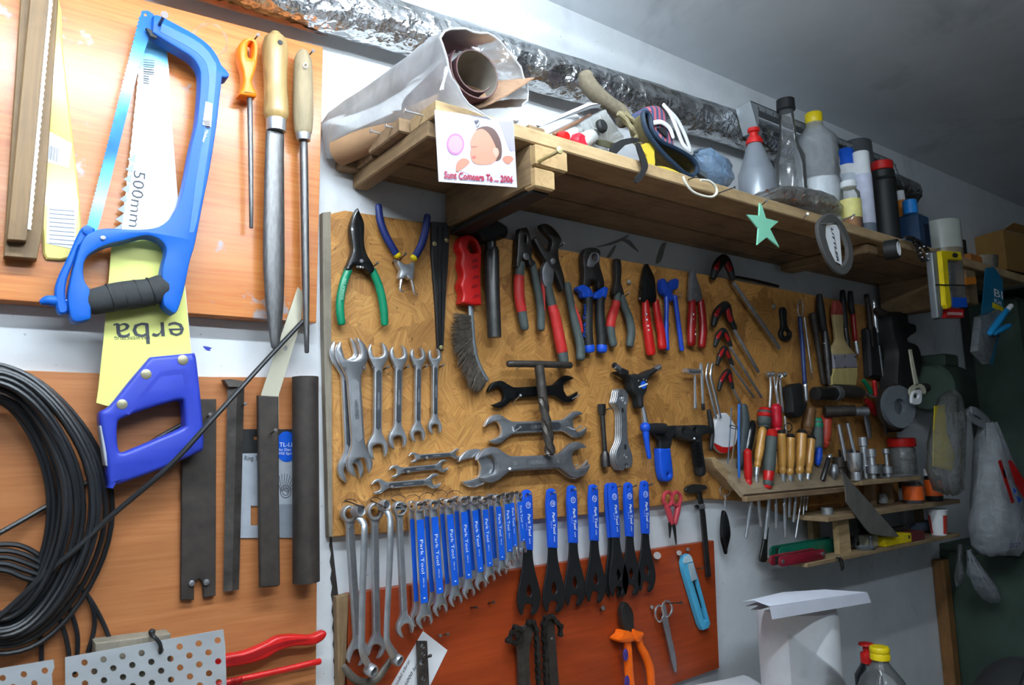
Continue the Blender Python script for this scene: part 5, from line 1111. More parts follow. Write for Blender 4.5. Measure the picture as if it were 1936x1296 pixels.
# dark-rimmed band
t = thing('goggle_band', 'dark-rimmed olive goggle band on the shelf edge', 'goggles', at(d7.p(1180,880), -.255))
O = d7((822,440),(850,432),(872,470),(890,560),(950,640),(1050,690),(1140,740),(1200,800),(1212,850),(1180,888),(1120,870),(1040,800),(960,720),(880,620),(835,530))
part('rim', MB().tube([at(tuple(p), -.255+.05*max(0,(1020-p[0])/200*.6)) for p in cr(O, 4)], .0045, 8, closed=True), mat('navy_rim', '#17283a', .5), t, label='navy blue rim')
q = cr(O, 3); mb = MB(); rows = [[at(tuple(p), -.25+.05*max(0,(1020-p[0])/200*.6)) for p in q], [at(tuple(p), -.25+.05*max(0,(1020-p[0])/200*.6))+Vector((.012,.045,.004)) for p in q]]
mb.grid(rows, True); mb.f.append(tuple(range(len(q), 2*len(q)))); part('band', mb, mat('olive_cloth', '#6f6649', .9, 0, .2, 100, .3), t)
part('side_buckle', plate(d7((1200,810),(1285,870),(1290,910),(1210,860)), -.22, .01), mat('buckle_grey', '#4d565c', .5), t)
t = thing('black_strap', 'black rubber strap hanging over the shelf front edge', 'strap', at(d7.p(800,930), -.27))
part('strap', plate(d7((620,650),(700,618),(780,612),(790,640),(700,660),(620,740),(590,720)), -.235, .006, sm=2), BLK, t)
part('hanging_end', plate(d7((775,660),(800,655),(830,720),(858,800),(850,850),(800,930),(765,930),(775,890),(810,850),(815,800)), -.267, .003, sm=3), BLK, t)
solo('yellow_strip', 'short yellow plastic strip beside the black strap', 'strip', plate(d7((800,665),(895,655),(905,740),(908,815),(860,810),(850,740)), -.245, .004, sm=2), mat('yellow_worn', '#c9b13a', .45))
solo('yellow_rope', 'yellow cord lying along the shelf edge under the goggle band', 'cord', MB().tube(cr3([at(p, -.256) for p in d7((880,830),(960,830),(1030,850),(1110,890))], 5), .003, 8, .6), MATS['yellow_worn'])
# striped cloth
def stripes(name):
    t = NT(name); w = t.n('ShaderNodeTexWave', wave_type='BANDS'); w.inputs['Scale'].default_value = 26; w.inputs['Distortion'].default_value = 1; t.l(t.coord((1,.2,.4)), w.inputs['Vector'])
    t.l(t.ramp(w.outputs['Fac'], [(0, lin('#3f4f72')), (.42, lin('#49587a')), (.5, lin('#a2525c')), (1, lin('#b3606a'))]), t.b.inputs['Base Color']); t.set(Roughness=.9); return t.m
t = thing('striped_slipper', 'blue and red striped cloth slipper with white straps', 'slipper', at(d7.p(1000,620), -.16))
part('body', plate(d7((850,400),(880,372),(940,368),(985,400),(1010,470),(1030,560),(1060,640),(1075,770),(960,790),(930,640),(900,540),(870,470)), -.13, .05, sm=3, bev=.012, steps=3), stripes('striped_cloth'), t)
part('strap', wtube(d7((970,375),(1020,440),(1070,560),(1110,660),(1150,700)), -.185, [4,4.5,4.5,4.5,4], 6, 10, .6), WHT, t); part('strap', wtube(d7((990,400),(1060,470),(1110,560),(1150,660),(1160,710)), -.17, 4, 6, 10, .6), WHT, t)
part('strap', wtube(d7((880,510),(950,500),(1010,540),(1040,610)), -.185, [4,4.5,4.5,4], 6, 10, .6), WHT, t); part('dark_panel', plate(d7((930,540),(980,545),(1000,590),(990,605)), -.181, .004, sm=2), INK, t)
# blue bag, string loop
R2 = [(at(d7.p(1190,730),-.17), (1,0,-.6), (0,0,1), .006, .006), (at(d7.p(1215,770),-.17), (1,0,-.6), (0,0,1), .030, .026), (at(d7.p(1260,830),-.17), (1,0,-.5), (0,0,1), .040, .030), (at(d7.p(1320,880),-.17), (1,0,-.3), (0,0,1), .042, .030), (at(d7.p(1380,910),-.17), (1,0,0), (0,0,1), .034, .026), (at(d7.p(1425,930),-.17), (1,0,0), (0,0,1), .008, .008)]
solo('blue_plastic_bag', 'crumpled pale blue plastic bag on the shelf', 'bag', bagrings(R2, 24, .004), film('blue_film', .8, '#9dbfe2', .3, 40, .8), smooth=60)
t = solo('string_loop', 'white string loop hanging from a nail on the shelf front', 'string', MB().tube(cr3([at(p, -.272) for p in d7((1110,890),(1130,940),(1180,1000),(1250,1030),(1320,1038),(1352,1010),(1345,965),(1300,925),(1240,915))], 5), .0022, 8), mat('white_string', '#d9d5c6', .9))
for a, b in (((1150,912),(1202,895)), ((1365,1012),(1482,970)), ((1670,1105),(1712,1068))): nail(shelf, d7.p(*a), d7.p(*b), SF, .03, .0012)
for a, b in (((640,860),(742,812)), ((975,975),(1045,955)), ((440,830),(465,805))): nail(shelf, d8.p(*a), d8.p(*b), SF, .05 if a[0] == 640 else .03, .0012, CHD)
# bottles
def bottle(name, label, top, y, H_px, prof, m, parts=(), seg=26, group=None):
    """top pixel of a vertical bottle at depth y standing on the shelf; profile (radius px, pixels below the top)"""
    T = at(top, y); k = mp(top, y); H = T.z-ST-.001; s = H/(H_px*k); base = Vector((T.x, y, ST+.001))
    t = thing(name, label, 'bottle' if 'bottle' in name else name.split('_')[-1], base, group)
    def lt(pf): # distances below the top are true; the foot is carried down to the shelf
        out = []
        for r, d in pf:
            z = H-d*k if d < H_px*.92 else max(.0, (H_px-d)*k)
            out.append((max(r*k, .0002), z))
        return MB().lathe(out[::-1], base, (0,0,1), seg)
    part('body', lt(prof), m, t)
    for nm, pf, mm, lb in parts: part(nm, lt(pf), mm, t, label=lb)
    return t, base, H, k
q = 1/3.162
S = lambda *p: [(r*q, d*q) for r, d in p]
SIL = mat('silver_plastic', '#8e949c', .35, .35, .06, 30)
bottle('oil_bottle', 'grey conical oil bottle with red pump cap', d8.p(140,295), -.19, 430*q, S((20,85),(38,92),(45,110),(92,250),(98,262),(100,400),(92,428),(.1,430)), SIL, (('cap', S((.1,0),(32,2),(33,20),(22,28),(22,48),(34,52),(36,66),(44,68),(46,92),(20,94)), REDP, 'red pump cap'),))
t, b0, H0, k0 = bottle('glass_bottle', 'tall clear glass bottle with black cap', d8.p(330,122), -.16, 600*q, S((36,60),(38,90),(42,210),(55,270),(78,330),(80,560),(70,598),(.1,600)), GLASS, (('cap', S((.1,0),(47,4),(49,62),(38,66)), BLK, 'black screw cap'),))
LIQ = mat('water_white', '#e9eef2', .25, 0, .05, 20)
bottle('plastic_bottle', 'clear ribbed plastic bottle with yellow cap and white contents', d8.p(498,204), -.165, 520*q, S((44,60),(46,80),(104,150),(112,175),(106,200),(112,225),(106,255),(112,285),(106,315),(112,345),(106,375),(112,400),(112,500),(100,518),(.1,520)), shell('bright_bottle', .42, '#f4f8fb', .06, 8, .2), (('cap', S((.1,0),(42,3),(45,10),(45,44),(38,62)), YEL, 'yellow cap'), ('contents', S((.1,385),(104,386),(106,500),(96,514),(.1,515)), LIQ, 'white contents')))
bottle('spray_can', 'white spray can with bright blue cap', d8.p(688,420), -.17, 330*q, S((46,95),(54,105),(55,225),(55,325),(.1,330)), WHT, (('cap', S((.1,0),(38,3),(44,10),(48,92),(44,96)), BLU, 'blue cap'), ('printed_band', S((55.6,150),(55.6,210)), mat('pale_label', '#c9d2da', .5), None)))
bottle('sealant_tube', 'tall white sealant cartridge with printed label', d8.p(778,440), -.20, 470*q, S((.1,0),(41,1),(44,8),(44,120),(46,124),(46,420),(44,468),(.1,470)), WHT, (('label', S((46.8,130),(46.8,400)), mat('lilac_label', '#d3d6ea', .5), 'pale lilac label'), ('foot', S((47,402),(47,466)), mat('grey_foot', '#6d7788', .5), None)))
bottle('grey_can', 'dark grey spray can behind the white cartridge', d8.p(752,378), -.12, 430*q, S((.1,0),(72,4),(78,12),(78,420),(.1,430)), mat('dark_grey_can', '#5c6063', .4, .4))
t, b1, H1, k1_ = bottle('small_bottle', 'small glass bottle of amber liquid with white cap', d8.p(706,612), -.225, 270*q, S((34,38),(38,46),(54,70),(56,250),(50,266),(.1,270)), GLASS, (('cap', S((.1,0),(38,2),(42,8),(42,36),(36,40)), WHT, 'white cap'), ('liquid', S((.1,150),(52,151),(53,250),(47,262),(.1,264)), mat('amber_liquid', '#c9863a', .2, 0, .1, 10, trans=.4), 'amber liquid'), ('label', S((57,110),(57,215)), mat('lemon_label', '#e6dc8a', .5), 'pale yellow label')))
bottle('black_canister', 'tall black plastic canister with red lid', d8.p(902,497), -.205, 450*q, S((56,52),(62,60),(60,95),(66,100),(60,108),(66,115),(62,130),(62,445),(.1,450)), BLK, (('lid', S((.1,0),(54,3),(58,8),(58,48),(52,54)), REDP, 'red lid'),))
bottle('small_jar', 'small white-capped orange jar behind the black canister', d8.p(1016,668), -.15, 190*q, S((22,55),(26,60),(26,185),(.1,190)), mat('orange_jar', '#d07c1c', .4), (('cap', S((.1,0),(20,2),(22,50),(20,56)), WHT, 'white cap'),))
T = at(d8.p(1072,722), -.19); k = mp(d8.p(1072,722), -.19); t = thing('blue_bottle', 'square blue chemical bottle with light blue cap', 'bottle', (T.x,-.19,ST))
hw = 58*q*k; part('body', MB().box((T.x-hw,-.19-.03,ST+.001), (hw*2,0,0), (0,.06,0), (0,0,(T.z-ST)*.70), .006), mat('smoky_blue', '#2c4a6e', .2, 0, .1, 20, trans=.25), t)
part('shoulder', MB().lathe([(hw*.95,0),(hw*.5,.010),(hw*.45,.014)], (T.x,-.19,ST+(T.z-ST)*.70), (0,0,1), 20), MATS['smoky_blue'], t); part('cap', MB().lathe([(hw*.62,0),(hw*.62,(T.z-ST)*.24),(hw*.55,(T.z-ST)*.25),(.0001,(T.z-ST)*.25)], (T.x,-.19,ST+(T.z-ST)*.74), (0,0,1), 20), mat('sky_cap', '#1f86d8', .35), t)
part('label', MB().box((T.x-hw*.1,-.2207,ST+.02), (hw*.9,0,0), (0,.0005,0), (0,0,.06)), mat('navy_label', '#141f38', .5), t)
T = at(d8.p(1255,862), -.17); k = mp(d8.p(1255,862), -.17); r = 96*q*k
for i, (lb, z0, z1, m) in enumerate((('brown packing tape roll at bottom of the pair on the shelf', ST+.0005, ST+(T.z-ST)*.38, mat('tape_brown', '#8d7f6c', .2, 0, .1, 20, coat=.5)), ('clear packing tape roll on top of the brown one', ST+(T.z-ST)*.385, T.z, mat('tape_clear', '#c3c6bd', .18, 0, .08, 20, coat=.6)))):
    solo('tape_roll', lb, 'tape', MB().lathe([(r*.75,0),(r,0),(r,z1-z0),(r*.75,z1-z0),(r*.75,0)], (T.x,-.17,z0), (0,0,1), 30), m, 'packing tape rolls')
# bag of small parts
R3 = [(at(d8.p(150,712),-.215), (1,0,0), (0,0,1), .004, .006), (at(d8.p(230,690),-.215), (1,0,-.1), (0,0,1), .026, .016), (at(d8.p(330,705),-.215), (1,0,-.2), (0,0,1), .034, .022), (at(d8.p(450,725),-.215), (1,0,-.2), (0,0,1), .036, .024), (at(d8.p(560,750),-.215), (1,0,-.2), (0,0,1), .030, .022), (at(d8.p(650,775),-.215), (1,0,-.1), (0,0,1), .012, .012)]
t = thing('parts_bag', 'clear bag of rusty hardware lying on the shelf edge', 'bag', at(d8.p(400,790), -.215))
part('film', bagrings(R3, 22, .003), film('parts_film', .35, '#e6e4df', .12, 50, .7), t, 60)
mb = MB()
for i in range(60):
    f = random.random(); c = at(d8.p(220+f*380, 690+f*70), -.215)+Vector((random.uniform(-.01,.01), random.uniform(-.022,.022), random.uniform(-.012,.010))); d = Vector((random.uniform(-1,1),random.uniform(-1,1),random.uniform(-.4,.4))).normalized()*random.uniform(.008,.018)
    mb.tube([c-d, c, c+d+Vector((0,0,.004))], .0022, 6)
part('hardware', mb, mat('rusty_parts', '#7a4a30', .6, .4, .35, 90), t, kind='stuff', label='rusty brown clips and screws')
# perforated metal channel above
t = thing('perforated_channel', 'grey perforated sheet-metal channel above the bottles', 'metal channel', (1.65,-.09,2.13))
x0, x1, z0, z1 = 1.355, 2.02, 2.135, 2.199
PCM = mat('zinc_sheet', '#a3a9ad', .4, .45, .12, 14)
holes = [[(x0+.03+i*.028+.0045*math.cos(a), z1-.011+.0045*math.sin(a)) for a in [2*math.pi*k/10 for k in range(10)]] for i in range(23)]
part('front_web', MB().slab([[(x0,z1),(x0+.022,z0),(x1+.02,z0),(x1-.03,z1)]]+holes, FXZ, -.128, -.13), PCM, t)
part('end_cap', MB().slab([[(-.13,z1),(-.09,z1),(-.09,z0),(-.13,z0)]], lambda u, v, d: (d+(z1-v)*.34, u, v), x0, x0+.002), PCM, t); part('top_flange', MB().aabb((x0,-.13,z1-.002),(x1-.03,-.092,z1)), PCM, t)
# things hanging on the shelf front
t = thing('star', 'flat mint green star hanging on the shelf front', 'star', at(d8.p(220,1005), -.285))
part('star', plate(d8((180,740),(190,745),(217,830),(292,850),(242,895),(297,1005),(222,945),(165,990),(172,892),(102,808),(176,815)), -.284, .003, bev=.0006), mat('mint_green', '#86cfae', .6, 0, .05, 30), t)
t = thing('gasket_ring', 'grey rubber ring with a white paper tag inside, hanging on a nail', 'ring', at(d8.p(660,1170), -.30))
part('ring', plate(d8((560,822),(600,800),(650,828),(690,880),(725,960),(741,1040),(735,1110),(712,1155),(680,1170),(640,1150),(590,1085),(548,990),(528,900),(535,850)), -.295, .007, [d8((590,862),(640,862),(672,915),(700,985),(708,1040),(698,1085),(672,1115),(632,1090),(598,1020),(575,940),(575,890))], sm=3, bev=.002), mat('gasket_grey', '#4c4a48', .7, 0, .12, 50), t)
part('tag', plate(d8((585,868),(640,870),(655,900),(670,1112),(632,1090),(598,1020),(575,940),(575,885)), -.297, .001), WHT, t)
text('UTTLER', d8.p(602,890), d8.p(640,1090), 7, -.2985, INK, t, shear=.3, bold=.02); part('wire', wtube(d8((545,865),(600,860),(625,858)), -.303, .9, 1, 6), CHR, t)
C = at(d8.p(930,1025), -.268); r = 56*q*mp(d8.p(940,1020), -.285); axr = Vector((.25,-1,-.02))
t = thing('black_tape', 'roll of black tape on a nail at the shelf front', 'tape', C)
part('tape', MB().lathe([(r*.72,0),(r,0),(r,.026),(r*.72,.026),(r*.72,0)], C, axr, 30), BLK, t); part('core', MB().lathe([(r*.70,-.001),(r*.72,-.001),(r*.72,.0275),(r*.70,.0275),(r*.64,.0),(r*.70,-.001)], C, axr, 30), WHT, t, label='white cardboard core')
t = thing('chain_loop', 'short loop of dark bicycle chain hanging at the shelf front', 'chain', at(d8.p(1160,1080), -.28))
chain(d8((1045,945),(1085,950),(1125,970),(1160,1000),(1190,1040),(1182,1075),(1155,1085),(1135,1050),(1122,1005),(1100,965)), -.275, t, .9)
mb = MB()
for p in ((1135,1010),(1160,1000),(1180,1045),(1150,1065),(1185,1075),(1140,1040)): mb.ball(at(d8.p(*p), -.283), .0026, seg=8, rings=6)
part('rivet', mb, CHR, t, kind='stuff')
# blade packs at the shelf end
ks = Z(1640,380,5.4)
t = thing('blade_pack', 'yellow and grey saw-blade pack with a blue label and red box', 'blade pack', at(ks.p(850,1200), -.285))
part('clear_case', plate(ks((830,600),(975,605),(1000,860),(1025,1085),(860,1090),(845,850)), -.27, .02, bev=.003), film('pack_film', .35, '#cfd3d4', .12, 20, .2), t)
part('grey_case', plate(ks((665,525),(700,505),(750,520),(770,700),(785,1100),(775,1190),(755,1207),(730,1190),(700,900)), -.275, .016, sm=1, bev=.005, steps=2), mat('case_grey', '#767c80', .3, 0, .1, 20, trans=.3), t, label='grey clear tube case')
part('yellow_frame', plate(ks((752,512),(775,502),(955,522),(972,605),(822,600),(835,830),(860,1060),(850,1098),(820,1098),(800,1060),(780,820),(765,640)), -.292, .010, bev=.002), YEL, t, label='yellow saw frame')
part('blue_label', plate(ks((868,985),(1012,990),(1022,1085),(875,1088)), -.2905, .001), BLU, t); part('red_box', plate(ks((795,985),(870,1095),(985,1105),(985,1192),(800,1192)), -.268, .018, bev=.001), REDP, t, label='red box'); part('box_print', plate(ks((818,1135),(970,1140),(970,1170),(818,1165)), -.2865, .0006), mat('pink_print', '#d8a29c', .5), t)
part('elastic_band', plate(ks((695,850),(1010,858),(1010,872),(695,866)), -.3022, .001), BLK, t); part('emblem', plate(ks((880,530),(925,545),(915,580),(870,570)), -.3024, .0005, sm=2), INK, t)
t = thing('card_pack', 'blue carded blister pack holding light blue plastic parts, far shelf end', 'blister pack', at((1870,690), -.26))
part('card', plate([(1864,507),(1880,505),(1896,530),(1897,582),(1888,640),(1877,690),(1846,668),(1843,660),(1856,600)], -.26, .002), mat('teal_card', '#12668a', .45), t)
part('blister', plate([(1856,598),(1890,585),(1898,590),(1884,650),(1872,688),(1849,664)], -.262, .018, bev=.004, steps=2), film('blister_film', .4, '#d5dce0', .12, 20, .4), t)
for p in (((1872,630),(1888,608),(1905,585)), ((1880,630),(1895,622),(1908,616))): part('blue_part', wtube(list(p), -.285, [5,6,4.5], 4, 10), mat('cyan_part', '#1d93d0', .35), t)
part('white_tip', wtube([(1904,587),(1911,579)], -.286, 4.5, 1, 10), WHT, t); part('yellow_flash', plate([(1877,572),(1897,582),(1897,590),(1877,582)], -.262, .0005), YEL, t)
text('BI', (1880,560), (1896,566), 14, -.2625, WHT, t); text('Kit', (1880,572), (1894,578), 8, -.2625, WHT, t)
t = solo('wood_block', 'stack of orange-brown wood blocks at the far shelf end', 'wood', MB().aabb((2.16,-.23,ST+.0005),(2.23,-.14,ST+.035), .003), mat('orange_wood', '#a8662a', .6, 0, .2, 20))
solo('clear_tub', 'small clear plastic tub beside the orange wood block', 'tub', MB().lathe([(.0001,0),(.038,0),(.044,.045),(.0425,.045),(.0365,.002),(.0001,.002)], (2.30,-.2,ST+.0005), (0,0,1), 24), film('tub_film', .45, '#b9b2a2', .2, 20, .2))
solo('orange_tag', 'small orange tag hanging below the far shelf end', 'tag', plate(ks((1010,785),(1105,775),(1115,845),(1010,860)), -.262, .004), mat('orange_tag', '#d27a1c', .5))
# ------------------------------------------------------------------ screwdriver rack
rk = thing('screwdriver_rack', 'tilted wooden strip rack holding the row of screwdrivers', 'rack', (1.5,-.02,1.34))
RW = plank('rack_wood', '#7d6b55', '#a08d72', '#56452f')
A, B, D, E_ = Vector((1.296,-.018,1.414)), Vector((1.306,-.082,1.340)), Vector((1.715,-.082,1.340)), Vector((1.715,-.018,1.414))
n = (D-A).cross(B-A).normalized(); n = n if n.z < 0 else -n
part('top_board', MB().add([A,B,D,E_,A+n*.012,B+n*.012,D+n*.012,E_+n*.012], [(0,1,2,3),(7,6,5,4),(0,4,5,1),(1,5,6,2),(2,6,7,3),(3,7,4,0)]), RW, rk)
part('front_lip', MB().aabb((1.300,-.092,1.325),(1.718,-.080,1.336), .001), PLK, rk)
part('side_bracket', plate(d4((75,1010),(95,1080),(300,1290),(370,1290),(330,1230),(105,995)), OF-.0005, .03, bev=.001), PLKF, rk, label='pale slanted side piece')
RY = -.062
gS = 'screwdrivers and files standing in the rack'
def driver(label, top, bot, r, m, ferr=None, cap=None, shaft=None, y=RY, collar=None):
    t = thing('screwdriver', label, 'screwdriver', at(bot, y), gS)
    ln = Vector(bot)-Vector(top); P = [tuple(Vector(top)+ln*f) for f in (0,.06,.3,.6,.78,.84,.93,1)]
    part('handle', wtube(P, y, [r*.72,r*.95,r*.92,r,r*.86,r*.72,r*.86,r*.62], 3, 14), m, t)
    if cap: part('cap', wtube([top, tuple(Vector(top)+ln*cap[1])], y, [r*.85,r*1.03], 1, 14), cap[0], t, label='coloured end cap')
    if ferr: part('ferrule', wtube([bot, ferr], y, [r*.66,r*.6], 1, 12, ends=False), CHD, t)
    if collar: part('collar', wtube([tuple(Vector(top)+ln*collar[1]), bot], y, [r*.95,r*.7], 1, 12), collar[0], t, label='coloured lower collar')
    if shaft: part('shaft', wtube([ferr or bot]+list(shaft), y, [3.4]*(len(shaft))+[3.2], 1, 8), CHD, t)
    return t
k6 = Z(1380,920,8.1)
driver('small red screwdriver, leftmost in the rack', d4.p(385,935), d4.p(395,1240), 8.2, REDP, d4.p(400,1260), None, [k6.p(330,240), k6.p(245,780)])
driver('wooden file handle tilted behind the grey and red screwdriver', d4.p(520,745), d4.p(468,1085), 8.2, WOODC, d4.p(462,1150), None, [k6.p(440,220), k6.p(475,610)])
driver('dark grey screwdriver with red cap and red lower collar', d4.p(600,775), d4.p(562,1255), 11.5, GREYG, None, (REDP, .07), [k6.p(600,200), k6.p(540,800)], RY-.012, (REDP, .72))
g4 = (('wooden handle partly behind the grey and red screwdriver', (640,940), (625,1140), (630,1215), 7.4, -.045, (600,230)), ('first full wooden handle right of the grey and red screwdriver', (682,772), (692,1140), (697,1212), 8.6, RY, (700,190)), ('second full wooden handle in the middle of the rack', (762,808), (755,1150), (760,1212), 9, RY, (830,200)), ('thickest wooden handle, third in the rack', (862,772), (840,1140), (842,1212), 10.2, RY, (915,160)), ('rightmost wooden handle in the rack', (946,822), (914,1140), (910,1212), 8.2, RY, (1010,150)))
tips = ((600,620),(712,640),(850,770),(905,460),(975,540))
for (lb, a, b, f, r, y, s), tp in zip(g4, tips): driver(lb, d4.p(*a), d4.p(*b), r, WOODC, d4.p(*f), (DSTEEL, .025), [k6.p(*s), k6.p(*tp)], y)
for c, tp in (((1100,150),(1005,790)), ((1145,140),(1118,510)), ((1190,150),(1170,370))): part('blade', wtube([k6.p(*c), k6.p(*tp)], -.05, 1.6, 1, 6), CHD, rk, label='thin screwdriver blade below the rack')
t = thing('tyre_spoon', 'long flattened steel lever hanging through the rack', 'lever', at(k6.p(520,1160), -.03)); part('lever', plate(k6((590,190),(620,190),(605,560),(580,900),(575,1120),(540,1165),(490,1160),(465,1110),(500,950),(545,700),(570,500)), -.026, .005, sm=2, bev=.001), DSTEEL, t)
driver('stubby dark grey screwdriver with red cap behind the row', d4.p(535,585), d4.p(528,745), 13.5, GREYG, None, (REDP, .30), None, -.035)
driver('bright red plain handle behind the wooden ones', d4.p(632,545), d4.p(645,775), 10.8, mat('crimson_handle', '#c4162c', .35), None, None, None, -.035)
driver('dark screwdriver with green cap at right of the rack', d4.p(1000,672), d4.p(1000,985), 10.5, GREYG, None, (mat('green_cap', '#12805c', .35), .16), None, -.04)
driver('orange-red tapered handle beside the green-capped one', d4.p(1082,622), d4.p(1058,900), 10.5, mat('coral_handle', '#b8402c', .4), None, None, None, -.03)
driver('tall brown wooden handle behind the row', d4.p(935,565), d4.p(905,790), 12, mat('brown_handle', '#6b4a2a', .5), None, None, None, -.03)
driver('small blue handle low behind the wooden ones', d4.p(1015,920), d4.p(1000,1060), 6.5, BLUB, None, None, None, -.05)
t = thing('steel_punch', 'dark steel punch leaning in the rack', 'punch', at(d4.p(1040,1195), -.07)); part('rod', wtube(d4((1105,985),(1040,1195)), -.07, 4.8, 1, 12), DSTEEL, t); part('tip', wtube(d4((1107,980),(1101,998)), -.0712, 4.4, 1, 12), CHR, t)
t = thing('drill_collet', 'small ribbed steel collet standing on the rack edge', 'collet', at(d4.p(1140,1190), -.07)); part('body', wtube(d4((1145,1070),(1144,1100),(1143,1130),(1141,1185)), -.07, [6,7.5,8.5,3], 2, 14), STEEL, t)
for i, (lb, p, m) in enumerate((('tall blue wire spoke tool in the rack', ((312,535),(308,800),(312,1170)), mat('blue_rod', '#2b68b8', .35)), ('thin blue wire left of the tall blue one', ((245,560),(232,800),(212,1050)), mat('slate_rod', '#56657c', .4)), ('thin brown wire between the two blue ones', ((285,730),(265,900),(238,1090)), mat('brown_rod', '#6b5d50', .4)))):
    solo('wire_rod', lb, 'rod', wtube(d4(*p), -.066, [2.8,2.6,2.6] if i == 0 else 1.2, 5, 8), m)
solo('wire_clip', 'bent wire clip between the blue wires', 'clip', MB().tube(cr3([at(p, -.067) for p in d4((300,735),(240,715),(230,725),(245,740),(300,752))], 4), .0009, 6), DSTEEL)
solo('rubber_paddle', 'dark grey oval rubber paddle standing behind the blue wire', 'paddle', wtube(d4((355,545),(365,650),(360,800),(335,1000),(310,1080)), -.045, [7,10,11,10,6], 5, 14, .7), mat('paddle_grey', '#3a4347', .6))
solo('black_tool', 'glossy black tool handle leaning behind the small red screwdriver', 'handle', wtube(d4((432,690),(420,760),(395,900),(375,1000)), -.05, [6,11,11,7], 5, 14, .8), BLKG)
# chrome ring keys
t = thing('ring_key_bunch', 'bunch of chrome ring-ended keys hanging above the rack', 'keys', at(d4.p(640,640), -.03))
for i, p in enumerate((((580,260),(590,380),(580,560)), ((690,255),(670,330),(695,600)), ((615,270),(630,400),(655,560)), ((655,265),(640,400),(665,540)))):
    part('shank', wtube(d4(*p), -.03-.003*i, 2.6 if i < 2 else 1.6, 4, 8), CHR, t)
for i, c in enumerate(((565,270),(600,265),(655,275),(705,270))):
    P = at(d4.p(*c), -.032-.003*i); part('ring', MB().lathe([(.0042,-.004),(.0062,-.004),(.007,0),(.0062,.004),(.0042,.004),(.0042,-.004)], P, (.9,-.4,0), 16), CHR, t)
t = thing('wire_loop_tool', 'dark wire loop tool right of the red handles', 'tool', at(d4.p(745,770), -.035)); part('loop', MB().tube([at(p, -.035) for p in d4(*ell((742,735),34,38,14))], .0016, 7, closed=True), DSTEEL, t); part('shank', wtube(d4((712,640),(718,700),(725,790)), -.035, 1.6, 2, 6), CHD, t)
# dark tools toward the far end of the strand board
ky = Z(1490,540,5.4)
def longtool(name, label, cat, segs, y=-.034, group='long tools at the dark end of the strand board'):
    t = thing(name, label, cat, at(segs[-1][1][-1], y), group)
    for nm, pts, r, m in segs: part(nm, wtube(pts, y, r, 4, 10), m, t)
    return t
longtool('long_wrench', 'long rod with blue grip and chrome tip, left of the paint brush', 'wrench', (('grip', ky((120,330),(145,600),(160,850),(170,1010)), 4, mat('navy_rod', '#20366b', .35)), ('tip', ky((172,1000),(182,1175)), 4.5, CHR)))
part('eye', MB().tube([at(p, -.034) for p in ky(*ell((125,235),26,85,16))], .0016, 7, closed=True), CHD, bpy.context.scene.objects['long_wrench'])
longtool('probe', 'thin steel probe beside the long blue rod', 'probe', (('rod', ky((165,330),(190,520),(240,890)), 1.8, CHD), ('tip', ky((238,880),(238,960)), 1, DSTEEL)))
longtool('file', 'dark file with black handle left of the paint brush', 'file', (('handle', ky((318,100),(330,250),(360,450)), [5,8,7], BLK), ('body', ky((370,460),(395,700),(420,1000)), [6,8,6], DSTEEL), ('bright_patch', ky((372,590),(390,730)), 3.4, CHR)))
longtool('cold_chisel', 'thin dark bar beside the black-handled file', 'chisel', (('bar', ky((250,300),(300,600),(360,1000)), [7,5,4.5], BAR),))
longtool('file', 'black-handled file behind the paint brush', 'file', (('handle', ky((555,60),(562,200),(580,420)), [4.5,6,6], BLK), ('body', ky((582,420),(610,640)), 5, DSTEEL)))
longtool('file', 'file with dark red shaft right of the paint brush', 'file', (('handle', ky((635,70),(640,200),(655,280)), [4.5,5.5,5], BLK), ('shaft', ky((660,280),(685,560)), 4.5, REDD), ('tip', ky((688,560),(708,695)), 4, CHR)))
longtool('long_wrench', 'dark long wrench with chrome bands at the board end', 'wrench', (('bar', ky((800,100),(830,350),(855,620)), 4.5, BAR),))
longtool('ratchet', 'chrome and black ratchet bar at the far board end', 'ratchet', (('shaft', ky((870,150),(885,330),(905,500)), [4.5,5,4.5], CHR), ('grip', ky((905,500),(915,600)), 6, BLK), ('lower', ky((915,600),(955,925)), 4, CHR)))
for i, p in enumerate((((1015,400),(1025,610)), ((1058,330),(1050,600)))): longtool('steel_rod', ('left' if i == 0 else 'right')+' thin bright rod of the pair near the black drill', 'rod', (('rod', ky(*p), 1.6, CHD),))
t = thing('paint_brush', 'wide flat paint brush with worn wooden handle', 'brush', at(ky.p(580,1030), -.04))
part('handle', plate(ky((475,295,1),(568,295,1),(575,500),(610,600),(690,700,1),(455,710,1),(450,650),(500,570),(495,450)), -.034, .010, sm=3, bev=.003, steps=2), plank('brush_wood', '#a08a5c', '#bfa877', '#77633e', 'Z', .6), t)
part('handle_tip', plate(ky((485,160),(540,165),(560,220),(568,295,1),(475,295,1)), -.034, .010, sm=2, bev=.003), mat('red_white_paint', '#a3443a', .5, 0, .5, 120), t, label='red and white paint-stained tip')
part('ferrule', plate(ky((455,705),(695,700),(712,840),(478,848)), -.033, .013, bev=.002), mat('ferrule_tin', '#9b96a0', .4, .3, .15, 40), t); part('bristles', plate(ky((475,846,1),(712,838,1),(715,930),(695,1030,1),(580,1020),(455,1015,1),(448,930)), -.034, .011, sm=2, bev=.003), mat('hog_bristle', '#b5a368', .9, 0, .2, 200, .6, stretch=(1,1,.06)), t)
for q in ((480,740),(580,725),(690,730),(585,830)): part('ferrule_nail', disc(ky.p(*q), 1.6, -.0465, .0008), INK, t)
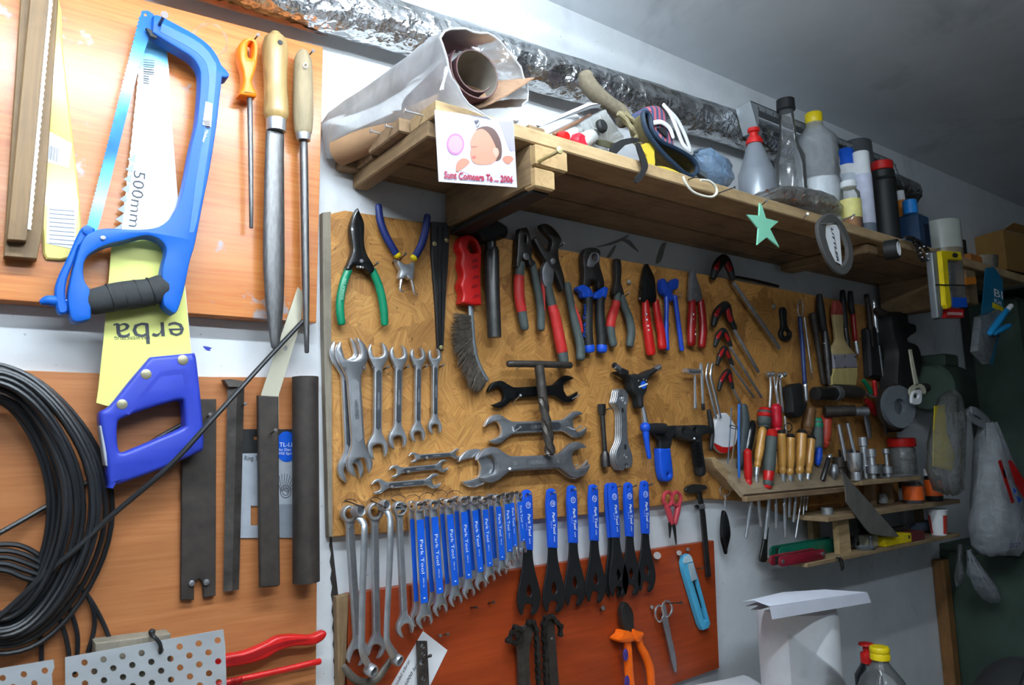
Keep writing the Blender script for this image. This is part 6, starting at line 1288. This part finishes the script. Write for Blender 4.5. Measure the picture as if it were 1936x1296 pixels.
t = thing('hand_drill_chuck', 'black hand tool with wedge head below the chrome rod', 'tool', at(d4.p(830,640), -.034)); part('head', plate(d4((770,380),(850,345),(880,370),(885,500),(920,520),(880,620),(830,650),(790,600),(790,500)), -.022, .024, sm=2, bev=.005, steps=2), BLK, t)
t = thing('steel_mandrel', 'dark cylindrical steel mandrel lying on pegs', 'mandrel', at(d6.p(380,800), -.045)); part('body', wtube(d6((320,752),(440,750)), -.045, 12.5, 1, 18, ends=False), DSTEEL, t); part('collar', wtube(d6((440,750),(470,750)), -.045, 14, 1, 18, ends=False), STEEL, t)
t = thing('steel_mandrel', 'long tapering dark steel mandrel behind the collared one', 'mandrel', at(d6.p(560,790), -.035)); part('body', wtube(d6((430,720),(560,740),(620,750)), -.035, [10,13,10], 3, 16), RUST, t)
for i, (c, r, m) in enumerate((((430,870),12,BAR), ((530,865),12,BAR), ((620,870),10,STEEL))):
    P = at(d6.p(*c), -.05); solo('steel_bush', ['left dark steel bush under the mandrels','middle dark steel bush under the mandrels','right bright-edged steel bush under the mandrels'][i], 'bush', MB().lathe([(.006,-.018),(r*.0012,-.018),(r*.0012,.018),(.006,.018),(.006,-.018)], P, (.75,-.65,0), 18), m, 'steel bushes')
t = thing('snips', 'small snips with green and red grips near the grinding wheel', 'snips', at(d6.p(680,800), -.04)); part('grip', wtube(d6((640,665),(665,700),(690,745)), -.04, 4, 3, 10), GRN, t); part('grip', wtube(d6((708,670),(715,720),(720,770)), -.04, 4, 3, 10), REDP, t); part('blade', wtube(d6((655,750),(690,770),(720,775)), -.04, 2.4, 2, 8), CHR, t)
t = thing('red_tool', 'red plastic-handled tool with grey blade below the snips', 'tool', at(d6.p(670,1050), -.04)); part('handle', wtube(d6((660,800),(690,835),(715,880)), -.04, [5,8,6], 3, 12), REDD, t); part('blade', wtube(d6((645,850),(665,950),(680,1040)), -.036, [6,8,6], 3, 10, .5), STEEL, t)
def wheel(label, c, rx, ry, y, hole, m, t0):
    P = at(d6.p(*c), y); k = mp(d6.p(*c), y)/3.502; R = ry*k
    solo('grinding_wheel', label, 'grinding wheel', MB().lathe([(R*hole,0),(R,0),(R,t0),(R*hole,t0),(R*hole,0)], P, (-.25,-1,0), 36), m)
wheel('grey grinding wheel with dark centre hanging at the board end', (855,840), 60, 138, -.108, .38, mat('wheel_grey', '#646b70', .8, 0, .15, 150), .012); wheel('larger dark disc behind the grey grinding wheel', (835,840), 70, 150, -.094, .2, BAR, .014)
solo('steel_rod', 'long thin rusty rod leaning beside the grinding wheel', 'rod', wtube(d6((725,680),(750,820),(790,1020)), -.035, 2.2, 2, 8), RUST)
t = thing('electric_drill', 'black electric drill silhouette hanging at the board end', 'drill', at(d6.p(900,1000), -.05)); part('body', plate(d6((830,240),(870,205),(940,215),(950,275),(995,290),(1000,345),(960,375),(945,400),(1010,430),(1035,520),(1020,640),(960,690),(930,820),(935,950),(900,990),(870,700),(880,480),(850,380)), -.03, .05, sm=3, bev=.012, steps=2), mat('drill_black', '#171717', .6), t); part('chuck', wtube(d6((725,200),(770,230),(840,265)), -.05, [6,9,12], 3, 12), BAR, t)
part('housing', plate(d6((670,320),(830,260),(860,400),(865,600),(760,650),(690,640)), -.018, .02, bev=.006), BLK, t)
# white-handled park tool
t = thing('pin_spanner', 'white-coated pin spanner with long thin arm', 'spanner', at(d6.p(995,825), -.14))
part('arm', plate(d6((945,460),(958,458),(985,600),(1005,690),(985,700),(960,560)), -.139, .004, sm=1), mat('cream_paint', '#c9c6ae', .4), t); part('hook', plate(d6((945,740),(955,708),(1000,685),(1040,700),(1055,740),(1040,755),(1025,725),(1000,712),(975,730),(970,765),(955,768)), -.139, .004, sm=2), MATS['cream_paint'], t)
part('head', plate(d6((968,745),(1005,725),(1025,735),(1026,800),(1010,822),(972,822),(960,800)), -.142, .006, [d6(*ell((990,768),18,18,14))], sm=2, bev=.001), WHT, t)
# ------------------------------------------------------------------ open wooden rack of small shelves
kq = Z(1540,880,6.17)
SHW = plank('rack_shelf_wood', '#7a6347', '#9c8361', '#54422c'); sh = thing('small_shelf_rack', 'open wooden rack of three narrow shelves below the dark tools', 'shelf', (1.8,-.06,1.18))
def board(p_left, p_right, th, yf=-.12, yb=-.018, x0=None):
    a, b = at(p_left, yf), at(p_right, yf); z = (a.z+b.z)/2; x0 = a.x if x0 is None else x0
    part('shelf_board', MB().aabb((x0, yf, z), (b.x, yb, z+th), .001), SHW, sh); return z+th, x0, b.x
z3, xa, xb = board((1527,1078), (1816,1012), .009)
z2, xc, xd = board(kq.p(160,670), kq.p(1700,442), .011)
z1, xe, xf = board(kq.p(560,262), kq.p(1245,152), .011)
for p, q_ in (((1589,1050),(1610,990)), ((1540,1040),(1553,992))):
    a, b = at(p, -.10 if p[0] > 1570 else -.03), at((q_[0],p[1]), -.10 if p[0] > 1570 else -.03); part('post', MB().aabb((a.x, a.y, z3), (b.x, a.y+.014, z2-.011)), PLKF, sh)
for x in (xd-.04, (xc+xd)/2): part('post', MB().aabb((x,-.03,z3),(x+.02,-.012,z2-.011)), SHW, sh); part('post', MB().aabb((min(x,xf-.03),-.05,z2),(min(x,xf-.03)+.02,-.03,z1-.011)), SHW, sh)
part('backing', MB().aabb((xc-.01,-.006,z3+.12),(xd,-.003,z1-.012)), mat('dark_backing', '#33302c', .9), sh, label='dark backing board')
def on(px, y, z): # stand something on a shelf: x from the pixel ray at depth y
    return Vector((at(px, y).x, y, z+.0006))
def cup(name, label, cat, px, y, z, prof, m, parts=()):
    P = on(px, y, z); k = mp(px, y); t = thing(name, label, cat, P)
    part('body', MB().lathe([(max(r*k,.0002), h*k) for r, h in prof], P, (0,0,1), 22), m, t)
    for nm, pf, mm, lb in parts: part(nm, MB().lathe([(max(r*k,.0002), h*k) for r, h in pf], P, (0,0,1), 22), mm, t, label=lb)
    return t
SO = 'sockets and bits on the top small shelf'
cup('socket', 'chrome toothed freewheel socket at front left of the top small shelf', 'socket', kq.p(490,150), -.105, z1, ((.1,0),(10,0),(10,14),(9,15),(14,22),(15,45),(15,52),(9,52),(.1,45)), CHR)
cup('socket', 'chrome hex socket adaptor right of the toothed socket', 'socket', kq.p(685,140), -.10, z1, ((.1,0),(6,0),(6,8),(12,10),(12,24),(7,26),(6,40),(9,42),(9,56),(.1,56)), CHD)
cup('socket', 'slim steel bit holder behind the hex adaptor', 'socket', kq.p(600,140), -.08, z1, ((.1,0),(7,0),(7,60),(9,62),(9,78),(.1,78)), CHR)
cup('socket', 'short dark socket near the slim bit holder', 'socket', kq.p(770,130), -.08, z1, ((.1,0),(11,0),(11,24),(.1,24)), DSTEEL)
cup('socket', 'steel bolt with hex nut near the jar', 'bolt', kq.p(855,100), -.10, z1, ((.1,0),(5,0),(5,6),(9,8),(9,20),(4,22),(4,44),(7,45),(7,54),(.1,54)), CHD)
for i, (a, b) in enumerate((((345,330),(430,660)), ((470,310),(575,660)))): k7 = Z(1540,760,7.625); solo('chrome_tube', ['left bright chrome tube standing behind the sockets','right bright chrome tube standing behind the sockets'][i], 'tube', MB().tube([at(k7.p(*a), -.06), on(k7.p(*b), -.065, z1)+Vector((0,0,.045))], .0055, 14), CHR, 'chrome tubes')
for i, (px, h) in enumerate(((kq.p(300,30), 42), (kq.p(380,40), 55), (kq.p(540,60), 50))): cup('dark_socket', ['dark socket at left behind the toothed one','second dark socket behind the toothed one','third dark socket behind the toothed one'][i], 'socket', px, -.05, z1, ((.1,0),(11,0),(11,h*.5),(13,h*.55),(13,h),(.1,h)), BAR)
t = cup('screw_jar', 'clear jar of screws with bright red lid on the top small shelf', 'jar', kq.p(1050,110), -.06, z1, ((.1,0),(21,0),(23,4),(23,48),(20,52)), film('jar_film', .4, '#bfc4c4', .1, 30, .2), (('lid', ((.1,52),(24,52),(25,54),(25,67),(22,69),(.1,69)), REDP, 'red lid'), ('screws', ((.1,1),(19,1),(19,26),(.1,32)), mat('screw_fill', '#6e6c68', .4, .6, .5, 220, .8), 'screws inside')))
solo('steel_tray', 'flat steel plate at the front of the top small shelf', 'plate', MB().aabb((on(kq.p(850,100),-.11,z1).x,-.115,z1+.0006),(xf-.01,-.03,z1+.004)), CHD)
ORL = mat('orange_label', '#e2601b', .5); DK = mat('dark_glass_bottle', '#1d2022', .15, 0, .1, 20)
cup('medicine_bottle', 'dark bottle with white lid and orange label on the middle small shelf', 'bottle', kq.p(1400,390), -.10, z2, ((.1,0),(14,0),(15,3),(15,44),(13,48),(.1,48)), DK, (('lid', ((13,48),(15,48),(15,60),(.1,61)), WHT, 'white lid'), ('label', ((15.4,10),(15.4,40)), ORL, 'orange label')))
cup('medicine_bottle', 'squat clear bottle with orange label left of the white-lidded one', 'bottle', kq.p(1160,440), -.09, z2, ((.1,0),(17,0),(18,3),(18,34),(14,40),(.1,40)), film('squat_film', .55, '#7d8284', .1, 20, .1), (('label', ((18.4,6),(18.4,32)), ORL, 'orange label'),))
cup('tin_lid', 'small round tin on the middle small shelf', 'tin', kq.p(150,570), -.09, z2, ((.1,0),(11,0),(11,13),(.1,13)), CHD)
cup('plastic_ball', 'pale round plastic knob in the middle small shelf', 'ball', kq.p(800,450), -.05, z2, ((.1,0),(8,2),(9,12),(6,20),(.1,21)), mat('pale_plastic', '#9b9b99', .5))
cup('paper_cup', 'white paper cup with red stripes on the lowest small shelf', 'cup', kq.p(1455,830), -.10, z3, ((.1,0),(13,0),(18,46),(19.5,46),(19.5,49),(17.5,49),(12.5,2),(.1,2)), WHT)
_c = bpy.context.scene.objects['paper_cup']; _k = mp(kq.p(1455,830), -.10); _b = _c.location
for a0, a1 in ((135,160),(238,280)):
    part('red_stripe', MB().grid([[_b+Vector((r*_k*math.cos(math.radians(a0+(a1-a0)*q/5)), r*_k*math.sin(math.radians(a0+(a1-a0)*q/5)), h*_k)) for q in range(6)] for r, h in ((13.5,3),(15.4,20),(17.4,38))]), mat('red_white_print', '#c23a2c', .5, 0, .3, 90), _c, label='red printed stripe')
P = on(kq.p(830,960), -.115, z3); Q = on(kq.p(1140,960), -.115, z3)
t = thing('yellow_box', 'yellow cardboard box on the lowest small shelf', 'box', P); part('box', MB().aabb((P.x,-.115,P.z),(Q.x,-.075,P.z+.022), .001), YEL, t); part('printed_end', MB().aabb((Q.x,-.1152,P.z),(Q.x+.07,-.075,P.z+.0218), .001), mat('maroon_print', '#5a1f22', .5, 0, .4, 60), t, label='dark red printed end'); part('emblem', MB().lathe([(.0001,0),(.0045,0),(.0045,.0004)], (Q.x-.012,-.1156,P.z+.013), (0,-1,0), 12), INK, t)
for i, (xx, zz, hh, m) in enumerate(((.10, 0, .03, BAR), (.10, .031, .05, DK))):
    x = Q.x-xx; solo('dark_tray', ['lower dark tray behind the yellow box','upper dark smoked tray stacked behind the yellow box'][i], 'tray', MB().aabb((x,-.072,z3+.0008+zz),(x+.17,-.034,z3+zz+hh), .003), m)
solo('rag_roll', 'rolled grey-blue rag at the right end of the lowest small shelf', 'rag', MB().tube([(xb-.10,-.05,z3+.0168),(xb-.005,-.05,z3+.0168)], .016, 14), mat('rag_blue', '#4d5868', .9))
solo('white_block', 'small pale block beside the yellow box', 'block', MB().aabb((P.x-.035,-.10,P.z),(P.x-.004,-.07,P.z+.028), .002), mat('cream_block', '#a9a48e', .6))
cup('small_valve', 'small steel fitting at the front of the lowest small shelf', 'fitting', kq.p(660,960), -.10, z3, ((.1,0),(9,0),(9,3),(3,5),(3,18),(5,19),(5,23),(.1,24)), STEEL)
solo('grey_dish', 'flat grey plastic dish on the lowest small shelf', 'dish', MB().lathe([(.0001,0),(.02,0),(.024,.006),(.022,.006),(.018,.002),(.0001,.002)], on(kq.p(590,1010), -.10, z3), (0,0,1), 20), mat('dish_grey', '#6c7478', .5))
# folding multi-tools
def multitool(label, l, r, y, hh, m, dk):
    A, B = at(l, y), at(r, y); t = thing('folding_key_set', label, 'multi-tool', (A.x, y, z3+.0006), 'folding key sets'); z0 = z3+.0012; h = hh
    lp = []
    for i in range(9): a = math.pi/2+math.pi*i/8; lp.append((A.x+h/2+h/2*math.cos(a), z0+h/2+h/2*math.sin(a)))
    for i in range(9): a = -math.pi/2+math.pi*i/8; lp.append((B.x-h/2+h/2*math.cos(a), z0+h/2+h/2*math.sin(a)))
    part('side_plate', MB().slab([lp], FXZ, y+.004, y, .0015, 2), m, t); part('side_plate', MB().slab([lp], FXZ, y+.026, y+.022, .0015), m, t)
    for i in range(4): part('blade', MB().aabb((A.x+h*.6,y+.0055+.004*i,z0+h*.2),(B.x-h*.5+.012*(i%2),y+.008+.004*i,z0+h*.85)), dk, t)
    for x in (A.x+h/2, B.x-h/2): part('pivot', MB().lathe([(.002,0),(.0048,0),(.0048,.0012),(.002,.0012)], (x,y,z0+h/2), (0,-1,0), 14), CHR, t)
multitool('dark red folding key set at front of the lowest small shelf', (1474,1058), (1562,1058), -.116, .021, mat('wine_red', '#7d1c2a', .35), DSTEEL)
multitool('green folding key set behind the red one', (1473,1040), (1592,1040), -.075, .030, mat('dark_green', '#0f5a45', .35), BLK)
solo('black_pouch', 'black glossy pouch beside the green key set', 'pouch', MB().ball(on((1590,1040),-.07,z3)+Vector((0.02,0,.018)), .03, 1, .8, .6), BLKG)
solo('steel_square', 'large dark steel try-square blade leaning diagonally on the small shelves', 'square', plate(kq((310,60),(340,75),(420,180),(990,830),(965,838),(820,832),(655,800),(590,730),(480,580),(375,430),(362,240)), -.124, .003, bev=.0005), mat('square_steel', '#76726c', .5, .35, .25, 22, dirt=('#4c443c', .55)))
t = thing('bolt_bunch', 'bunch of small keys hanging from the shelf front', 'keys', at(kq.p(320,1230), -.125))
for i, p in enumerate((((255,1080),(290,1100),(320,1230)), ((265,1085),(320,1100),(338,1210)))): part('key', wtube(kq(*p), -.125-.004*i, 1.8, 3, 8), DSTEEL, t)
# ------------------------------------------------------------------ bench at the bottom of the frame
BZ = .90
bench = thing('workbench', 'low workbench along the wall at the bottom edge', 'workbench', (1.2,-.3,0))
BW = plank('bench_wood', '#6f5a41', '#8d7455'); part('top', MB().aabb((.1,-.62,BZ-.03),(1.45,-.02,BZ), .002), BW, bench)
for x in (.16, 1.38):
    for y in (-.58, -.08): part('leg', MB().aabb((x,y,0),(x+.05,y+.05,BZ-.03)), BW, bench)
# paper roll with a folded paper on top
y = -.20; C = at((1508,1180), y); r = 77*mp((1508,1180), y); top = at((1508,1150), y).z
t = thing('paper_towel_roll', 'big white paper roll in torn clear film on the bench', 'paper roll', (C.x,y,BZ))
part('roll', MB().lathe([(r*.25,0),(r*.97,0),(r,.01),(r,top-BZ-.012),(r*.96,top-BZ),(r*.25,top-BZ),(r*.25,0)], (C.x,y,BZ+.001), (0,0,1), 40), mat('tissue', '#dcdfe3', .9, 0, .05, 30, .2), t)
rows = []
for i in range(9):
    a0 = math.radians(200+i*21); rows.append([Vector((C.x+(r+.003+.02*max(0,(i-6))*.5)*math.cos(a0), y+(r+.003+.02*max(0,(i-6))*.5)*math.sin(a0), BZ+.002+(top-BZ-.03)*(j/6)*(1-.10*i*(j/6)))) for j in range(7)])
part('torn_film', MB().grid(rows), film('wrap_film', .14, '#eef1f4', .12, 14, .3), t, 60, label='torn clear wrapping film')
t = thing('folded_paper', 'folded white printed sheets lying on the paper roll', 'paper', (C.x,y,top))
yy = -.285; zz = top+.003
def sheet(pts, lift): return MB().slab([[ (p[0],p[1]) for p in pts]], lambda u, v, d: (u, v, d+lift(u, v)), 0, .0009)
P1 = [onz(p, zz) for p in ((1396,1142),(1560,1119),(1645,1118),(1648,1139),(1560,1158),(1460,1177),(1430,1160))]
SH = mat('printed_sheet', '#e1e5f2', .7, 0, .03, 20)
Lb, Rb = at((1460,1172), -.285), at((1647,1140), -.285); Lt, Rt = at((1456,1148), -.285), at((1640,1121), -.285)
part('fold_front', MB().slab([[(Lb.x,Lb.z),(Rb.x,Rb.z),(Rt.x,Rt.z),(Lt.x,Lt.z)]], FXZ, -.2842, -.285), SH, t)
for i in range(3):
    a = at((1398+i*10,1140+i*7), -.20+.01*i); rows = [[Lt+Vector((0,.001,0)), Rt+Vector((0,.001,0))], [Lt.lerp(a,.5)+Vector((0,0,.006-.004*i)), Rt+Vector((-.06,.05,.006-.003*i))], [a, Rt+Vector((-.12,.10,.002))]]
    mb = MB().grid(rows); mb.grid([[p+Vector((0,0,.0006)) for p in rr] for rr in rows]); part('sheet', mb, SH, t)
# bottle with yellow cap and pump bottle
y = -.30; T = at((1662,1222), y); k = mp((1662,1222), y); H = T.z-BZ; S2 = lambda *p: [(max(r*k,.0002), H-d*k) for r, d in p][::-1]
t = thing('plastic_bottle', 'clear plastic bottle with yellow cap on the bench', 'bottle', (T.x,y,BZ)); part('body', MB().lathe([(.0002,.001),(44*k,.001),(47*k,.006)]+S2((14,24),(16,32),(26,46),(40,64),(47,84),(47,100)), (T.x,y,BZ), (0,0,1), 30), CLEAR, t)
part('cap', MB().lathe(S2((.1,0),(17,1),(19,4),(19,11),(18,13),(19,15),(19,25),(15,26)), (T.x,y,BZ), (0,0,1), 24), YEL, t, label='yellow cap')
y = -.26; T = at((1637,1216), y); k = mp((1637,1216), y); H = T.z-BZ
t = thing('pump_bottle', 'dark bottle with red pump cap behind the yellow-capped one', 'bottle', (T.x,y,BZ)); part('body', MB().lathe([(.0002,.001),(26*k,.001),(26*k,H-62*k),(14*k,H-42*k),(13*k,H-38*k)], (T.x,y,BZ), (0,0,1), 24), DK, t); part('cap', MB().lathe(S2((.1,0),(14,1),(15,4),(7,6),(7,18),(12,19),(13,24),(13,38),(10,39)), (T.x,y,BZ), (0,0,1), 22), REDP, t, label='red pump cap')
# white padded sheet
P = [onz(p, .985) for p in ((1290,1296),(1368,1282),(1404,1273),(1419,1277),(1445,1292),(1470,1320),(1300,1340))]
solo('white_sheet', 'white folded sheet on the bench edge at bottom centre', 'sheet', MB().slab([[(p.x,p.y) for p in P]], lambda u, v, d: (u, v, d), BZ+.001, .985, .012, 3), mat('white_cloth', '#e2e6ea', .8, 0, .04, 14, .2))
# ------------------------------------------------------------------ dark far end
solo('wood_post', 'upright brown wooden post at the far end of the wall', 'post', MB().aabb((2.258,-.034,0),(2.290,-.002,1.10), .002), plank('post_wood', '#5c3d1f', '#8a5f2f', '#38260f', 'Z', .7))
GM = mat('green_metal', '#3e4f44', .5, .2, .25, 8, dirt=('#2a302b', .6))
cab = thing('metal_cabinet', 'green metal cabinet standing behind the wooden post', 'cabinet', (2.7,-.12,0))
part('side_panel', MB().aabb((2.31,-.24,0),(2.33,-.004,1.12), .002), GM, cab); part('back_panel', MB().aabb((2.33,-.02,0),(3.3,-.004,1.12)), GM, cab); part('shelf', MB().aabb((2.33,-.24,.55),(3.3,-.02,.57)), GM, cab); part('top', MB().aabb((2.31,-.24,1.12),(3.3,-.004,1.14), .002), GM, cab); part('side_panel', MB().aabb((3.28,-.24,0),(3.3,-.02,1.12), .002), GM, cab)
part('corner_post', MB().aabb((2.33,-.24,0),(2.37,-.215,1.12), .002), GM, cab); part('door', MB().aabb((2.42,-.26,.02),(2.85,-.242,1.10), .003), GM, cab); part('hinge', MB().tube([(2.40,-.25,.8),(2.40,-.25,.9)], .008, 10), DSTEEL, cab)
rackd = thing('storage_rack', 'dark storage rack of tools and crates at the far end', 'rack', (2.9,-.15,1.14))
RM = mat('rack_dark', '#2d302d', .7, .2, .3, 8)
part('shelf_board', MB().aabb((2.66,-.26,1.545),(3.5,-.004,1.565)), plank('rack_brown', '#6b4a2c', '#8a6540'), rackd)
part('shelf_board', MB().aabb((2.60,-.26,1.90),(3.5,-.004,1.92)), RM, rackd); part('back_board', MB().aabb((2.62,-.012,1.145),(3.5,-.004,1.90)), RM, rackd)
for x in (2.62, 3.46): part('post', MB().aabb((x,-.03,1.145),(x+.04,-.012,2.1)), RM, rackd)
for i, z in enumerate((1.57, 1.60, 1.635)): solo('aluminium_profile', ['bottom pale metal profile on the far rack','middle pale metal profile on the far rack','top pale metal profile on the far rack'][i], 'metal profile', MB().aabb((2.70,-.22+.02*i,z),(3.45,-.12+.03*i,z+.022), .002), mat('pale_profile', '#7f858c', .5, .4), 'metal profiles on the far rack')
for i, z in enumerate((1.775, 1.835)): solo('green_drawer', ['lower grey-green drawer front on the far rack','upper grey-green drawer front on the far rack'][i], 'drawer', MB().aabb((2.80,-.24,z-.02),(3.4,-.05,z+.03), .003), mat('grey_green', '#5d6c64', .5, .1), 'grey-green drawers')
# motor on the wall
t = thing('bench_motor', 'grey-green electric motor at the far end behind the clear bag', 'motor', (2.45,-.1,1.55)); C = at((1780,735), -.08)
part('body', MB().lathe([(.0001,0),(.06,0),(.07,.012),(.07,.15),(.06,.165),(.0001,.165)], C+Vector((-.09,0,0)), (1,0,0), 28), GM, t); part('shaft', MB().tube([C+Vector((-.12,0,0)), C+Vector((-.09,0,0))], .012, 12), DSTEEL, t); part('terminal_box', MB().aabb((C.x-.05,-.12,C.z+.06),(C.x+.03,-.05,C.z+.095), .004), GM, t)
solo('machine_column', 'tall dark green machine column right of the motor', 'machine', MB().aabb((2.62,-.17,1.145),(2.74,-.03,1.88), .008), GM)
# cardboard box and crate
y = -.05; T = [at(p, y) for p in ((1812,365),(1884,340),(1887,428),(1828,440))]; x0, x1 = T[0].x, T[1].x
t = thing('cardboard_box', 'brown cardboard box on a black crate near the ceiling, far right', 'box', (2.95,-.1,1.99))
CBM = mat('cardboard', '#a37b42', .85, 0, .1, 20); part('box', MB().box((2.78,-.10,2.0), (.24,-.02,0), (.03,.10,0), (0,0,.14), .002), CBM, t); part('flap', MB().box((2.79,-.10,2.14), (.22,-.02,.0), (.0,-.03,.015), (0,0,.002)), CBM, t)
t = thing('black_crate', 'black slatted plastic crate under the cardboard box', 'crate', (2.95,-.1,1.92)); 
for i in range(3): part('slat', MB().aabb((2.66,-.20,1.921+i*.026),(3.4,-.19,1.940+i*.026)), BLK, t)
part('floor', MB().aabb((2.66,-.19,1.921),(3.4,-.02,1.926)), BLK, t); part('back', MB().aabb((2.66,-.02,1.921),(3.4,-.012,1.995)), BLK, t)
for i in range(7): part('rib', MB().aabb((2.66+i*.121,-.205,1.921),(2.672+i*.121,-.19,1.995)), BLK, t)
# hanging bags
random.seed(9)
def hangbag(name, label, rings, m, noise=.004):
    R = [(at(c, y), (0,0,1), (0,1,0), rx, ry) for c, y, rx, ry in rings]
    return solo(name, label, 'bag', bagrings(R, 30, noise), m, smooth=60)
hangbag('clear_bag', 'clear crackly plastic bag with a yellow card hanging at the far end', [((1800,738),-.17,.006,.006), ((1795,752),-.17,.045,.02), ((1792,790),-.17,.066,.03), ((1790,840),-.17,.072,.035), ((1788,890),-.17,.07,.035), ((1795,925),-.17,.05,.03), ((1800,937),-.17,.012,.01)], film('crackle_film', .24, '#d9dedf', .1, 45, .8))
solo('yellow_card', 'tall yellow card inside the clear hanging bag', 'card', plate([(1768,768),(1786,766),(1790,820),(1806,860),(1800,890),(1765,882),(1766,820)], -.165, .003, sm=1), mat('yellow_card', '#b9a312', .5))
wb = thing('carrier_bag', 'white plastic carrier bag with red and blue print hanging far right', 'bag', at((1880,1050), -.2)); CF = film('carrier_film', .85, '#c6cdd2', .35, 18, .7)
R = [(at(c, yv), (0,0,1), (0,1,0), rx, ry) for c, yv, rx, ry in (((1868,800),-.2,.020,.02), ((1872,840),-.2,.045,.035), ((1880,880),-.2,.068,.045), ((1884,930),-.2,.085,.055), ((1886,990),-.2,.088,.06), ((1888,1030),-.2,.084,.055), ((1888,1046),-.2,.06,.04), ((1888,1049),-.2,.004,.004))]
part('body', bagrings(R, 32, .004), CF, wb, 60)
for p in (((1866,805),(1852,800),(1836,790),(1830,780)), ((1878,815),(1866,795),(1848,780),(1836,776))): part('handle', MB().tube(cr3([at(q, -.2) for q in p], 5), .011, 8, .3), CF, wb)
for p, m in ((((1887,872),(1893,870),(1918,950),(1913,953)), REDP), (((1906,872),(1912,870),(1938,910),(1938,945),(1920,915)), REDP), (((1896,885),(1900,890),(1903,905),(1898,902)), BLU), (((1915,922),(1922,928),(1918,935)), BLU), (((1922,938),(1932,945),(1926,952)), BLU)):
    part('print_mark', plate(list(p), -.262, .0008), m, wb)
text('2027', (1908,1036), (1930,1034), 8, -.258, mat('blue_violet_print', '#3b3f86', .5), wb)
hangbag('white_bag', 'small twisted white plastic bag hanging below the carrier bag', [((1832,1042),-.16,.004,.004), ((1838,1060),-.16,.012,.01), ((1848,1085),-.16,.022,.02), ((1862,1110),-.16,.030,.025), ((1874,1130),-.16,.026,.022), ((1880,1140),-.16,.006,.006)], film('white_film', .85, '#ccd3da', .3, 30, .7))
hangbag('grey_film_bag', 'limp grey plastic film hanging beside the cabinet', [((1815,1030),-.13,.006,.004), ((1815,1060),-.13,.018,.006), ((1813,1090),-.13,.020,.008), ((1812,1108),-.13,.008,.004)], film('limp_film', .35, '#8c9294', .2, 30, .6), .002)
# backpack
t = thing('backpack', 'black and grey backpack at the bottom right corner', 'backpack', (2.3,-.2,0)); C = at((1915,1300), -.42)
part('body', MB().ball(C+Vector((.04,0,-.07)), .115, 1, .8, 1, 24, 14), mat('pack_black', '#1a1b1c', .8, 0, .2, 60), t); part('panel', MB().ball(C+Vector((.035,-.05,-.07)), .09, .8, .75, .95, 20, 12), mat('pack_grey', '#8a8782', .85, 0, .15, 60), t, label='grey front panel'); part('piping', MB().tube([C+Vector((.04+.109*math.cos(a), -.03, -.07+.112*math.sin(a))) for a in [math.pi*q/14 for q in range(15)]], .008, 8), BLK, t)
